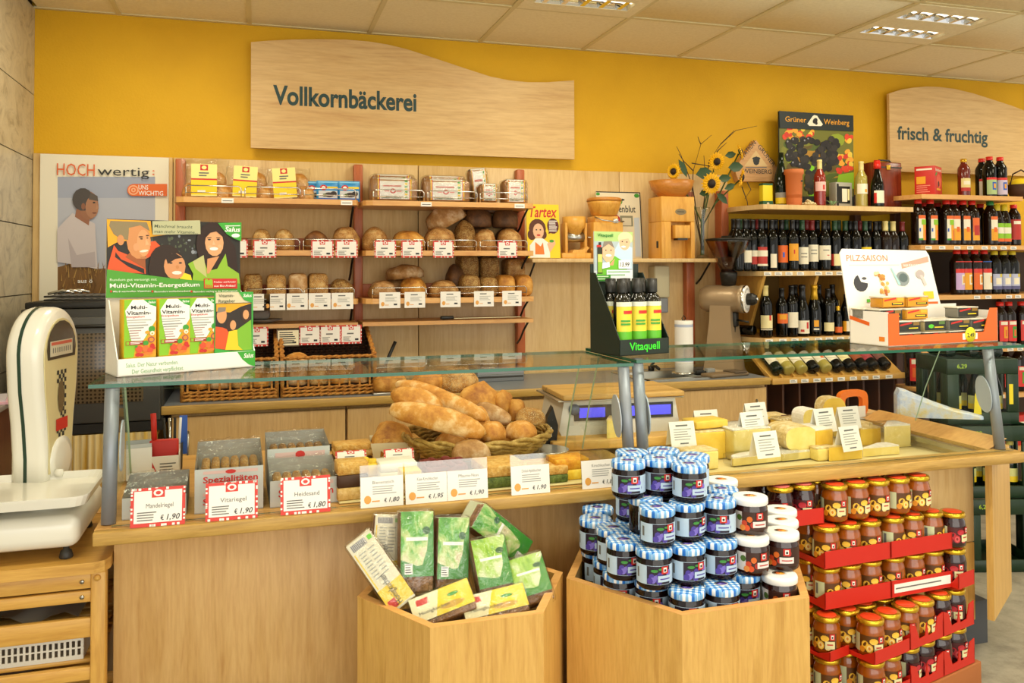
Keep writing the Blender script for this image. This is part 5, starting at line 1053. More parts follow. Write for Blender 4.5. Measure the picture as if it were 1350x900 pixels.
# deck with bakery floor and cheese well
dk = MB(); dk.rbox((CX0, YD, ZD-.036), (CX1, YD+.028, ZD), M_deck, .004); dk.box((CX0, YD+.028, ZD-.036), (CXM, YBK, ZD), M_maplex); dk.build('deck', ct)
wz = .765; fr = MB(); wx0, wx1, wy0, wy1 = CXM+.07, CX1-.09, YD+.085, YBK-.14
fr.box((CXM, YD+.028, ZD-.036), (CX1, wy0, ZD), M_deck); fr.box((CXM, wy1, ZD-.036), (CX1, YBK, ZD), M_maplex); fr.box((CXM, wy0, ZD-.036), (wx0, wy1, ZD), M_deck); fr.box((wx1, wy0, ZD-.036), (CX1, wy1, ZD), M_deck)
fr.build('well_frame', ct)
wl_ = MB(); wl_.add([(wx0, wy0, wz), (wx1, wy0, wz), (wx1, wy1, wz), (wx0, wy1, wz), (wx0, wy0, ZD-.03), (wx1, wy0, ZD-.03), (wx1, wy1, ZD-.03), (wx0, wy1, ZD-.03)], [(0, 1, 2, 3), (0, 4, 5, 1), (1, 5, 6, 2), (2, 6, 7, 3), (3, 7, 4, 0)], mat('#e2d29a', .4)); wl_.build('well_lining', ct)
MB().box((wx0, wy1-.02, ZD-.03), (wx1, wy1+.03, ZD+.003), STEEL).build('steel_rail', ct)
MB().box((wx1-.03, wy0, ZD-.03), (wx1-.005, wy1, ZD-.012), STEEL).build('steel_rail', ct)
MB().add([(CX1-.09, wy0, ZD+.0), (CX1, wy0, ZD+.035), (CX1, wy1, ZD+.035), (CX1-.09, wy1, ZD)], [(0, 1, 2, 3)], M_maplex).build('sloping_rim', ct)
# angled end panel
a0 = (2.595, 2.47); a1 = (2.90, 2.675)
MB().slab([a0, (a1[0], a1[1]), (a1[0]-.012, a1[1]+.02), (a0[0]-.012, a0[1]+.02)], .20, ZD-.036, M_bin).build('end_panel', ct)
MB().box((2.62, 2.70, 0), (2.80, 3.0, .17), mat('#4a4c50', .6)).build('plinth', ct)
# glass superstructures
def guard(label, x0, x1, posts, zt, pl, prr):
    g_ = thing('glass_guard', label, 'glass guard')
    th = .010; b_ = MB(); y0, y1 = 2.405, 2.83
    b_.add([(x0, y0, zt), (x1, y0, zt), (x1, y1, zt), (x0, y1, zt)], [(0, 1, 2, 3)], F_glass); b_.add([(x0, y0, zt-th), (x1, y0, zt-th), (x1, y1, zt-th), (x0, y1, zt-th)], [(3, 2, 1, 0)], F_glass)
    b_.add([(x0, y0, zt), (x1, y0, zt), (x1, y0, zt-th), (x0, y0, zt-th)], [(0, 3, 2, 1)], M_gedge); b_.add([(x0, y1, zt), (x1, y1, zt), (x1, y1, zt-th), (x0, y1, zt-th)], [(0, 1, 2, 3)], M_gedge)
    for x in (x0, x1): b_.add([(x, y0, zt), (x, y1, zt), (x, y1, zt-th), (x, y0, zt-th)], [(0, 1, 2, 3)], M_gedge)
    b_.build('glass_top', g_)
    f_ = MB(); ya, yb_ = 2.45, 2.50; za = ZD+.004; q = .006
    xa, xb = x0+.05, x1-.03
    f_.add([(xa, ya, za), (xb, ya, za), (xb, yb_, zt-.03), (xa, yb_, zt-.03)], [(0, 1, 2, 3)], F_glass)
    f_.add([(xa, ya, za), (xb, ya, za), (xb, ya+q, za), (xa, ya+q, za)], [(0, 3, 2, 1)], M_gedge); f_.add([(xa, yb_, zt-.03), (xb, yb_, zt-.03), (xb, yb_+q, zt-.03), (xa, yb_+q, zt-.03)], [(0, 1, 2, 3)], M_gedge)
    f_.build('front_pane', g_)
    for x in posts:
        MB().tube([(x, 2.49, ZD), (x, 2.54, zt-th-.001)], .019, ALU, 16).lathe([(.021, 0), (.021, .012), (.019, .013)], ALU, 16, LOC(x, 2.538, zt-.024)).build('post', g_)
    for x, sd in ((posts[0], 1), (posts[-1], -1)):   # oval clamp plates on the side
        n = 18; pl_ = [(2.535+.035*cos(2*pi*k/n)+.012*sin(2*pi*k/n), 1.02+.068*sin(2*pi*k/n)) for k in range(n)]
        MB().add([(x+sd*.024, y, z) for y, z in pl_]+[(x+sd*.028, y, z) for y, z in pl_], [tuple(range(n)), tuple(range(2*n-1, n-1, -1))]+[(k, (k+1) % n, n+(k+1) % n, n+k) for k in range(n)], mat('#a9b2bb', .4), False).build('clamp_plate', g_)
    for x in (x0+.03, x1-.03):
        e_ = MB(); e_.add([(x, 2.52, ZD+.005), (x, 2.95, ZD+.005), (x, 2.88, 1.0), (x, 2.78, zt-.015), (x, 2.56, zt-.015)], [(0, 1, 2, 3, 4)], F_glass)
        e_.add([(x, 2.95, ZD+.005), (x, 2.88, 1.0), (x+.006, 2.88, 1.0), (x+.006, 2.95, ZD+.005)], [(0, 1, 2, 3)], mat('#9fb89a', .2)); e_.add([(x, 2.88, 1.0), (x, 2.78, zt-.015), (x+.006, 2.78, zt-.015), (x+.006, 2.88, 1.0)], [(0, 1, 2, 3)], mat('#9fb89a', .2)); e_.build('end_pane', g_)
    return g_
GT1, GT2 = 1.205, 1.214
guard('glass guard over the bakery half of the counter on round grey posts', -.415, 1.125, (XA(143, 2.49, ZD), XA(829, 2.50, .9)), GT1, 0, 0)
guard('glass guard over the cheese half of the counter on round grey posts', 1.135, 2.71, (XA(848, 2.50, .9), 2.655), GT2, 0, 0)

# ------------------------------------------------------------------ grey biscuit boxes, napkins
M_gb = mat('#c2c4c0', .5); M_gb2 = mat('#aaaca8', .5)
def tray_box(label, x0, x1, y0, y1, hf, hb, fill, seed, two=False):
    t = thing('biscuit_box', label, 'box', ((x0+x1)/2, y0, ZD+.001), .03, 'grey biscuit boxes'); w = (x1-x0)/2; d = y1-y0; th = .003
    MB().box((-w, 0, 0), (w, d, th), M_gb2).box((-w, 0, th), (w, th, hf), M_gb).box((-w, d-th, th), (w, d, hb), M_gb2).build('carton', t)
    for sx in (-1, 1): MB().add([(sx*w, 0, 0), (sx*w, d, 0), (sx*w, d, hb), (sx*w, 0, hf)], [(0, 1, 2, 3)], M_gb2).build('carton_side', t)
    p_ = MB(); f = lambda u, v: (-w+u*2*w, hf-v*hf); p = Pr(p_, f, -.0003); s_ = 1 if not two else 2
    for q in range(s_):
        o = q*.5; k = 1/s_; p.rect(.12, o+.1*k, .92, o+.24*k, mat('#d8b4ac', .5)); p.el(.52, o+.17*k, .08, .1*k, RED, 9); p.txt('Spezialitäten', .12, o+.62*k, .28*k, RED, .8, .02)
    p_.build('carton_print', t)
    r = random.Random(seed)
    for i in range(6):
        for j in range(2): ob('biscuit', loaf_mesh('biscuit', (2*w-.02)/6, d*.42, .03, fill, i+j*7+seed, sq=5, nu=12, nv=6), t, (-w+.012+(2*w-.02)*(i+.5)/6, d*(.26+.48*j), max(.006, hf*.93-.034 if hf > .07 else .004)))
    if hf > .07: MB().box((-w+.004, .006, .006), (w-.004, d-.006, hf*.93-.036), M_gb2).build('carton_insert', t)
    fl = MB(); n = 10; vs = []
    for i in range(n+1):
        for j in range(n+1):
            u, v = i/n, j/n; vs.append((-w+2*w*u, d*v-.004 if v == 0 else d*v, hf+(hb-hf)*v+.006+.007*noise.noise(Vector((u*7+seed, v*7, 1)))))
    fl.add(vs, [(i*(n+1)+j, (i+1)*(n+1)+j, (i+1)*(n+1)+j+1, i*(n+1)+j+1) for i in range(n) for j in range(n)], F_film, False).build('film', t)
xa = [XA(162, 2.53, ZD+.04), XA(246, 2.53, ZD+.04), XA(257, 2.53, ZD+.04), XA(347, 2.53, ZD+.04), XA(356, 2.53, ZD+.04), XA(446, 2.53, ZD+.04)]
tray_box('nearly empty grey biscuit box by the left post', xa[0], xa[1], 2.515, 2.72, .058, .08, C_brown, 1)
tray_box('double grey biscuit box filled with oat bars, middle of three', xa[2], xa[3], 2.515, 2.78, .122, .15, C_oat, 2, True)
tray_box('grey biscuit box of shortbread, right of three', xa[4], xa[5], 2.515, 2.70, .075, .10, C_oat, 3)
tray_box('small grey box of nut bars behind the shortbread box', XA(352, 2.80, ZD+.1), XA(432, 2.80, ZD+.1), 2.715, 2.90, .125, .145, C_grain, 5)
def stand_card(title, price, px, label, style='red', w=.135, h=.10, Y=2.428, rx=-.16, z=ZD+.001, cat='price card', group='price cards along the counter glass', name='price_card', rz=0):
    t = ob(name, card_mesh(style, w, h, title, price, len(title)), None, (XA(px, Y, z+.03), Y, z), rz, rx); tag(t, label, cat, group); return t
stand_card('Mandelriegel', '1,90', 208, 'red-bordered price card reading Mandelriegel'); stand_card('Vitariegel', '1,90', 305.5, 'red-bordered price card reading Vitariegel'); stand_card('Heidesand', '1,80', 403, 'red-bordered price card reading Heidesand')
M_clr = film('acrylic', (.93, .93, .9), .2, .1, .12)
for px, ti, pr_ in ((504, 'Bienenstich', '1,80'), (562.5, 'Käse-Kirschkuchen', '1,95'), (617, 'Pflaume-Nuss', '1,90'), (700, 'Dinkel-Apfelkuchen', '1,90'), (792, 'Kirschkuchen', '1,80')):
    t = thing('price_card', 'white price card in clear holder reading '+ti, 'price card', (XA(px, 2.428, ZD+.04), 2.428, ZD+.001), 0, 'price cards along the counter glass'); t.rotation_euler = (-.12, 0, 0)
    ob('card', card_mesh('white', .122, .085, ti, pr_, len(ti)), t); MB().box((-.062, .001, 0), (.062, .0025, .118), M_clr).build('holder', t)
# napkin holder with scoop
t = thing('leaflet_box', 'white leaflet box with a red diamond logo at the left end of the counter', 'box', (XA(211, 2.97, ZD), 2.96, ZD+.001), .05); 
MB().box((-.06, 0, 0), (.06, .003, .075), M_cardw).box((-.06, .06, 0), (.06, .063, .10), M_cardw).box((-.06, 0, 0), (-.057, .063, .085), M_cardw).box((.057, 0, 0), (.06, .063, .085), M_cardw).box((-.06, 0, 0), (.06, .063, .003), M_cardw).build('carton', t)
b_ = MB(); f = lambda u, v: (-.06+.12*u, .075-.075*v); p = Pr(b_, f, -.0003); p.poly([(.05, .2), (.25, .95), (.5, .95), (.3, .2)], RED); p.el(.3, .6, .08, .13, M_cardw, 6); p.lines(.5, .92, .3, 4, .13, M_txt, .05); b_.build('carton_print', t)
t = thing('serving_scoop', 'red plastic scoop standing in the leaflet box', 'scoop', (XA(216, 2.99, ZD+.05), 2.985, ZD+.01)); MB().rbox((-.045, 0, 0), (.045, .02, .115), RED, .006).build('blade', t); MB().tube([(-.03, .01, .11), (-.032, .012, .17), (-.034, .014, .20)], .009, RED, 8).build('handle', t)
t = thing('napkins', 'stack of grey and white paper napkins beside the leaflet box', 'napkins', (XA(178, 2.96, ZD), 2.99, ZD+.001), .15)
for k in range(7): MB().box((-.03, .012*k-.05, 0), (.045, .012*k-.043, .10+.012*(k % 3)), [WHITE, mat('#c8cac8', .7), mat('#a8acaa', .7)][k % 3]).build('napkin', t, (0, 0, 0), 0, -.15)
t = thing('pen_pot', 'pot of pens and a blue box behind the red scoop', 'pens', (XA(228, 3.1, ZD), 3.10, ZD+.001)); MB().lathe([(0, 0), (.03, 0), (.032, .09), (.028, .09), (.026, .004)], DGREY, 14).build('pot', t)
for k in range(4): MB().tube([(.012*k-.02, 0, .02), (.018*k-.03, .0, .175)], .005, [BLACK, CHROME, BLACK, M_cardw][k], 6).build('pen', t)
MB().box((.02, .0, .05), (.045, .012, .18), BLUE).build('blue_box', t)

# ------------------------------------------------------------------ bread basket and cakes
bx_, by_ = .76, 2.93; t = thing('bread_basket', 'shallow round willow basket heaped with baguettes and rolls', 'basket', (bx_, by_, ZD+.001)); M_wil = crust('willow', '#8a6a2c', '#a8863c', '#c4a45c', None, .5, 50)
wv = MB(); nl = 7
for k in range(nl):
    z = .012+.012*k; rx_ = .15+.105*(k/(nl-1))**.6
    for ph in (0, pi): wv.tube([(rx_*cos(2*pi*q/48)*(1+.012*sin(q*pi/2*1.0+ph+k)), rx_*.86*sin(2*pi*q/48)*(1+.012*sin(q*pi/2+ph+k)), z+.006*cos(q*pi/2+ph)) for q in range(48)], .0065, M_wil, 5, True)
wv.build('woven_wall', t); MB().lathe([(0, 0), (.16, 0), (.16, .012), (0, .014)], M_wil, 30, sc=(1, .86)).build('base', t)
rm = MB()
for ph in (0, pi): rm.tube([(.262*cos(2*pi*q/60)*(1+.02*sin(q*.9+ph)), .226*sin(2*pi*q/60)*(1+.02*sin(q*.9+ph)), .094+.008*cos(q*.9+ph)) for q in range(60)], .008, M_wil, 5, True)
rm.build('rim', t)
G = 'bread in the willow basket'
def baguette(label, pa, pb, Ya, Yb, r, seed, m=C_bag):
    a = P(*pa, Y=Ya); c = P(*pb, Y=Yb); v = c-a; l = v.length; me = loaf_mesh('baguette', l, r*2, r*1.8, m, seed, sq=2.6, wob=.03, flat_=.55, slash=7, nu=28, nv=10, sqz=2.2)
    o = ob('baguette', me, None); o.rotation_euler = (0, -math.atan2(v.z, sqrt(v.x**2+v.y**2)), math.atan2(v.y, v.x)); o.location = (a+c)/2-Vector((0, 0, r*.8)); tag(o, label, 'bread', G)
baguette('broad floury baguette lowest across the front of the willow basket', (510, 535), (637, 568), 2.86, 2.74, .042, 1)
baguette('baguette half lying on the front baguette with its cut end to the right', (513, 516), (580, 536), 2.92, 2.86, .038, 2)
baguette('long pale baguette in the middle of the willow basket', (520, 503), (640, 550), 3.06, 2.84, .036, 3)
baguette('grainy brown baguette at the right of the willow basket', (610, 530), (672, 553), 3.02, 2.90, .03, 4, C_rye)
for i, (lab_, px, py, Y, sx, sz, m) in enumerate((('large round golden loaf with cracked top', 631, 534, 3.02, .15, .115, C_gold), ('oblong seeded loaf leaning at the back', 604, 506, 3.10, .15, .09, C_oat), ('dark golden loaf behind the baguettes', 566, 506, 3.12, .14, .07, C_gold), ('brown knobbly roll right of the round loaf', 662, 535, 3.0, .085, .08, C_gold), ('knobbly roll at the far right', 681, 545, 2.98, .085, .075, C_gold), ('smooth pale roll at the front', 650, 572, 2.80, .105, .06, C_bag), ('smooth pale roll at the front right', 687, 571, 2.82, .12, .06, C_bag), ('flat seeded roll at the right rim', 699, 552, 2.90, .11, .055, C_oat))):
    q = P(px, py, Y=Y); bread('bread_roll' if sx < .13 else 'bread_loaf', lab_+' of the willow basket', 'bread', (q.x, Y, q.z-sz*.3), (sx, sx*.85, sz), m, .3*i, 40+i, G, wob=.07 if m is C_gold else .03)
# hidden loaves that fill the basket
for i, (dx, dy, dz) in enumerate(((-.09, .02, .014), (.09, .03, .014), (.0, .09, .014), (0, -.08, .014), (.02, .05, .10), (-.09, .10, .09))): bread('bread_roll', 'roll at the bottom of the willow basket under the baguettes, %s of six' % ['first', 'second', 'third', 'fourth', 'fifth', 'sixth'][i], 'bread', (bx_+dx, by_+dy, ZD+dz), (.13, .12, .09), C_bag, i, 60+i, G)
# cake in paper tin
q = P(521, 585, z=ZD); t = thing('loaf_cake', 'golden loaf cake in a white paper tin beside the willow basket', 'cake', (XA(518, 3.0, .86), 3.0, ZD+.001), -.1)
MB().add([(-.065, -.05, 0), (.065, -.05, 0), (.065, .08, 0), (-.065, .08, 0), (-.08, -.06, .075), (.08, -.06, .075), (.08, .09, .075), (-.08, .09, .075)], [(3, 2, 1, 0), (0, 1, 5, 4), (1, 2, 6, 5), (2, 3, 7, 6), (3, 0, 4, 7)], mat('#e2d8b4', .6)).build('paper_tin', t); ob('cake', loaf_mesh('cake', .15, .14, .11, C_gold, 3, sq=5, wob=.07), t, (0, .015, .02))
t = thing('cake_knife', 'long knife with dark handle lying on the deck behind the biscuits', 'knife', (P(455, 583, z=ZD).x, 3.24, ZD+.001), .05); MB().rbox((-.16, -.012, .002), (-.02, .012, .024), BLACK, .006).build('handle', t); MB().box((-.02, -.010, .010), (.16, .012, .013), CHROME).build('blade', t)
# cakes on a glass tray along the front
t = thing('cake_tray', 'cream tray of the cakes along the counter glass', 'tray', (.66, 2.62, ZD+.001)); MB().rbox((-.43, -.13, 0), (.40, .20, .006), mat('#d8c88c', .4), .003).build('tray_plate', t)
def cake(label, px, py, w, d, h, mats, rz=0, name='cake_slice', top=None, wrap=None, n_lay=None, topm=None):
    h *= 1.45; q = P(px, py, z=ZD+.008); yy = max(q.y, 2.50+d/2); t = thing(name, label, 'cake', (XA(px, yy, ZD+.008), yy, ZD+.008), rz, 'cakes along the counter glass'); z0 = 0; k = len(mats)
    for i, m in enumerate(mats):
        z1 = z0+h/k; MB().rbox((-w/2, -d/2, z0), (w/2, d/2, z1), m, .003, 1).build('layer', t); z0 = z1
    if topm:
        r = random.Random(int(px)); 
        for i in range(max(4, int(w*d*1500))): 
            s_ = .010+.008*r.random(); ob('topping', lumps.setdefault(topm, MB().sphere((0, 0, 0), (1, 1, .6), topm, 7, 5).mesh('topping')), t, ((r.random()-.5)*(w-.02), (r.random()-.5)*(d-.02), h)).scale = (s_, s_, s_)
    if wrap: wrap(t, w, d, h)
    return t
lumps = {}
M_sp = crust('sponge', '#c89a4a', '#dcb468', '#e8c888', None, .4, 60); M_cr = mat('#f0e4c0', .5); M_yel = crust('custard', '#d8a418', '#ecc430', '#f4d858', None, .3, 30); M_cherry = crust('cherry_filling', '#5a1410', '#7a2018', '#a0402c', None, .5, 50); M_choc = mat('#4a2c18', .6); M_strs = crust('streusel', '#c88a34', '#e0ac54', '#ecc880', None, .9, 55); M_green = crust('spinach', '#3a4a18', '#5a6a24', '#7a8a3c', None, .6, 60)
cake('streusel cake slice with red-bordered wrapper at the back left', 464, 607, .13, .09, .045, [M_choc, M_sp, M_strs], .05); cake('tall streusel slice behind the cream pack', 526, 604, .13, .09, .055, [M_sp, M_cr, M_strs], .05)
cake('yellow pudding cake slice with crumble ridge', 473, 640, .12, .09, .05, [M_sp, M_yel], .05, topm=M_yel); cake('dark nut slice in a clear tub at the left end of the cakes', 463, 668, .09, .07, .075, [M_sp, M_choc, M_strs], .05)
cake('white cream slice in paper', 522, 640, .115, .09, .055, [M_cr, M_cr, mat('#f4efe2', .5)], .05)
cake('small chocolate-striped cake before the basket', 572, 607, .09, .06, .03, [M_choc, M_sp, M_choc], -.3)
cake('cherry streusel cake with dark red filling', 584, 640, .13, .12, .05, [M_sp, M_cherry], .0, topm=M_cherry); cake('yellow slice behind the second price card', 540, 662, .06, .06, .05, [M_sp, M_yel], .05)
cake('flat golden spinach pastry slab, left piece', 658, 640, .14, .15, .045, [M_green, M_strs], .05); cake('flat golden spinach pastry, right piece', 716, 633, .12, .13, .035, [M_green, M_strs], .05); cake('orange-yellow pumpkin quiche slice', 748, 628, .115, .09, .045, [M_yel, crust('pumpkin', '#c87a10', '#e09a1c', '#ecb838', None, .5, 50)], .05)
q = P(628, 612, z=ZD+.05); bread('wrap_roll', 'floury wrap roll lying before the willow basket', 'bread', (q.x, 2.72, ZD+.05), (.125, .08, .062), C_rye, -.15, 90, 'cakes along the counter glass', sq=5, sqz=2.4)
bread('bread_roll', 'brown pastry under the floury wrap', 'bread', (q.x, 2.73, ZD+.008), (.13, .1, .048), C_brown, 0, 91, 'cakes along the counter glass', sq=4, sqz=4)
q = P(720, 601, z=ZD+.01); t = thing('foil_quiche', 'small round quiche in a foil dish right of the willow basket', 'quiche', (q.x, q.y, ZD+.001)); m_f = mat('#d8d6ce', .25, .8)
MB().lathe([(0, 0), (.055, 0), (.078, .03), (.082, .034), (.078, .035)], m_f, 28).build('foil_dish', t); MB().lathe([(.07, .026), (.05, .032), (0, .03)], M_green, 24).build('filling', t)
# red-bordered cards on the cakes
for i, (px, py, lab_) in enumerate(((463, 603, 'small red-bordered card on the streusel slice'), (526, 600, 'small red-bordered card on the tall streusel slice'))):
    q = P(px, py, Y=2.80); tag(ob('price_card', card_mesh('red', .10, .045), None, (q.x, 2.795 if i == 0 else 2.79, q.z-.02), 0, -.5), lab_+' behind the glass', 'price card', 'cards on the cakes')

# ------------------------------------------------------------------ digital scale and board behind
t = thing('cutting_board', 'thick beech cutting board under the digital scale', 'board', (1.36, 3.10, ZD+.001), -.05); MB().rbox((-.30, -.16, 0), (.36, .17, .035), wood('beech_block', '#d0a04c', '#dcae5c', 'X', 1), .004).build('board_body', t)
t = thing('digital_scale', 'white shop scale with blue displays and a wooden board on its platter', 'scale', (1.37, 3.14, ZD+.036), -.06)
MB().prism([(-.24, 0), (.24, 0), (.25, .02), (.23, .13), (-.23, .13), (-.25, .02)], -.10, .17, mat('#d2d0c6', .4)).build('housing', t)
b_ = MB(); b_.box((-.19, -.104, .055), (.22, -.1005, .115), DGREY); BD = emis('blue_display', '#4a4ae0', .9)
for xq in (-.15, .0, .125): b_.box((xq-.02, -.106, .067), (xq+.085, -.1045, .105), BD)
b_.lathe([(.022, 0), (.022, .003), (0, .0032)], mat('#5a6a80', .4), 16, LOC(-.19, -.104, .10, 0, pi/2)); b_.build('display_panel', t)
MB().rbox((-.26, -.12, .131), (.26, .2, .138), STEEL, .003).build('platter', t); 
t = thing('wooden_board', 'worn wooden board lying on the digital scale', 'board', (1.38, 3.16, ZD+.036+.139), -.06); MB().rbox((-.25, -.15, 0), (.25, .16, .02), wood('worn_board', '#b08a48', '#c49c58', 'X', 1.5, .5, '#8a6830'), .004).build('board_body', t)
t = thing('tag_holder', 'black block with small white tags at the right of the willow basket', 'holder', (P(722, 578, z=.86).x, 3.02, ZD+.001), -.2); MB().prism([(-.02, 0), (.03, 0), (.04, .09), (.02, .16), (.0, .12)], -.03, .03, BLACK).build('block', t); MB().box((-.03, -.034, .05), (.015, -.031, .085), M_cardw).build('tag', t)

# ------------------------------------------------------------------ cheeses
M_rind = crust('pale_rind', '#c8a860', '#dcc48a', '#f0e4c0', None, .6, 40, .7); M_ch = [crust('cheese_yellow', '#e0b83c', '#ecc64a', '#f2d25c', None, .1, 10, .45), crust('cheese_pale', '#e4cc6c', '#eed87c', '#f3e294', None, .1, 12, .45), crust('cheese_gold', '#d8a828', '#e4b838', '#ecc850', None, .1, 10, .45)]; M_wht = crust('white_rind', '#e4dccc', '#f0eade', '#f6f2ea', None, .4, 40, .7)
def cheese(label, px, py, shape, size, m=0, rz=0, z=None, rind=None, film_=True):
    zz = (wz+.002) if z is None else z
    q = P(px, py, z=zz); w, d, h = size; t = thing('cheese', label, 'cheese', (q.x, q.y+d/2, zz), rz, 'cheeses in the counter well'); mm = M_ch[m]; rd = rind or M_rind
    if shape == 'block':
        MB().rbox((-w/2, -d/2, 0), (w/2, d/2, h), mm, .006, 2).build('body', t); MB().rbox((-w/2-.001, -d/2+.004, h-.003), (w/2+.001, d/2+.001, h+.006), rd, .003, 1).build('rind', t)
    elif shape == 'half':      # half wheel with the cut face to the viewer
        n = 16; pts = [(w/2*cos(pi*k/n), d*sin(pi*k/n)) for k in range(n+1)]
        b_ = MB(); b_.slab([(x, y-d/2) for x, y in pts], .004, h-.004, mm); b_.build('body', t)
        MB().slab([(x*1.005, y*1.005-d/2+.002) for x, y in pts], h-.004, h+.002, rd).build('rind', t); MB().slab([(x*1.01, y*1.01-d/2+.003) for x, y in pts[1:-1]], .002, h-.002, rd).build('side_rind', t)
    elif shape == 'wedge':
        pts = [(-w/2, -d/2), (w/2, -d/2), (w/2*.9, d/2), (w*.2, d/2)]
        MB().slab(pts, 0, h, mm).build('body', t); MB().slab([(x*1.01, y*1.01+.002) for x, y in pts], h, h+.005, rd).build('rind', t)
    elif shape == 'round':     # upright cut wheel
        n = 18; pts = [(w/2*math.copysign(abs(cos(a))**.7, cos(a)), h/2+h/2*math.copysign(abs(sin(a))**.7, sin(a))) for a in [2*pi*k/n for k in range(n)]]
        MB().prism(pts, -d/2, d/2, mm, side=rd).build('body', t); MB().prism([(x*1.01, (z_-h/2)*1.01+h/2+.002) for x, z_ in pts], -d/2+.01, d/2+.002, rd).build('rind', t)
    if 'wrapped' in label or 'middle left' in label or 'white-topped' in label: 
        MB().rbox((-w/2-.004, -d/2-.005, -.001), (w/2+.004, d/2+.006, h+.008), F_film, .012, 2).build('film', t)
    return t
cheese('tall pale cheese block with slab on top, left in the well', 937, 606, 'block', (.135, .12, .105), 0)
q = P(937, 606, z=wz); o = thing('cheese', 'flat yellow cheese slab lying on the tall left block', 'cheese', (q.x+.01, q.y+.06, wz+.117), .1, 'cheeses in the counter well'); MB().rbox((-.075, -.05, 0), (.075, .05, .03), M_ch[0], .006).build('body', o)
cheese('wide pale cheese block in the middle left of the well', 992, 606, 'block', (.17, .15, .115), 1, .05, rind=M_wht)
cheese('low cut cheese at the front left beside the jam lids', 927, 620, 'block', (.13, .09, .065), 1, .1)
cheese('small white cheese with orange paper at the left end of the well', 872, 600, 'block', (.16, .12, .055), 1, .1, rind=M_wht); cheese('pale cheese wedge behind the middle posts', 812, 588, 'wedge', (.10, .08, .10), 1, .2, ZD+.002)
cheese('large half wheel with golden rind in the centre of the well', 1057, 594, 'round', (.14, .13, .09), 1, .0, wz+.034, M_rind); cheese('golden cheese block right of the half wheel', 1086, 603, 'block', (.085, .12, .105), 2, .15, rind=M_wht)
cheese('wrapped flat cheese at the front left of the well', 1010, 611, 'half', (.30, .06, .035), 1, .08, rind=M_wht); cheese('wrapped speckled cheese under the half wheel', 1050, 607, 'half', (.14, .07, .033), 1, .08, rind=M_wht)
cheese('upright yellow cut wheel at the back of the well', 1101, 566, 'round', (.115, .06, .135), 0, -.05, wz+.04); cheese('white-skinned cheese half at the back of the well', 1070, 566, 'round', (.095, .07, .085), 1, .1, wz+.05, M_wht)
cheese('yellow-green cheese slices under the back card', 1130, 576, 'block', (.17, .07, .05), 1, 0, wz+.01); cheese('golden cut cheese right of the front card', 1148, 586, 'wedge', (.10, .09, .065), 0, 0)
cheese('white-topped wedge at the right end of the well', 1184, 589, 'wedge', (.125, .09, .085), 1, -.05, rind=M_wht); cheese('low white-rinded cheese at the front right', 1162, 600, 'wedge', (.17, .06, .03), 1, .0, rind=M_wht)
cheese('small white cheese cube at the front of the well', 1090, 607, 'block', (.085, .05, .045), 1, .1); cheese('yellow cheese wedge at the front beneath the cards', 1115, 606, 'wedge', (.15, .06, .05), 0, .0); cheese('block of cheese behind the left cards', 1022, 570, 'block', (.13, .09, .07), 0, 0); cheese('wrapped cheese behind the half wheel', 1050, 575, 'block', (.16, .08, .07), 0, .1)
def tent(label, px, py, Y, w=.10, h=.085, rz=0):
    q = P(px, py, Y=Y); t = thing('tent_card', label, 'price card', (q.x, Y, q.z-h/2), rz, 'folded cards among the cheeses'); a = .28; tw = h*sin(a)
    f_ = MB().add([(-w/2, -tw, 0), (w/2, -tw, 0), (w/2, 0, h), (-w/2, 0, h)], [(0, 1, 2, 3)], M_cardw)
    M_ = Matrix.Translation((0, -tw, 0)) @ Matrix.Rotation(-math.atan2(tw, h), 4, 'X'); f = lambda u, v: (-w/2+u*w, h*1.04-v*h*1.04); p = Pr(f_, f, -.0004, M_); p.lines(.25, .75, .14, 1, .1, M_txt, .06); p.lines(.15, .88, .3, 5, .1, mat('#a8a8a0', .6), .035); p.lines(.35, .7, .85, 1, .1, M_txt, .05); f_.build('front_leaf', t)
    MB().add([(-w/2, tw, 0), (w/2, tw, 0), (w/2, 0, h), (-w/2, 0, h)], [(3, 2, 1, 0)], M_cardw).build('back_leaf', t)
for lab_, px, py, Y, rz in (('white tent card at the left end of the cheeses', 898, 571, 2.88, .0), ('white tent card behind the slab-topped cheese', 930, 555, 3.02, 0), ('white tent card at the back left of the cheeses', 995, 545, 3.05, .1), ('white tent card on the middle left cheese', 990, 558, 2.86, .1), ('white tent card at the front of the cheeses by the flat wrapped one', 1008, 585, 2.66, .12), ('white tent card on the half wheel', 1085, 553, 2.86, .15), ('white tent card at the back before the upright wheel', 1117, 550, 2.95, .05), ('white tent card on the golden block at the front', 1118, 577, 2.72, .18)): tent(lab_, px, py, Y, .105, .09, rz)
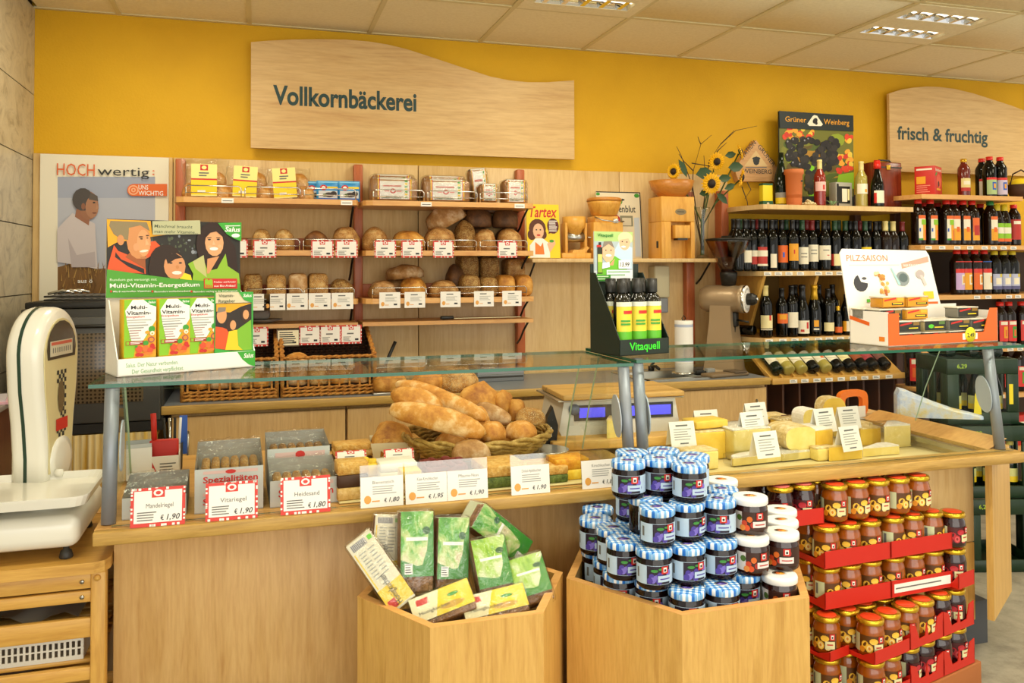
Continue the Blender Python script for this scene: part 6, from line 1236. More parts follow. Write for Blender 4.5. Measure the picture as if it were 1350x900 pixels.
# tools on the right rim
t = thing('cheese_slicer', 'orange plastic cheese slicer standing on the back rim of the cheese counter', 'slicer', (P(1152, 557, z=ZD).x, 3.22, ZD+.001), .1)
o = []; n = 20
def ring(w, h): return [(w*math.copysign(abs(cos(a))**.55, cos(a)), h*math.copysign(abs(sin(a))**.55, sin(a))) for a in [2*pi*k/n for k in range(n)]]
ro, ri = ring(.085, .062), ring(.052, .033); b_ = MB()
for y, rev in ((-.012, False), (.012, True)):
    b_.add([(x, y, z+.062) for x, z in ro]+[(x, y, z+.062) for x, z in ri], [((k, (k+1) % n, n+(k+1) % n, n+k) if not rev else (n+k, n+(k+1) % n, (k+1) % n, k)) for k in range(n)], mat('#f07a1a', .4))
for rr_, rev in ((ro, False), (ri, True)): b_.add([(x, -.012, z+.062) for x, z in rr_]+[(x, .012, z+.062) for x, z in rr_], [((k, n+k, n+(k+1) % n, (k+1) % n) if not rev else ((k+1) % n, n+(k+1) % n, n+k, k)) for k in range(n)], mat('#f07a1a', .4), True)
b_.build('handle', t); MB().box((-.05, -.02, 0), (.06, -.014, .05), M_cardw).build('card', t)
t = thing('cheese_bag', 'blue and white printed bag of grated cheese lying on the rim', 'bag', (P(1215, 552, z=ZD).x, 3.08, ZD+.012), -.5)
ol = [(0, 0), (.0, .10), (.012, .128), (.04, .122), (.09, .10), (.16, .07), (.24, .042), (.31, .026), (.36, .012), (.36, 0)]; n = len(ol); vs = []; prf = ((-.032, .93), (-.045, .8)); lay = [(-.012, 1.0), (-.034, .93), (-.04, .75), (.04, .75), (.034, .93), (.012, 1.0)]
for y, k in lay: vs += [(.18+(x-.18)*(1-(1-k)*.35), y, z*k) for x, z in ol]
MB().add(vs, [(i*n+q, i*n+(q+1) % n, (i+1)*n+(q+1) % n, (i+1)*n+q) for i in (0, 1, 3, 4) for q in range(n)]+[(5*n+q, 5*n+(q+1) % n, (q+1) % n, q) for q in range(n)]+[tuple(2*n+q for q in range(n))[::-1], tuple(3*n+q for q in range(n))], crust('printed_bag', '#9ab4dc', '#d4dce4', '#e0cc80', None, .3, 13, .3), False).build('bag_body', t, (-.12, 0, 0))
t = thing('cheese_knife', 'cheese knife with brown handle lying behind the cheeses', 'knife', (P(985, 541, z=ZD).x, 3.25, ZD+.001), .04); MB().rbox((.0, -.012, .002), (.10, .012, .022), M_dark, .005).build('handle', t); MB().box((-.26, -.012, .008), (.0, .016, .011), CHROME).build('blade', t)
tag(MB().rbox((-.16, -.05, 0), (.16, .05, .018), wood('pale_board', '#d8a868', '#e2b678', 'X', 1), .003).build('cutting_board', None, (P(1065, 536, z=ZD).x, 3.27, ZD+.001)), 'pale wooden board on the back rim of the cheese counter', 'board')
# ================================================================== DISPLAYS ON THE GLASS
def to_local(t): return None
# multivitamin display
zt = GT1+.001; a = P(154, 495, z=zt+.004); th = .38
t = thing('vitamin_display', 'white cardboard display of multivitamin cartons with a family picture header', 'display', (a.x, a.y, zt), th); w, d = .392, .13
sl_ = MB(); hf = .048; hb = .19
sl_.box((0, 0, 0), (w, .003, hf), WHITE).box((0, 0, 0), (w, d, .003), WHITE).box((0, d-.003, .003), (w, d, .42), mat('#d8d6d0', .6)); sl_.build('tray', t)
for x in (0, w-.003): MB().add([(x, 0, 0), (x, d, 0), (x, d, .21), (x, d-.03, .21), (x, 0, hf), (x+.003, 0, 0), (x+.003, d, 0), (x+.003, d, .21), (x+.003, d-.03, .21), (x+.003, 0, hf)], [(0, 4, 3, 2, 1), (5, 6, 7, 8, 9), (0, 5, 9, 4), (4, 9, 8, 3), (3, 8, 7, 2)], WHITE).build('tray_side', t)
b_ = MB(); f = lambda u, v: (u*w, hf-v*hf); p = Pr(b_, f, -.0003); GT_ = mat('#7ab078', .5); p.txt('Salus. Der Natur verbunden.', .06, .5, .26, GT_, .36, .004); p.txt('Der Gesundheit verpflichtet.', .1, .88, .26, GT_, .36, .004); b_.build('slogan_print', t); b_ = MB(); p.b = b_; p.poly([(.86, 0.02), (.9, .5), (.95, .85), (1.0, 1.0), (1, 0)], mat('#3aa22e', .5)); p.txt('Salus', .91, .42, .3, WHITE, .075, .02, shear=.2); b_.build('corner_print', t)
# header card
hz0, hz1 = .215, .215+.228; hy = d-.006; hd = MB().box((0, hy, .004), (w, hy+.003, hz1), mat('#e0d8c8', .5)); hd.build('header_card', t)
def uvh(x, y):
    u = (x-55+(y-62)*.035)/1062; top = 62+53*u; bot = 718-28*u; v = 1-(y-top)/(bot-top); return (u*w, hz0+v*(hz1-hz0))
b_ = MB(); p = Pr(b_, uvh, hy-.0003); p.rect(55, 62, 1110, 715, mat('#1c1a14', .5)) if False else b_.flat([(0, hz0), (w, hz0), (w, hz1), (0, hz1)], p.nx(), mat('#201c14', .5))
r = random.Random(8)
for k in range(40): p.el(380+r.random()*360, 210+r.random()*180, 6+r.random()*10, 8+r.random()*10, mat(['#6a7078', '#3a4030', '#4a5238', '#8a9098'][k % 4], .5), 6); p.y += p.dy*.8
YL = mat('#e8a416', .5); p.poly([(55, 300), (120, 260), (390, 215), (500, 200), (390, 190), (380, 85), (55, 66)], YL)
OJ = mat('#d8521c', .5); p.poly([(45, 490), (60, 420), (100, 280), (130, 330), (330, 420), (330, 520), (60, 500)], OJ); p.poly([(330, 400), (350, 260), (410, 250), (455, 300), (380, 370)], OJ); p.poly([(110, 340), (150, 400), (320, 480), (320, 520), (200, 460), (105, 380)], mat('#241a16', .5))
FS = mat('#cc8a54', .55); FS2 = mat('#d89a66', .55); p.poly([(180, 380), (330, 480), (330, 390), (230, 330)], mat('#9a5428', .55)); p.el(285, 250, 92, 148, FS); p.el(320, 265, 50, 110, FS2); p.poly([(80, 80), (350, 95), (372, 170), (300, 120), (215, 140), (205, 240), (150, 230), (100, 190), (70, 120)], mat('#8a7a58', .6)); p.el(150, 240, 26, 44, FS); p.poly([(360, 220), (376, 285), (350, 300)], FS2); p.el(322, 332, 34, 10, mat('#e8dccc', .5), 10, -.15); p.el(262, 300, 22, 34, mat('#d89868', .55), 9); p.poly([(338, 225), (362, 280), (332, 288)], mat('#e0aa7c', .55)); p.el(305, 232, 12, 5, BLACK, 7); p.el(350, 225, 8, 4, BLACK, 7); p.poly([(290, 380), (350, 380), (335, 395), (300, 398)], mat('#b87848', .55)); p.el(300, 215, 18, 5, HAIR, 8); p.el(350, 205, 12, 5, HAIR, 8)
p.el(490, 420, 130, 140, mat('#2c1a10', .6)); p.el(400, 480, 50, 80, mat('#2c1a10', .6)); p.poly([(590, 560), (620, 510), (680, 530), (690, 575)], YEL); p.el(555, 460, 86, 108, mat('#cf9060', .55)); p.poly([(480, 370), (560, 350), (620, 390), (560, 400), (500, 440)], mat('#2c1a10', .6)); p.el(525, 432, 14, 7, BLACK, 8); p.el(600, 432, 14, 7, BLACK, 8); p.el(570, 512, 40, 15, mat('#f0e4d8', .5), 10); p.el(575, 465, 14, 16, mat('#c4824e', .55), 8)
HB2 = mat('#2a140c', .6); p.el(880, 290, 150, 190, HB2); p.poly([(960, 200), (1060, 300), (1080, 520), (980, 520), (930, 350)], HB2); p.poly([(760, 360), (800, 250), (830, 420), (760, 420)], HB2); LJ = mat('#8ab428', .5); p.poly([(660, 440), (780, 380), (820, 500), (900, 480), (975, 360), (990, 460), (1085, 520), (1092, 610), (690, 590), (700, 520)], LJ); p.poly([(700, 420), (790, 370), (810, 550), (720, 480)], mat('#b8b878', .5)); p.poly([(820, 400), (920, 380), (830, 520), (810, 520)], mat('#cf9060', .55)); p.el(882, 272, 78, 108, mat('#dca070', .55)); p.el(845, 305, 18, 14, mat('#e4ac80', .55), 8); p.el(925, 300, 16, 14, mat('#e4ac80', .55), 8); p.poly([(874, 250), (890, 288), (864, 290)], mat('#e4b088', .55)); p.poly([(822, 228), (858, 226), (858, 232), (822, 234)], HB2); p.poly([(898, 228), (934, 230), (934, 236), (898, 234)], HB2); p.el(840, 245, 14, 6, BLACK, 8); p.el(915, 245, 14, 6, BLACK, 8); p.el(875, 320, 36, 14, mat('#f6efe6', .5), 10); p.poly([(800, 240), (830, 170), (940, 160), (960, 230), (900, 180), (850, 190)], HB2)
GS = mat('#4a9a2a', .5); p.poly([(25, 718), (1092, 690), (1092, 600), (800, 580), (550, 560), (300, 525), (150, 500), (40, 482)], GS); p.poly([(915, 112), (1117, 112), (1112, 262), (1050, 240), (990, 205), (945, 150)], mat('#3aa22e', .5))
p.rect(388, 88, 768, 200, mat('#b4b48c', .5)); TT = mat('#3a4a34', .5); p.txt('Manchmal braucht', 402, 140, 26, TT, 300, .006, shear=.1); p.txt('man mehr Vitamine...', 400, 184, 26, TT, 345, .006, shear=.1); p.txt('Salus', 970, 182, 40, WHITE, 130, .02, shear=.2); p.rect(975, 135, 1105, 141, WHITE); p.el(1063, 216, 36, 16, WHITE)
p.txt('Rundum gut versorgt mit', 57, 578, 22, mat('#d8ecc8', .5), 350, .006); p.txt('Multi-Vitamin-Energetikum', 55, 634, 36, WHITE, 690, .014); p.rect(782, 560, 1064, 640, RED); p.rect(790, 575, 855, 632, LIME); p.el(805, 573, 14, 8, LIME); p.el(840, 573, 14, 8, LIME); p.txt('bio', 796, 628, 26, mat('#d83020', .5), 50, .02); p.txt('Früchte- und Kräuter', 866, 594, 14, WHITE, 185, .006); p.txt('aus Bio-Anbau!', 866, 626, 16, WHITE, 180, .012)
for xq, l, s_ in ((78, 278, 'Mit 8 wertvollen Vitaminen'), (385, 282, 'Besonders wohlschmeckend'), (692, 370, 'Besonders wichtig in der Erkältungszeit')): p.rect(xq-22, 655, xq-8, 672, RED); p.txt(s_, xq, 672, 14, WHITE, l, .008)
b_.build('header_print', t)
# cartons
cm = None
def carton_mesh():
    cw, cd, ch = .086, .05, .208; b_ = MB().rbox((0, 0, 0), (cw, cd, ch), mat('#e8c018', .5), .0015, 1); f = lambda x, y: ((x-130)/286*cw, ch-(y-62)/545*(ch-.046)); p = Pr(b_, f, -.0003); p.rect(131, 63, 415, 606, mat('#86c01c', .5)); p.poly([(215, 606), (415, 606), (415, 260), (330, 420), (230, 520)], mat('#e8a018', .5))
    p.poly([(140, 165), (205, 64), (415, 64), (412, 262), (300, 450), (195, 450), (160, 300)], WHITE); p.poly([(300, 64), (415, 64), (415, 135), (360, 115)], mat('#3aa22e', .5)); p.txt('Salus', 340, 100, 22, WHITE, 66, .02, shear=.2)
    p.txt('Multi-', 190, 152, 34, BLACK, 145, .02); p.txt('Vitamin-', 152, 205, 36, BLACK, 215, .02); p.txt('Energetikum', 150, 233, 20, mat('#c03a28', .5), 160, .012); p.lines(155, 380, 252, 2, 22, mat('#a8a8a0', .6), 8); p.lines(165, 350, 300, 2, 24, mat('#9a9a94', .6), 10); p.lines(175, 285, 350, 4, 24, mat('#b0908a', .6), 8); p.rect(145, 453, 302, 490, mat('#a8241c', .5)); p.rect(150, 458, 175, 485, LIME); p.lines(185, 295, 462, 2, 12, WHITE, 6)
    TO = mat('#d84a1c', .4)
    for cx, cy, rx, ry, m in ((375, 345, 30, 30, GRN), (335, 375, 22, 16, mat('#e0a020', .5)), (378, 385, 22, 22, mat('#f0ead0', .5)), (378, 388, 9, 9, mat('#b8a040', .5)), (370, 445, 30, 28, mat('#8a3a5a', .5)), (370, 445, 22, 20, mat('#e08a2a', .5)), (320, 475, 26, 24, GRN), (262, 532, 32, 34, TO), (318, 530, 28, 34, mat('#e06a20', .4)), (360, 545, 28, 26, TO), (378, 505, 22, 24, RED), (395, 525, 14, 14, RED), (250, 582, 24, 18, RED), (282, 585, 20, 16, mat('#c01a14', .4)), (340, 575, 46, 12, mat('#e8781c', .4)), (235, 505, 12, 10, GRN)): p.el(cx, cy, rx, ry, m, 9)
    return b_.mesh('vitamin_carton')
cm = carton_mesh(); Rz = Matrix.Rotation(th, 3, 'Z')
for i, (u, dy, gl) in enumerate(((.05, .008, 0), (.29, .008, 1), (.505, .012, 2), (.715, .016, 3))):
    v = Rz @ Vector((u*w, dy, .004)); tag(ob('vitamin_carton', cm, None, (a.x+v.x, a.y+v.y, zt+v.z), th, 0, 0), 'lime and white multivitamin carton in the display, '+nth(i), 'carton', 'multivitamin cartons'); 
v = Rz @ Vector((.69*w, .0065, .053)); lf = thing('leaflet', 'vitamin guide leaflet with family under a yellow umbrella standing in the display', 'leaflet', (a.x+v.x, a.y+v.y, zt+v.z-.048), th); lf.rotation_euler = (0, .0, th); lw, lh = .118, .222
b_ = MB().box((0, 0, 0), (lw, .003, lh), mat('#36a23a', .45)); f = lambda x, y: ((x-990)/330*lw, lh-(y-20)/550*lh); p = Pr(b_, f, -.0003); p.rect(1000, 20, 1315, 105, mat('#d8cca8', .5)); p.rect(998, 100, 1305, 455, mat('#2a2018', .5)); p.poly([(1005, 105), (1310, 105), (1210, 130), (1120, 170), (1005, 160)], mat('#e8a416', .5))
p.poly([(995, 430), (998, 270), (1060, 280), (1110, 300), (1090, 445)], OJ); p.el(1050, 190, 42, 60, FS2); p.poly([(1010, 170), (1020, 130), (1085, 130), (1080, 160)], GREYHAIR); p.el(1130, 270, 42, 52, HAIR); p.poly([(1080, 445), (1110, 310), (1180, 300), (1230, 350), (1235, 455)], mat('#e8c81c', .5)); p.el(1145, 265, 26, 36, FS2); p.el(1255, 190, 44, 60, HAIR); p.poly([(1190, 420), (1180, 300), (1300, 230), (1306, 455), (1230, 455)], mat('#7ab428', .5)); p.el(1255, 190, 26, 36, FS2); p.poly([(992, 430), (1150, 460), (1310, 455), (1315, 570), (985, 565)], mat('#36a23a', .45)); p.poly([(1190, 20), (1318, 20), (1312, 105), (1240, 80)], mat('#36a23a', .45)); p.txt('Salus', 1230, 58, 24, WHITE, 72, .02, shear=.2); p.txt('Vitamin-', 1022, 55, 24, TT, 130, .006); p.txt('Ratgeber', 1022, 95, 24, TT, 140, .006); p.txt('Fit und gesund', 1005, 500, 16, WHITE, 155, .008); p.txt('mit Vitaminen', 1005, 528, 16, WHITE, 145, .008); b_.build('leaflet_print', lf)

# oil display
zt2 = GT2+.001; th2 = .22; a = P(817, 468, z=zt2+.004); w, d = .205, .165
t = thing('oil_display', 'dark green cardboard display of oil bottles with a laughing couple on its header', 'display', (a.x, a.y, zt2), th2); DGc = mat('#16241a', .5)
MB().box((0, 0, 0), (w, .003, .052), DGc).box((0, 0, 0), (w, d, .003), DGc).box((0, d-.003, .003), (w, d, .30), DGc).build('tray', t)
for x in (0, w-.003): MB().add([(x, 0, 0), (x, d, 0), (x, d, .27), (x, d-.03, .27), (x, 0, .052), (x+.003, 0, 0), (x+.003, d, 0), (x+.003, d, .27), (x+.003, d-.03, .27), (x+.003, 0, .052)], [(0, 4, 3, 2, 1), (5, 6, 7, 8, 9), (0, 5, 9, 4), (4, 9, 8, 3), (3, 8, 7, 2)], DGc).build('tray_side', t)
b_ = MB(); b_.text('Vitaquell', w/2, .017, .036, -.0005, mat('#3ade2a', .4), 'C', None, .016, 1.0, 3); b_.build('tray_print', t)
hw, hh = .165, .172; b_ = MB().box((0, d-.008, .24), (hw, d-.004, .24+hh), mat('#cfd6d8', .5)); f = lambda x, y: ((x-480)/250*hw, .24+hh-(y-72)/292*hh); p = Pr(b_, f, d-.0083); p.rect(480, 72, 730, 160, mat('#a8c878', .5)); p.rect(480, 130, 728, 300, mat('#a8b8bc', .5)); GP = mat('#6ab82a', .5)
p.poly([(640, 290), (600, 200), (640, 130), (725, 165), (722, 290)], mat('#b8d0e0', .5)); p.el(680, 110, 48, 38, mat('#e0d0a0', .6)); p.el(676, 135, 36, 46, SKIN2); p.el(668, 160, 16, 6, WHITE, 8); p.poly([(640, 120), (660, 90), (715, 95), (720, 140), (700, 110)], mat('#e0d0a0', .6)); p.el(660, 130, 5, 4, BLACK, 6); p.el(690, 132, 5, 4, BLACK, 6)
p.poly([(485, 330), (530, 290), (560, 240), (610, 215), (690, 260), (690, 340), (500, 345)], GP); p.poly([(570, 270), (610, 230), (600, 270)], SKIN); p.el(568, 190, 42, 62, SKIN2); p.poly([(530, 170), (540, 130), (590, 128), (608, 170), (570, 145)], GREYHAIR); p.el(570, 212, 20, 8, WHITE, 8); p.el(552, 182, 5, 4, BLACK, 6); p.el(585, 182, 5, 4, BLACK, 6)
p.rect(498, 165, 530, 318, mat('#2a2a1a', .4)); p.rect(506, 135, 522, 170, mat('#1c1c18', .4)); p.rect(494, 152, 522, 164, RED); p.rect(500, 205, 528, 250, mat('#c8c86a', .5)); p.rect(500, 250, 528, 312, mat('#8ab430', .5)); p.txt('Vitaquell', 498, 102, 18, mat('#1e7a2e', .5), 100, .02); p.rect(555, 297, 720, 362, mat('#e4e8ea', .5)); p.lines(562, 712, 305, 2, 18, mat('#8ab48a', .5), 8); p.rect(478, 325, 580, 362, mat('#3a8a2a', .5)); p.lines(484, 570, 332, 2, 14, mat('#c8e0b8', .5), 6); p.rect(632, 240, 708, 290, WHITE); p.txt('13,99', 640, 278, 26, BLACK, 60, .02, shear=.2); p.poly([(525, 290), (575, 280), (572, 250), (528, 255)], mat('#e8e8f0', .5)); b_.build('header_card', t, (.012, 0, 0))
Rz2 = Matrix.Rotation(th2, 3, 'Z'); k = 0; OY = mat('#e8d23a', .45)
for j in range(2):
    for i in range(3):
        v = Rz2 @ Vector((.042+.062*i, .04+.065*j, .004)); k += 1
        bottle('oil', 'oil bottle with yellow label in the green display, %s row, %s' % ('front' if j == 0 else 'back', nth(i)), 'oil bottles in the display', (a.x+v.x, a.y+v.y, zt2+v.z), mat('#14140e', .1, coat=.3), BLACK, ((-1.0, 1.0, .04, .16, OY), (-1.0, 1.0, .035, .07, mat('#5ab41e', .45)), (-1.0, 1.0, .148, .162, mat('#d8dcc8', .5)), (-.2, 1.0, .125, .135, RED), (-.5, .6, .10, .106, GRN), (-.5, .6, .09, .096, GRN)), 1.05, th2-.3, name='oil_bottle')

# mushroom pate display
zt2 = GT2+.001; a = P(1172, 455, Y=2.50); th3 = .10; w = XA(1315, 2.56, 1.25)-a.x; d = .185
t = thing('pate_display', 'white and orange cardboard display headed PILZ:SAISON with mushroom pictures', 'display', (a.x, 2.50, zt2), th3); WB = mat('#eeeae2', .55); OB = mat('#e0641c', .5)
hf = .038; hs = .118
b_ = MB(); b_.box((0, 0, 0), (w, .003, hf), OB).box((0, 0, hf), (.05, .003, hs), OB); b_.prism([(w-.075, hf), (w, hf), (w, hs+.01), (w-.04, hs+.01)], 0, .003, OB); b_.box((0, 0, 0), (w, d, .003), WB).box((w-.003, 0, 0), (w, d, hs), WB).box((0, .003, 0), (.003, d, hs+.005), WB).box((0, d-.003, .003), (w, d, hs+.02), WB); b_.build('tray', t)
hw, hh = .495, .235; HX = -.01; HT = Matrix.Translation((HX, d+.004, hs+.0)) @ Matrix.Rotation(-.12, 4, 'X'); pts = [(.015, -.115), (hw, -.115), (hw, 0), (hw-.02, hh*.5), (hw-.035, hh-.02), (hw-.05, hh), (.01, hh+.005), (-.005, hh-.012)]
b_ = MB().prism(pts, 0, .004, WB, HT); b_.build('header_card', t)
b_ = MB(); hwid = hw-.03; f = lambda x, y: (.01+(x-90)/680*hwid, hh+.004-(y-140)/370*(hh+.02)); p = Pr(b_, f, -.0004, HT); PO = mat('#e07a4a', .5); p.txt('PILZ:SAISON', 112, 208, 36, PO, 305, .006); p.lines(125, 520, 228, 1, 8, mat('#c8c8c8', .5), 5); p.poly([(520, 252), (738, 212), (735, 180), (518, 222)], mat('#eaa08a', .5)); p.txt('NUR FÜR KURZE ZEIT', 535, 240, 14, WHITE, 170, .01, shear=0)
p.el(198, 332, 52, 48, mat('#3a3a3e', .5)); p.poly([(175, 275), (200, 325), (260, 335), (250, 270)], WB); p.el(225, 306, 18, 8, mat('#4a4a4e', .5)); r = random.Random(2)
for k in range(22): p.el(355+(r.random()-.5)*90, 330+(r.random()-.5)*110, 13, 11, mat(['#e0b060', '#c89040', '#e8d0a0', '#b87a34'][k % 4], .5), 7); p.y += p.dy*.8
p.poly([(360, 370), (385, 370), (390, 420), (380, 420)], mat('#b8642c', .5)); p.el(515, 310, 52, 42, mat('#8a9494', .5)); p.el(520, 305, 34, 26, mat('#5a6a6a', .5)); p.poly([(430, 250), (440, 245), (495, 340), (480, 350)], mat('#a8d0d0', .5)); p.el(655, 285, 34, 26, mat('#b8aca8', .5)); p.poly([(650, 290), (672, 290), (700, 345), (680, 355)], mat('#d0c4bc', .5)); p.rect(225, 422, 250, 440, mat('#5ab43a', .5)); p.rect(128, 462, 300, 500, OB); p.lines(215, 270, 472, 2, 10, WHITE, 5); p.rect(660, 445, 770, 485, OB); p.rect(665, 385, 742, 428, mat('#e8c22a', .5)); b_.build('header_print', t)
Ml = LOC(0, 0, 0, -pi/2); b_ = MB(); f = lambda u, v: (-d+u*d, hs-v*hs); p = Pr(b_, f, -.0003, Ml); p.poly([(.0, .12), (.52, .3), (.52, .42), (0, .24)], OB); b_.build('side_banner', t); b_ = MB(); p.b = b_; p.rect(.76, .72, .9, .86, mat('#e8821c', .5)); b_.build('side_mark', t)
b_ = MB(); b_.lathe([(.028, 0), (.028, .001), (0, .0011)], mat('#f0e018', .5), 20, LOC(w*.73, -.002, .03, 0, pi/2)); b_.box((w*.66, -.0012, .012), (w*.80, -.0005, .035), M_cardw); b_.text('2,49', w*.73, .021, .022, -.0042, INK, 'C', None, .01, 1, 2); b_.build('price_sticker', t)
Rz3 = Matrix.Rotation(th3, 3, 'Z'); PC = []
def pate(label, u, y, z, kind, ww=.105):
    k = (kind, ww)
    me = BC.get(k)
    if me is None:
        h = .042; b_ = MB().rbox((0, 0, 0), (ww, .06, h-.004), mat(['#7a786c', '#a89a6c', '#c88a20'][kind], .4), .004, 2).rbox((-.003, -.003, h-.006), (ww+.003, .063, h), mat('#d8d2c0', .35, .3), .002, 1)
        f = lambda u_, v: (u_*ww, h-v*h); p = Pr(b_, f, -.0034); p.rect(0, .12, 1, .9, mat(['#2a2c22', '#1e2018', '#d89018'][kind], .45)); p.poly([(.05, .45), (.6, .25), (.6, .1), (.05, .3)], RED) if kind != 1 else p.el(.3, .55, .14, .18, mat('#5ac82a', .45), 8); p.rect(.4, .55, .95, .78, mat(['#1c1c18', '#2c3426', '#2a2418'][kind], .45)); p.lines(.45, .9, .6, 1, .1, YEL, .09); p.rect(.66, .12, .95, .4, mat(['#8a6a2a', '#5a7a3a', '#e8b030'][kind], .45))
        me = BC[k] = b_.mesh('pate_tin')
    v = Rz3 @ Vector((u, y, z)); tag(ob('pate_tin', me, None, (a.x+v.x, 2.50+v.y, zt2+v.z), th3), label+' in the mushroom display', 'tin', 'pate tins in the mushroom display')
for i, (u, k) in enumerate(((.055, 0), (.17, 0), (.285, 1), (.40, 0))): pate('pate tin in the bottom front row, '+nth(i), u*w/.5, .012, .004, k)
for i, (u, k) in enumerate(((.055, 0), (.17, 1), (.285, 0), (.39, 0))): pate('pate tin in the second front row, '+nth(i), u*w/.5, .014, .047, k)
for i, (u, k, y, z) in enumerate(((.005, 0, .045, .09), (.12, 2, .045, .09), (.36, 0, .045, .09))): pate(['dark pate tin in the third layer on the left', 'orange pate tin in the third layer', 'dark pate tin in the third layer on the right'][i], u*w/.5, y, z, k)
for i, u in enumerate((.05, .16)): pate('orange pate tin on the very top, '+('left' if i == 0 else 'right'), u*w/.5, .08, .134, 2)
for j in range(2):
    for i in range(4): pate('hidden pate tin in the back row, layer %s, %s' % (['one', 'two'][j], nth(i)), (.02+.115*i)*w/.5, .085, .004+.043*j, 0)
for i in range(2): pate('hidden pate tin under the top orange tins, '+('left' if i == 0 else 'right'), (.0+.115*i)*w/.5, .115, .09, 0)

# ================================================================== GREEN CRATES behind the counter end
M_cg = mat('#14301a', .45)
def crate(label, x, y, z, w=.30, d=.40, h=.30, rz=0, group='green bottle crates'):
    t = thing('bottle_crate', label, 'crate', (x, y, z), rz, group)
    for yy in (0, d-.014):
        for x0, x1, z0, z1 in ((0, w, 0, .06), (0, w, h-.075, h), (0, .06, .06, h-.075), (w-.06, w, .06, h-.075), (w/2-.02, w/2+.02, .06, h-.075)): MB().rbox((x0, yy, z0), (x1, yy+.014, z1), M_cg, .003, 1).build('crate_wall', t)
    for xx in (0, w-.014):
        for y0, y1, z0, z1 in ((.014, d-.014, 0, .06), (.014, d-.014, h-.075, h), (.014, .07, .06, h-.075), (d-.07, d-.014, .06, h-.075), (d/2-.03, d/2+.03, .06, h-.075)): MB().rbox((xx, y0, z0), (xx+.014, y1, z1), M_cg, .003, 1).build('crate_wall', t)
    MB().box((.014, .014, 0), (w-.014, d-.014, .01), M_cg).build('crate_floor', t)
    b_ = MB(); b_.prism([(.16, .05), (.20, .05), (.192, .15), (.18, .19), (.168, .15)], -.001, -.0003, mat('#e8d21c', .5), LOC(-.03, 0, 0)); b_.build('bottle_mark', t); MB().box((w-.05, -.0012, .10), (w-.03, -.0003, .2), mat('#e8d21c', .5)).build('yellow_mark', t); MB().text('6,29', .05, h-.045, .03, -.001, mat('#a8c82a', .5), 'L', None, .01).build('crate_lettering', t)
    return t
cx_, cy_, cr = 3.30, 3.40, -.28; RC = Matrix.Rotation(cr, 3, 'Z')
for k, (dx, dy, zz, hh_, nm) in enumerate(((.07, -.05, 0, .355, 'at the bottom behind the counter end'), (.05, -.035, .357, .355, 'second from the floor behind the counter end'), (0, 0, .714, .325, 'on top of the stack seen through the glass'))):
    v = RC @ Vector((dx, dy, 0)); crate('green bottle crate '+nm, cx_+v.x, cy_+v.y, zz, .36, .32, hh_, cr)
    if k:
        for i in range(3):
            for j in range(2):
                u = RC @ Vector((dx+.075+.105*i, dy+.08+.11*j, 0)); bottle('beer', 'bottle with yellow label in the %s green crate, %s row, %s' % (['', 'second', 'top'][k], 'front' if j == 0 else 'back', nth(i)), 'bottles in the green crates', (cx_+u.x, cy_+u.y, zz+.012), GLG, mat('#e0d060', .4), ((-1.2, 1.2, .05, .11, mat('#d8d88a', .5)), (-1.2, 1.2, .05, .075, YEL)), 1.12, -.6, name='beer_bottle')
for i, dx in enumerate((.05, .17, .29)):
    u = RC @ Vector((dx, .05, 0)); bottle('beer', 'bottle with yellow neck lying on the top green crate, '+nth(i), 'bottles on the green crates', (cx_+u.x, cy_+u.y, 1.039+.032), GLG, mat('#e8d21c', .4), ((-1.2, 1.2, .05, .1, YEL),), 1.0, 0, (-pi/2, 0, cr+.15), name='beer_bottle')
# ================================================================== HEXAGONAL BINS
def hexpts(cx, cy, R_): return [(cx+R_*cos(pi/3*k), cy+R_*sin(pi/3*k)) for k in range(6)]
def hexbin(label, cx, cy, R_, zt, floor_z):
    t = thing('hexagonal_bin', label, 'display bin', (cx, cy, 0), 0, 'hexagonal wooden bins'); o = hexpts(0, 0, R_); i_ = hexpts(0, 0, R_-.025)
    for k in range(6):
        a, b_, c, d = o[k], o[(k+1) % 6], i_[(k+1) % 6], i_[k]
        MB().slab([a, b_, c, d], .02, zt-.001, M_bin).build('side_board', t)
        MB().slab([a, b_, c, d], zt-.001, zt, M_shelf).build('top_edge', t)
    MB().slab(i_, floor_z-.015, floor_z, mat('#3a2c1a', .7)).build('inner_floor', t); MB().slab(hexpts(0, 0, R_-.03), 0, .02, DGREY).build('base', t)
    return t
B1 = (.545, 2.26, .288, .64); B2 = (1.197, 2.215, .37, .64)
hexbin('smaller hexagonal wooden bin full of wrapped breads', *B1, .50); hexbin('larger hexagonal wooden bin full of jam jars', *B2, .578)

# ------------------------------------------------------------------ jam jars
JH = .098; M_jam = mat('#160808', .08, spec=.4); M_jam2 = mat('#2c0e08', .08, coat=.4); M_lidw = mat('#f3f3f0', .3); LB = mat('#b8cfe4', .45); PL1 = mat('#4a3a9a', .45); PL2 = mat('#7a6ac8', .45); PLG = mat('#3a8a3a', .45); DK = mat('#241a2c', .45)
jb = lambda m: MB().lathe([(0, .001), (.040, 0), (.045, .005), (.046, .012), (.046, .070), (.043, .078), (.043, .082)], m, 24).mesh('jar_body')
JB = {0: jb(M_jam), 1: jb(M_jam2)}
lidp = [(.0462, .079), (.0478, .081), (.0478, .093), (.0462, .0975), (.040, .098), (0, .098)]
def top_disc(m1, m2): return lambda b_: (b_.lathe([(.019, .0983), (0, .0984)], M_lidw, 16, sc=(1, .8)), b_.lathe([(.015, .0986), (0, .0987)], m1, 12, sc=(1, .7)), b_.lathe([(.007, .0989), (0, .099)], m2, 8, LOC(-.005, 0, 0)))
b_ = MB().lathe(lidp, M_ging, 26); top_disc(PL1, PL2)(b_); LID0 = b_.mesh('lid')
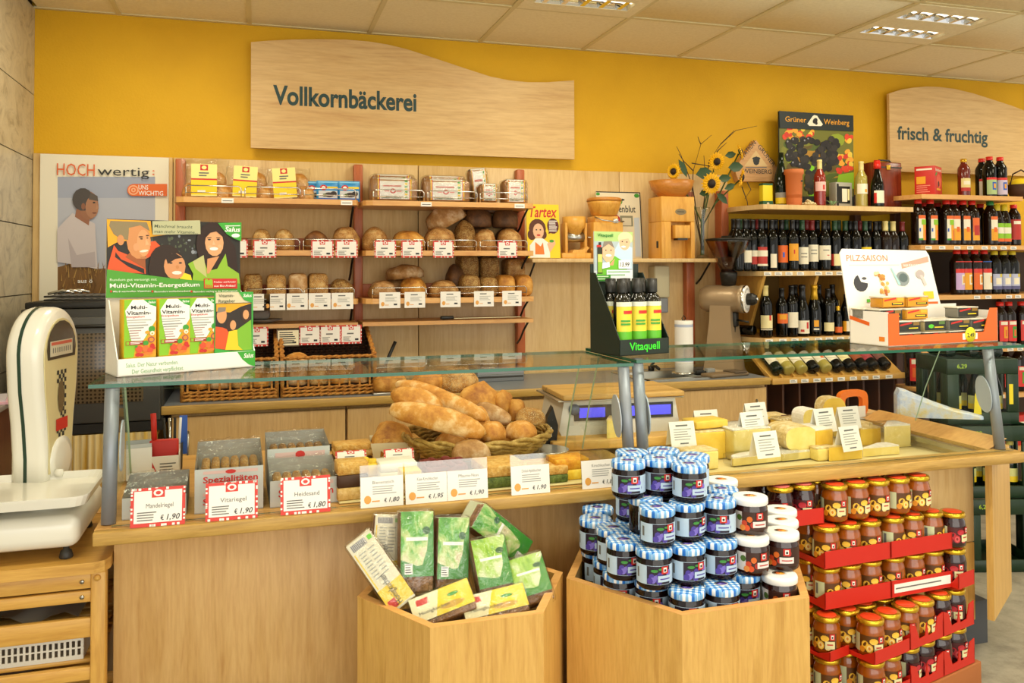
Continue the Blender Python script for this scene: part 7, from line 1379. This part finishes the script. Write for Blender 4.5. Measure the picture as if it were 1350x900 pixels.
b_ = MB().lathe(lidp, M_lidw, 26); top_disc(CO2, CO)(b_); LID1 = b_.mesh('lid')
def jlabel(kind):
    b_ = MB(); r = .0466
    b_.patch(r, -1.5, 1.5, .016, .064, LB if kind == 0 else mat('#3a1c10', .45), 16)
    def blob(a, z, ra, rz, m, e): n = 8; b_.add([((r+e)*sin(a+ra*cos(2*pi*k/n)), -(r+e)*cos(a+ra*cos(2*pi*k/n)), z+rz*sin(2*pi*k/n)) for k in range(n)], [tuple(range(n))], m, False)
    if kind == 0:
        b_.patch(r+.0003, -.62, .75, .017, .063, DK, 8)
        for i, (a, z, m) in enumerate(((-.35, .036, PL1), (-.1, .033, PL2), (-.28, .028, PL2), (.1, .040, PL1), (-.45, .026, PL1), (.62, .045, PL2), (.68, .032, PL1), (.05, .025, PL1))): blob(a, z, .17, .0085, m, .0006+.0002*i)
        blob(-.2, .052, .2, .004, PLG, .0024); blob(.15, .056, .15, .003, PLG, .0024)
    else:
        for i, (a, z, m) in enumerate(((-.5, .034, mat('#c8401c', .45)), (-.2, .045, mat('#d86a1c', .45)), (.0, .030, mat('#b82a14', .45)), (-.35, .022, mat('#d8501c', .45)), (.5, .05, mat('#8a2410', .45)), (-.8, .048, mat('#4a6a24', .45)), (-.6, .022, mat('#e08a3a', .45)))): blob(a, z, .17, .0085, m, .0006+.0002*i)
    b_.patch(r+.0028, .18, .58, .044, .063, RED, 4); b_.patch(r+.0031, .28, .48, .048, .060, M_cardw, 3); b_.patch(r+.0034, .32, .44, .050, .056, INK, 3)
    b_.patch(r+.0030, -.02, .78, .024, .040, LB if kind == 0 else mat('#e4dcd8', .45), 6); b_.patch(r+.0033, .1, .68, .030, .033, PL1 if kind == 0 else CR, 5)
    b_.patch(r+.0003, -1.5, -.65, .016, .064, LB if kind == 0 else mat('#e0d8d4', .45), 5); b_.patch(r+.0006, -1.3, -1.15, .03, .055, M_txt, 2)
    return b_.mesh('jar_label')
JL = {0: jlabel(0), 1: jlabel(1)}
TIER = {1: [(833, 594, 0), (829, 606, 0), (874, 592, 0), (870, 603, 0), (913, 599, 0), (908, 610, 0)], 2: [(851, 653, 0), (866, 667, 0), (906, 660, 0), (948, 656, 0), (987, 653, 1), (951, 643, 0), (951, 631, 1)],
        3: [(788, 668, 0), (785, 682, 0), (808, 694, 0), (822, 710, 0), (906, 716, 0), (948, 709, 0), (990, 705, 1), (1030, 699, 1), (1030, 684, 1), (1029, 670, 1)], 4: [(860, 762, 0), (905, 774, 0), (951, 769, 0), (1030, 756, 1)]}
Z4 = .676; jars = []; rnd = random.Random(11)
for tr in (1, 2, 3, 4):
    zl = Z4+(4-tr)*JH
    for px, py, k in TIER[tr]:
        q = P(px, py, z=zl); jars.append([q.x, q.y, tr, k, px])
def inside(x, y, m=.03):
    dx, dy = abs(x-B2[0]), abs(y-B2[1]); R_ = B2[2]-.025-m; return dy < R_*.866 and dx*.866+dy*.5 < R_*.866
# push neighbours apart within a layer
for it in range(60):
    for i in range(len(jars)):
        for j in range(i):
            A, B = jars[i], jars[j]
            if A[2] != B[2]: continue
            dx, dy = A[0]-B[0], A[1]-B[1]; dd = sqrt(dx*dx+dy*dy)
            if 1e-6 < dd < .0965:
                s_ = (.0965-dd)/2/dd; A[0] += dx*s_; A[1] += dy*s_; B[0] -= dx*s_; B[1] -= dy*s_
    for A in jars:
        if A[2] == 4 and not inside(A[0], A[1], .05): A[0] += (B2[0]-A[0])*.02; A[1] += (B2[1]-A[1])*.02
# every jar stands on jars below: add the hidden ones
for tr in (2, 3, 4):
    for A in [j for j in jars if j[2] == tr-1]:
        if not any(j[2] == tr and (j[0]-A[0])**2+(j[1]-A[1])**2 < .0700**2 for j in jars):
            if all((j[0]-A[0])**2+(j[1]-A[1])**2 > .060**2 for j in jars if j[2] == tr) and (tr < 4 or inside(A[0], A[1], .02)): jars.append([A[0], A[1], tr, 0, None])
    for it in range(80):
        for i in range(len(jars)):
            for j in range(i):
                A, B = jars[i], jars[j]
                if A[2] != tr or B[2] != tr: continue
                dx, dy = A[0]-B[0], A[1]-B[1]; dd = sqrt(dx*dx+dy*dy)
                if 1e-6 < dd < .0965:
                    fa, fb = (.5, .5) if (A[4] is None) == (B[4] is None) else ((1, 0) if A[4] is None else (0, 1)); s_ = (.0965-dd)/dd
                    A[0] += dx*s_*fa; A[1] += dy*s_*fa; B[0] -= dx*s_*fb; B[1] -= dy*s_*fb
        for A in jars:
            if A[2] == 4 and A[4] is None and not inside(A[0], A[1], .048): A[0] += (B2[0]-A[0])*.02; A[1] += (B2[1]-A[1])*.02
tn = {1: 'top layer', 2: 'second layer', 3: 'third layer', 4: 'bottom layer'}
for tr in (1, 2, 3, 4):
    L_ = sorted([j for j in jars if j[2] == tr], key=lambda j: proj((j[0], j[1], Z4+(4-tr)*JH))[0])
    for i, (x, y, _, k, px) in enumerate(L_):
        t = thing('jam_jar', ('gingham-lidded plum jam jar, ' if k == 0 else 'white-lidded red jam jar, ')+tn[tr]+' of the bin pile, '+nth(i), 'jar', (x, y, Z4+(4-tr)*JH-JH), -.42+rnd.uniform(-.35, .35)+(.9 if rnd.random() < .18 else 0), 'jam jars in the hexagonal bin')
        ob('jar_body', JB[k], t); ob('jar_label', JL[k], t); ob('lid', LID0 if k == 0 else LID1, t)

# ------------------------------------------------------------------ wrapped breads in the small bin
def printed_green(name, c):
    m, nt, b = nmat(name, .22); f = noise_tex(nt, coords(nt, (1, 1, .7)), 16, 4, .6, .6); nt.links.new(ramp(nt, f, c), b.inputs['Base Color']); return m
M_pg = printed_green('green_print', [(.30, '#2c7a2a'), (.44, '#5cab34'), (.52, '#b4cc7c'), (.62, '#d8d0a8'), (.74, '#9a7a48')]); M_pg2 = printed_green('lime_print', [(.3, '#3a9234'), (.45, '#9ac83c'), (.6, '#d4dcb4'), (.75, '#e8e4c8')])
def slab_pack(label, px, py, Y, w, h, d, roll, lean, style, yaw=0):
    q = P(px, py, Y=Y); t = thing('wrapped_bread', label+' in the smaller bin', 'bread', q, 0, 'wrapped breads in the hexagonal bin'); t.rotation_euler = (lean, roll, yaw)
    crumb = C_crumb if style != 'honey' else C_brown
    MB().rbox((-w/2, -d/2, -h/2), (w/2, d/2, h/2), crumb, .006, 2).build('sliced_bread', t)
    b_ = MB(); e = .0025; f = lambda u, v: (-w/2+u*w, h/2-v*h); p = Pr(b_, f, -d/2-e)
    if style == 'honey':
        p.rect(0, 0, 1, 1, mat('#e2dcc0', .4)); p.rect(0, .68, 1, .97, mat('#f0cc1c', .4)); p.rect(.1, .03, .7, .12, mat('#b8b4b0', .4))
        for k in range(9): p.rect(.12+.06*k, .03, .15+.06*k, .12, M_txt); p.y += p.dy*.8
        p.rect(.78, .04, .95, .1, mat('#6ac82a', .4)); p.rect(.06, .15, .1, .66, YEL); p.lines(.2, .5, .18, 9, .045, mat('#a8a898', .5), .015); p.lines(.56, .85, .18, 8, .05, mat('#a8a898', .5), .015); p.rect(.08, .85, .38, .96, RED)
        M_ = Matrix.Rotation(-pi/2, 4, 'Y'); b_.text('Honigkuchen', -h/2+.010, -.004, .024, p.nx(), INK, 'L', Matrix.Rotation(pi/2, 4, 'Y') @ Matrix.Scale(1, 4) if False else Matrix.Rotation(-pi/2, 4, 'Y'), .004, .68)
    else:
        v0, v1 = (0, .80) if style != 'end' else (0, 1.0)
        p.rect(0, v0, 1, v1, M_pg2 if style == 'short' else M_pg); p.poly([(.55, v1), (1, v1), (1, .1*v1), (.85, .3*v1), (.8, .6*v1)], mat('#3f8f2c', .25)); p.el(.78, .30*v1, .12, .05, mat('#1e5a2a', .3)); p.poly([(0, v1), (1, v1), (1, .80*v1), (.5, .84*v1), (0, .74*v1)], mat('#3a8a2c', .25))
        p.lines(.16, .85, .4*v1, 1, .05, WHITE, .045)
        if style in ('green', 'end'): p.rect(.12, v1-.16, .36, v1-.03, WHITE); p.lines(.14, .34, v1-.15, 4, .03, INK, .012)
        if style == 'yellow': p.rect(0, v0, 1, v1, mat('#f0d21c', .35)); p.poly([(0, v0), (.5, v0), (.35, v1), (0, v1)], mat('#e8e2b8', .35)); p.rect(.1, .1, .3, .3, RED); p.el(.7, .3, .1, .06, GRN); p.el(.65, .6, .2, .1, mat('#c8a030', .4)); p.txt('Honigkuchen', .1, .6, .12, INK, .5, .004)
    b_.add([(-w/2, -d/2-e, h/2*.98), (w/2, -d/2-e, h/2*.98), (w/2, d/2, h/2+e), (-w/2, d/2, h/2+e)], [(0, 1, 2, 3)], mat('#e2dcc0', .4) if style == 'honey' else mat('#c8d0a8', .35))
    b_.build('wrapper_label', t); MB().rbox((-w/2-.006, -d/2-.006, -h/2-.006), (w/2+.006, d/2+.006, h/2+.008), F_film, .012, 2).build('film', t)
    return t
slab_pack('cream honey cake pack standing at the back left', 507, 722, 2.32, .07, .17, .035, .12, -.25, 'honey'); slab_pack('long cream honey cake pack leaning out at the left front', 502, 752, 2.215, .072, .205, .03, -.60, -.30, 'honey')
slab_pack('tall green-labelled bread, left of the two tall ones', 547, 727, 2.26, .088, .205, .06, .06, -.3, 'green'); slab_pack('tall green-labelled bread, right of the two tall ones', 594, 732, 2.25, .085, .195, .055, .10, -.3, 'green')
slab_pack('green-labelled bread toppled over the top right', 653, 702, 2.34, .075, .20, .075, -.85, -.2, 'end', .45); slab_pack('short green-labelled bread in the middle right', 647, 750, 2.20, .092, .155, .06, -.10, -.45, 'short'); slab_pack('short green-labelled bread at the right rim', 697, 767, 2.18, .098, .125, .06, -.18, -.55, 'short')
slab_pack('yellow-labelled pack lying at the front left', 584, 800, 2.15, .16, .08, .04, -.26, -.75, 'yellow'); slab_pack('yellow-labelled pack lying at the front right', 652, 801, 2.13, .17, .075, .04, -.12, -.8, 'yellow')

# ================================================================== MARMALADE STACK
M_mar = mat('#984c0a', .1, coat=.4); M_mard = mat('#2a0a0a', .08, coat=.4); M_gl = mat('#d8b030', .25, .85); M_lt = mat('#e0461c', .35); M_ltp = mat('#e0706a', .35)
MH = .125
mb_ = lambda m: MB().lathe([(0, .002), (.034, 0), (.042, .008), (.0435, .02), (.0435, .075), (.040, .092), (.036, .102), (.036, .108)], m, 22).mesh('jar_body')
MBD = {0: mb_(M_mar), 1: mb_(M_mard)}
ml_ = lambda m: MB().lathe([(.040, .104), (.0425, .106), (.0425, .115), (.0395, .1195), (.030, .1200), (.0, .1205)], [M_gl, M_gl, M_gl, M_gl, m], 22).lathe([(.031, .1206), (.03, .1216), (0, .1218)], m, 18).mesh('lid')
MLD = {0: ml_(M_lt), 1: ml_(M_lt), 2: ml_(M_ltp)}
def mlabel(kind):
    b_ = MB(); r = .0442; CRM = mat('#e0dca8', .45)
    b_.patch(r, -.95, .95, .022, .074, mat('#5a3408', .45) if kind == 0 else mat('#4a0c10', .45), 12); b_.patch(r+.0002, -1.7, -.9, .020, .076, mat('#c8cfa4', .45), 6); b_.patch(r+.0005, -1.6, -1.4, .035, .07, M_txt, 2)
    def blob(a, z, ra, rz, m, e): n = 9; b_.add([((r+e)*sin(a+ra*cos(2*pi*k/n)), -(r+e)*cos(a+ra*cos(2*pi*k/n)), z+rz*sin(2*pi*k/n)) for k in range(n)], [tuple(range(n))], m, False)
    C1, C2, C3 = (mat('#f0c040', .45), mat('#f4dc8c', .45), mat('#d88a1c', .45)) if kind == 0 else (mat('#b82430', .45), mat('#d85a5a', .45), mat('#8a1420', .45))
    for i, (a, z, ra, rz, m) in enumerate(((-.5, .045, .26, .013, C1), (-.2, .035, .26, .014, C1), (-.2, .035, .18, .010, C2), (-.2, .035, .08, .005, C3), (.1, .058, .3, .010, C1), (-.7, .03, .2, .01, C3), (.3, .03, .2, .009, C2))): blob(a, z, ra, rz, m, .0006+.0002*i)
    b_.patch(r+.0022, .12, .78, .026, .050, CRM, 5); b_.patch(r+.0025, .25, .65, .038, .042, CR, 4); b_.patch(r+.0022, .42, .80, .054, .074, RED, 4); b_.patch(r+.0025, .52, .70, .058, .070, M_cardw, 3); b_.patch(r+.0028, .56, .66, .060, .066, INK, 2)
    return b_.mesh('jar_label')
MLB = {0: mlabel(0), 1: mlabel(1)}; mj_n = {}
def mj(x, y, z, k, where, rz=None, lid=None):
    mj_n[where] = mj_n.get(where, 0)+1
    t = thing('marmalade_jar', ('orange marmalade jar ' if k == 0 else 'cherry jam jar ')+where, 'jar', (x, y, z), rz if rz is not None else -.5+rnd.uniform(-.4, .4)+(.9 if rnd.random() < .2 else 0), 'marmalade jars stacked in red trays')
    ob('jar_body', MBD[k], t); ob('jar_label', MLB[k], t); ob('lid', MLD[k if lid is None else lid], t)
M_rt = mat('#c8200f', .45)
def red_tray(label, x, y, z, nx, ny, rz, hf=.055, strip=False, notch=False, s=.089):
    w, d = nx*s+.008, ny*s+.008; t = thing('red_tray', label, 'tray', (x, y, z), rz, 'red cardboard jar trays'); th = .003
    MB().box((0, 0, 0), (w, d, th), M_rt).build('tray_floor', t)
    if notch:
        pts = [(0, th), (w, th), (w, hf*1.5), (w-.03, hf*1.35), (w-.045, hf*.5), (w*.55, hf*.42), (w*.5, hf*1.25), (w*.45, hf*.5), (.05, hf*.45), (.03, hf*1.3), (0, hf*1.5)]
        MB().prism(pts, 0, th, M_rt).build('tray_front', t)
    else: MB().box((0, 0, th), (w, th, hf), M_rt).build('tray_front', t)
    MB().box((0, d-th, th), (w, d, hf), M_rt).build('tray_back', t)
    for xx in (0, w-th): MB().prism([(0, th), (d, th), (d, hf), (d*.75, hf*.35), (d*.25, hf*.35), (0, hf)], 0, th, M_rt, LOC(xx+th, 0, 0, pi/2)).build('tray_side', t)
    if strip: MB().box((w*.04, -.0012, hf*.25), (w*.96, -.0003, hf*.78), M_cardw).lathe([(.0, 0), (.001, 0)], M_txt, 6).box((w*.06, -.0016, hf*.48), (w*.8, -.0012, hf*.56), M_txt).build('paper_strip', t)
    return t
def block(x, y, z, nx, ny, rz, k, where, tray=True, s=.089, label=None, only=None, lid=None, **kw):
    R2 = Matrix.Rotation(rz, 3, 'Z')
    if tray: red_tray(label or ('red cardboard tray '+where), x, y, z, nx, ny, rz, s=s, **kw)
    for j in range(ny):
        for i in range(nx):
            if only and (i, j) not in only: continue
            v = R2 @ Vector(((i+.5)*s+.004, (j+.5)*s+.004, 0)); mj(x+v.x, y+v.y, z+(.004 if tray else 0), k, where+', '+['front', 'second', 'rear'][j]+' row, '+nth(i), lid=lid)
# front lid of the top layer seen at (1101, 637)
ZT = [.652, .520, .388, .250, .118]      # base heights of the five layers, from the top
def base_xy(px, py, z): q = P(px, py, z=z); return q.x, q.y
x1, y1 = base_xy(1101, 637, ZT[0]+.122); x1 -= .045; y1 -= .045
block(x1, y1, ZT[0], 5, 2, .05, 0, 'on the top layer of the stack', tray=False)
x0, y0 = base_xy(1072, 629, ZT[0]+.122); x0 -= .10; y0 -= .03
xL = x1-3*.089-.012
block(x1-2*.089-.02, y1+.02, ZT[0], 2, 2, .05, 1, 'in the top left tray', lid=2, hf=.05)
x2, y2 = base_xy(1090, 693, ZT[1]+.122); x2 -= .045; y2 -= .047
block(x2, y2, ZT[1], 3, 2, .07, 0, 'in the left tray of the second layer'); v = Matrix.Rotation(.07, 3, 'Z') @ Vector((3*.089+.012, 0, 0)); block(x2+v.x, y2+v.y, ZT[1], 3, 2, .07, 0, 'in the right tray of the second layer')
x3, y3 = x2+.0, y2+.0
block(x3, y3, ZT[2], 3, 2, .07, 0, 'in the left tray of the third layer'); block(x3+v.x, y3+v.y, ZT[2], 3, 2, .07, 0, 'in the right tray of the third layer', strip=True)
# wider lower layers, turned a little more
x4, y4 = base_xy(1147, 813, ZT[3]+.122); R4 = .27; R2_ = Matrix.Rotation(R4, 3, 'Z')
o = R2_ @ Vector((-.05, -.05, 0)); x4 += o.x; y4 += o.y
for li, (zz, nm) in enumerate(((ZT[3], 'fourth'), (ZT[4], 'bottom'))):
    block(x4, y4, zz, 2, 2, R4, 0, 'in the corner tray of the %s layer' % nm, hf=.04)
    v = R2_ @ Vector((2*.089+.012, .0, 0)); block(x4+v.x, y4+v.y, zz, 2, 2, R4, 0 if li == 0 else 1, 'in the middle tray of the %s layer' % nm, notch=True)
    v = R2_ @ Vector((4*.089+.024, .0, 0)); block(x4+v.x, y4+v.y, zz, 2, 1, R4, 1, 'in the right tray of the %s layer' % nm, notch=True)
    v = R2_ @ Vector((-.100, .09, 0)); block(x4+v.x, y4+v.y, zz, 1, 2, R4, 0, 'beside the wooden bin in the %s layer' % nm, hf=.03)
# cherry jars stacked on the right
v = R2_ @ Vector((5*.089+.03, .0, 0)); block(x4+v.x+.0, y4+v.y, ZT[2], 1, 1, R4, 1, 'on the third layer at the right edge', hf=.05); block(x4+v.x, y4+v.y, ZT[1]-.002, 1, 1, R4, 1, 'alone at the upper right edge', tray=False)
v = R2_ @ Vector((-.02, -.005, 0)); tag(MB().rbox((0, 0, .0), (.62, .19, .112), mat('#a8622c', .7), .004).build('cardboard_base', None, (x4+v.x, y4+v.y, .003), R4), 'brown cardboard base under the stack of marmalade trays', 'box')

# ================================================================== TROLLEY AND SHOP SCALE AT THE LEFT
tr = thing('wooden_trolley', 'pine kitchen trolley with slatted shelves under the white shop scale', 'trolley'); TX1, TX0_, TYF, TYB = -.378, -1.0, 2.49, 2.98; tz = .722
ol = [(TX0_, TYF), (TX1-.035, TYF), (TX1-.01, TYF+.012), (TX1, TYF+.04), (TX1, TYB), (TX0_, TYB)]
MB().slab(ol, tz-.03, tz, M_pine).build('tray_top', tr)
for x in (TX1-.045, TX0_+.01):
    for y in (TYF+.012, TYB-.05): MB().rbox((x, y, 0), (x+.038, y+.036, tz-.03), M_pinez, .004).build('leg', tr)
xr0, xr1 = TX0_+.05, TX1-.046
for z0, z1 in ((.648, .688), (.612, .643), (.518, .570), (.405, .440), (.2, .23)):
    for y in (TYF+.018, TYB-.04): MB().rbox((xr0-.005, y, z0), (xr1+.004, y+.018, z1), M_pine, .003).build('rail', tr)
for z in (.513, .438, .395, .19):
    for k in range(7): y = TYF+.05+k*.06; MB().rbox((xr0, y, z), (xr1, y+.04, z+.012), M_pine, .002, 1).build('slat', tr)
for z, x in ((.668, xr1-.02), (.627, xr1-.02)): MB().lathe([(.006, 0), (.006, .002), (0, .0025)], STEEL, 10, LOC(x, TYF+.0175, z, 0, pi/2)).build('bolt', tr)
MB().lathe([(.009, 0), (.008, .005), (0, .007)], M_pine, 12, LOC(TX1-.028, TYF+.0118, tz-.045, 0, pi/2)).build('dowel', tr)
F_bag = mat('#8f8a80', .18, 0, 'grey_plastic')
b_ = MB(); n = 14; vs = []
for i in range(n+1):
    for j in range(7): u, v_ = i/n, j/6; vs.append((-.92+.46*u, TYF+.06+.3*v_, .527+.034+.034*noise.noise(Vector((u*6, v_*4, 3)))+.012*sin(u*pi)))
b_.add(vs, [(i*7+j, (i+1)*7+j, (i+1)*7+j+1, i*7+j+1) for i in range(n) for j in range(6)], F_bag, True)
tag(b_.build('plastic_bags'), 'heap of clear plastic bags on the upper trolley shelf', 'bags')
t = thing('plastic_basket', 'white slotted plastic basket on the lower trolley shelf', 'basket', (-.70, TYF+.05, .4505)); bw, bd, bh = .255, .32, .06; PW = mat('#d8d4c8', .5)
MB().box((-bw, 0, 0), (bw, bd, .004), PW).box((-bw, 0, .004), (bw, .004, .012), PW).box((-bw, 0, bh-.010), (bw, .004, bh), PW).box((-bw, bd-.004, .004), (bw, bd, bh), PW).box((-bw, .004, .004), (-bw+.004, bd-.004, bh), PW).box((bw-.004, .004, .004), (bw, bd-.004, bh), PW).build('basket_body', t)
slm = MB().box((0, 0, .012), (.006, .0035, .05), PW).mesh('slat')
for k in range(37): ob('slat', slm, t, (-bw+.002+k*(2*bw-.009)/36, 0, 0))
MB().box((-bw, .0002, .029), (bw, .0038, .033), PW).build('mid_strip', t)
t = thing('cloth_bundle', 'crumpled brown cloth on the lowest visible trolley shelf', 'cloth', (-.72, TYF+.2, .4075)); ob('cloth', loaf_mesh('cloth', .4, .25, .028, mat('#6a5a4a', .8), 7, sq=3, wob=.12), t)

# scale
SE = mat('#e8e6da', .25, coat=.4); sc_ = thing('shop_scale', 'vintage white enamel shop scale with dial head and wide tray', 'scale', (0, 0, 0))
bx0, bx1, by0, by1 = -.93, -.452, 2.505, 2.90; zb0, zb1 = .758, .845
MB().rbox((bx0, by0, zb0), (bx1, by1, zb1), SE, .03, 4).build('base', sc_)
for x in (bx0+.05, bx1-.04):
    for y in (by0+.05, by1-.06): MB().lathe([(.016, tz-.0001), (.018, tz+.004), (.014, tz+.02), (.008, tz+.024), (.008, zb0+.01)], DGREY, 14, LOC(x, y, 0)).build('foot', sc_)
MB().lathe([(.05, zb1-.002), (.055, zb1+.004), (.04, zb1+.02), (.03, zb1+.03)], SE, 20, LOC(-.56, 2.65, 0)).lathe([(.009, 0), (.009, .01), (0, .011)], BLACK, 12, LOC(-.66, by0+.04, zb1)).build('neck', sc_)
px0, px1, py0, py1, pz = -.95, -.428, 2.475, 2.80, .885
ol = []
for cx, cy, a0 in ((px1-.04, py0+.04, -90), (px1-.04, py1-.04, 0), (px0+.04, py1-.04, 90), (px0+.04, py0+.04, 180)):
    for k in range(5): a = radians(a0+k*22.5); ol.append((cx+.04*cos(a), cy+.04*sin(a)))
n = len(ol); b_ = MB(); cxm, cym = (px0+px1)/2, (py0+py1)/2
def ring_(s_, z): return [((x-cxm)*s_+cxm, (y-cym)*s_+cym, z) for x, y in ol]
rs = [ring_(.9, pz-.012), ring_(.97, pz-.010), ring_(1.0, pz+.012), ring_(1.005, pz+.018), ring_(.985, pz+.018), ring_(.94, pz-.002)]
vs = sum(rs, []); fs = [(i*n+k, i*n+(k+1) % n, (i+1)*n+(k+1) % n, (i+1)*n+k) for i in range(5) for k in range(n)]+[tuple(range(n))[::-1], tuple(5*n+k for k in range(n))]
b_.add(vs, fs, SE, False).build('tray', sc_)
# head: drop outline in Y,Z, thickness along X
def drop(k=1.0, n=40):
    pts = []
    zc, R_ = 1.255, .135*k; zb = .86
    for i in range(21): a = radians(-8+196*i/20); pts.append((R_*cos(a), zc+R_*sin(a)))
    pts += [(-.135*k*.93, 1.15), (-.105*k, 1.05), (-.092*k, .95), (-.092*k, zb), (.092*k, zb), (.092*k, .95), (.105*k, 1.05), (.135*k*.93, 1.15)]
    return pts
hx0, hx1, hyc = -.665, -.568, 2.86
o = drop(); n = len(o); b_ = MB(); prof = [(hx0, .90), (hx0+.008, .965), (hx0+.022, 1.0), (hx1-.022, 1.0), (hx1-.008, .965), (hx1, .90)]
vs = []
for x, k in prof: vs += [(x, hyc+y*k, 1.15+(z-1.15)*(1-(1-k)*.55)) for y, z in o]
b_.add(vs, [(i*n+k, i*n+(k+1) % n, (i+1)*n+(k+1) % n, (i+1)*n+k) for i in range(5) for k in range(n)]+[tuple(range(n))[::-1], tuple(5*n+k for k in range(n))], SE, True); hd = b_.build('head', sc_)
xm = (hx0+hx1)/2; b_ = MB(); b_.add([(x, hyc+y*1.008, 1.15+(z-1.15)*1.008) for x in (xm-.012, xm-.002) for y, z in o], [(k, (k+1) % n, n+(k+1) % n, n+k) for k in range(n)], mat('#1c3a2c', .3), True).build('green_band', hd)
fc = [(y*.80, 1.15+(z-1.15)*.86) for y, z in o]; b_ = MB(); b_.add([(hx1+.001, hyc+y, z) for y, z in fc]+[(hx1+.004, hyc+y, z) for y, z in fc], [tuple(n+k for k in range(n))]+[(k, (k+1) % n, n+(k+1) % n, n+k) for k in range(n)], mat('#d8cc9a', .35)); b_.build('dial_plate', hd)
Mh = Matrix.Translation((hx1+.0045, hyc, 0)) @ Matrix.Rotation(pi/2, 4, 'Z'); 
b_ = MB(); wn = [(.095*cos(radians(a)), 1.265+.085*sin(radians(a))) for a in range(-20, 201, 20)]; b_.flat(wn, -.0005, mat('#4a4438', .15), Mh); b_.box((-.075, -.0012, 1.245), (.07, -.0006, 1.29), mat('#cfc8b0', .4), Mh); b_.box((-.07, -.0016, 1.278), (.065, -.0012, 1.287), mat('#c8604a', .4), Mh)
for k in range(9): b_.box((-.06+.014*k, -.0016, 1.255), (-.055+.014*k, -.0012, 1.27), M_txt, Mh)
b_.build('window', hd)
b_ = MB()
for r_ in range(16):
    for c_ in range(3 if 3 < r_ < 12 else 5):
        if (r_+c_) % 2: b_.box((-.03+.012*c_+(.024 if 3 < r_ < 12 else 0), -.0010, 1.00+.0125*r_), (-.018+.012*c_+(.024 if 3 < r_ < 12 else 0), -.0006, 1.0125+.0125*r_), INK, Mh)
b_.box((-.035, -.0014, 1.02), (.04, -.0011, 1.055), RED, Mh); b_.disc(-.005, 1.12, .02, .05, -.0012, mat('#6a5a3c', .5), 12, Mh); b_.build('emblem', hd)
MB().lathe([(.07, 0), (.07, .012), (.05, .016), (0, .017)], SE, 22, LOC(hx1-.004, hyc-.0, .93, 0, 0, pi/2)).lathe([(.012, 0), (.012, .02), (0, .022)], SE, 12, LOC(hx1+.012, hyc-.05, .90, 0, 0, pi/2)).build('lower_boss', hd)
MB().rbox((-.60, 2.92, .845), (-.44, 3.03, .86), WHITE, .003).build('paper_shelf', sc_) if False else None
_p = Vector(((hx0+hx1)/2, hyc, 0)); hd.rotation_euler = (0, 0, -.22); hd.location = _p-Matrix.Rotation(-.22, 3, 'Z') @ _p
tag(MB().box((-.1, -.07, 0), (.12, .09, .012), mat('#d0ccc0', .6)).box((-.09, -.06, .012), (.1, .07, .02), WHITE).build('paper_stack', None, (-.62, 3.06, .725), .1), 'stack of wrapping paper behind the white shop scale', 'paper')
tag(MB().rbox((-.2, -.1, 0), (.2, .1, .7235), M_pinez, .004).box((-.18, -.1015, .05), (.18, -.1, .68), M_pine).build('side_table', None, (-.66, 3.09, 0.0005)), 'small pine side table behind the trolley holding wrapping paper', 'table')
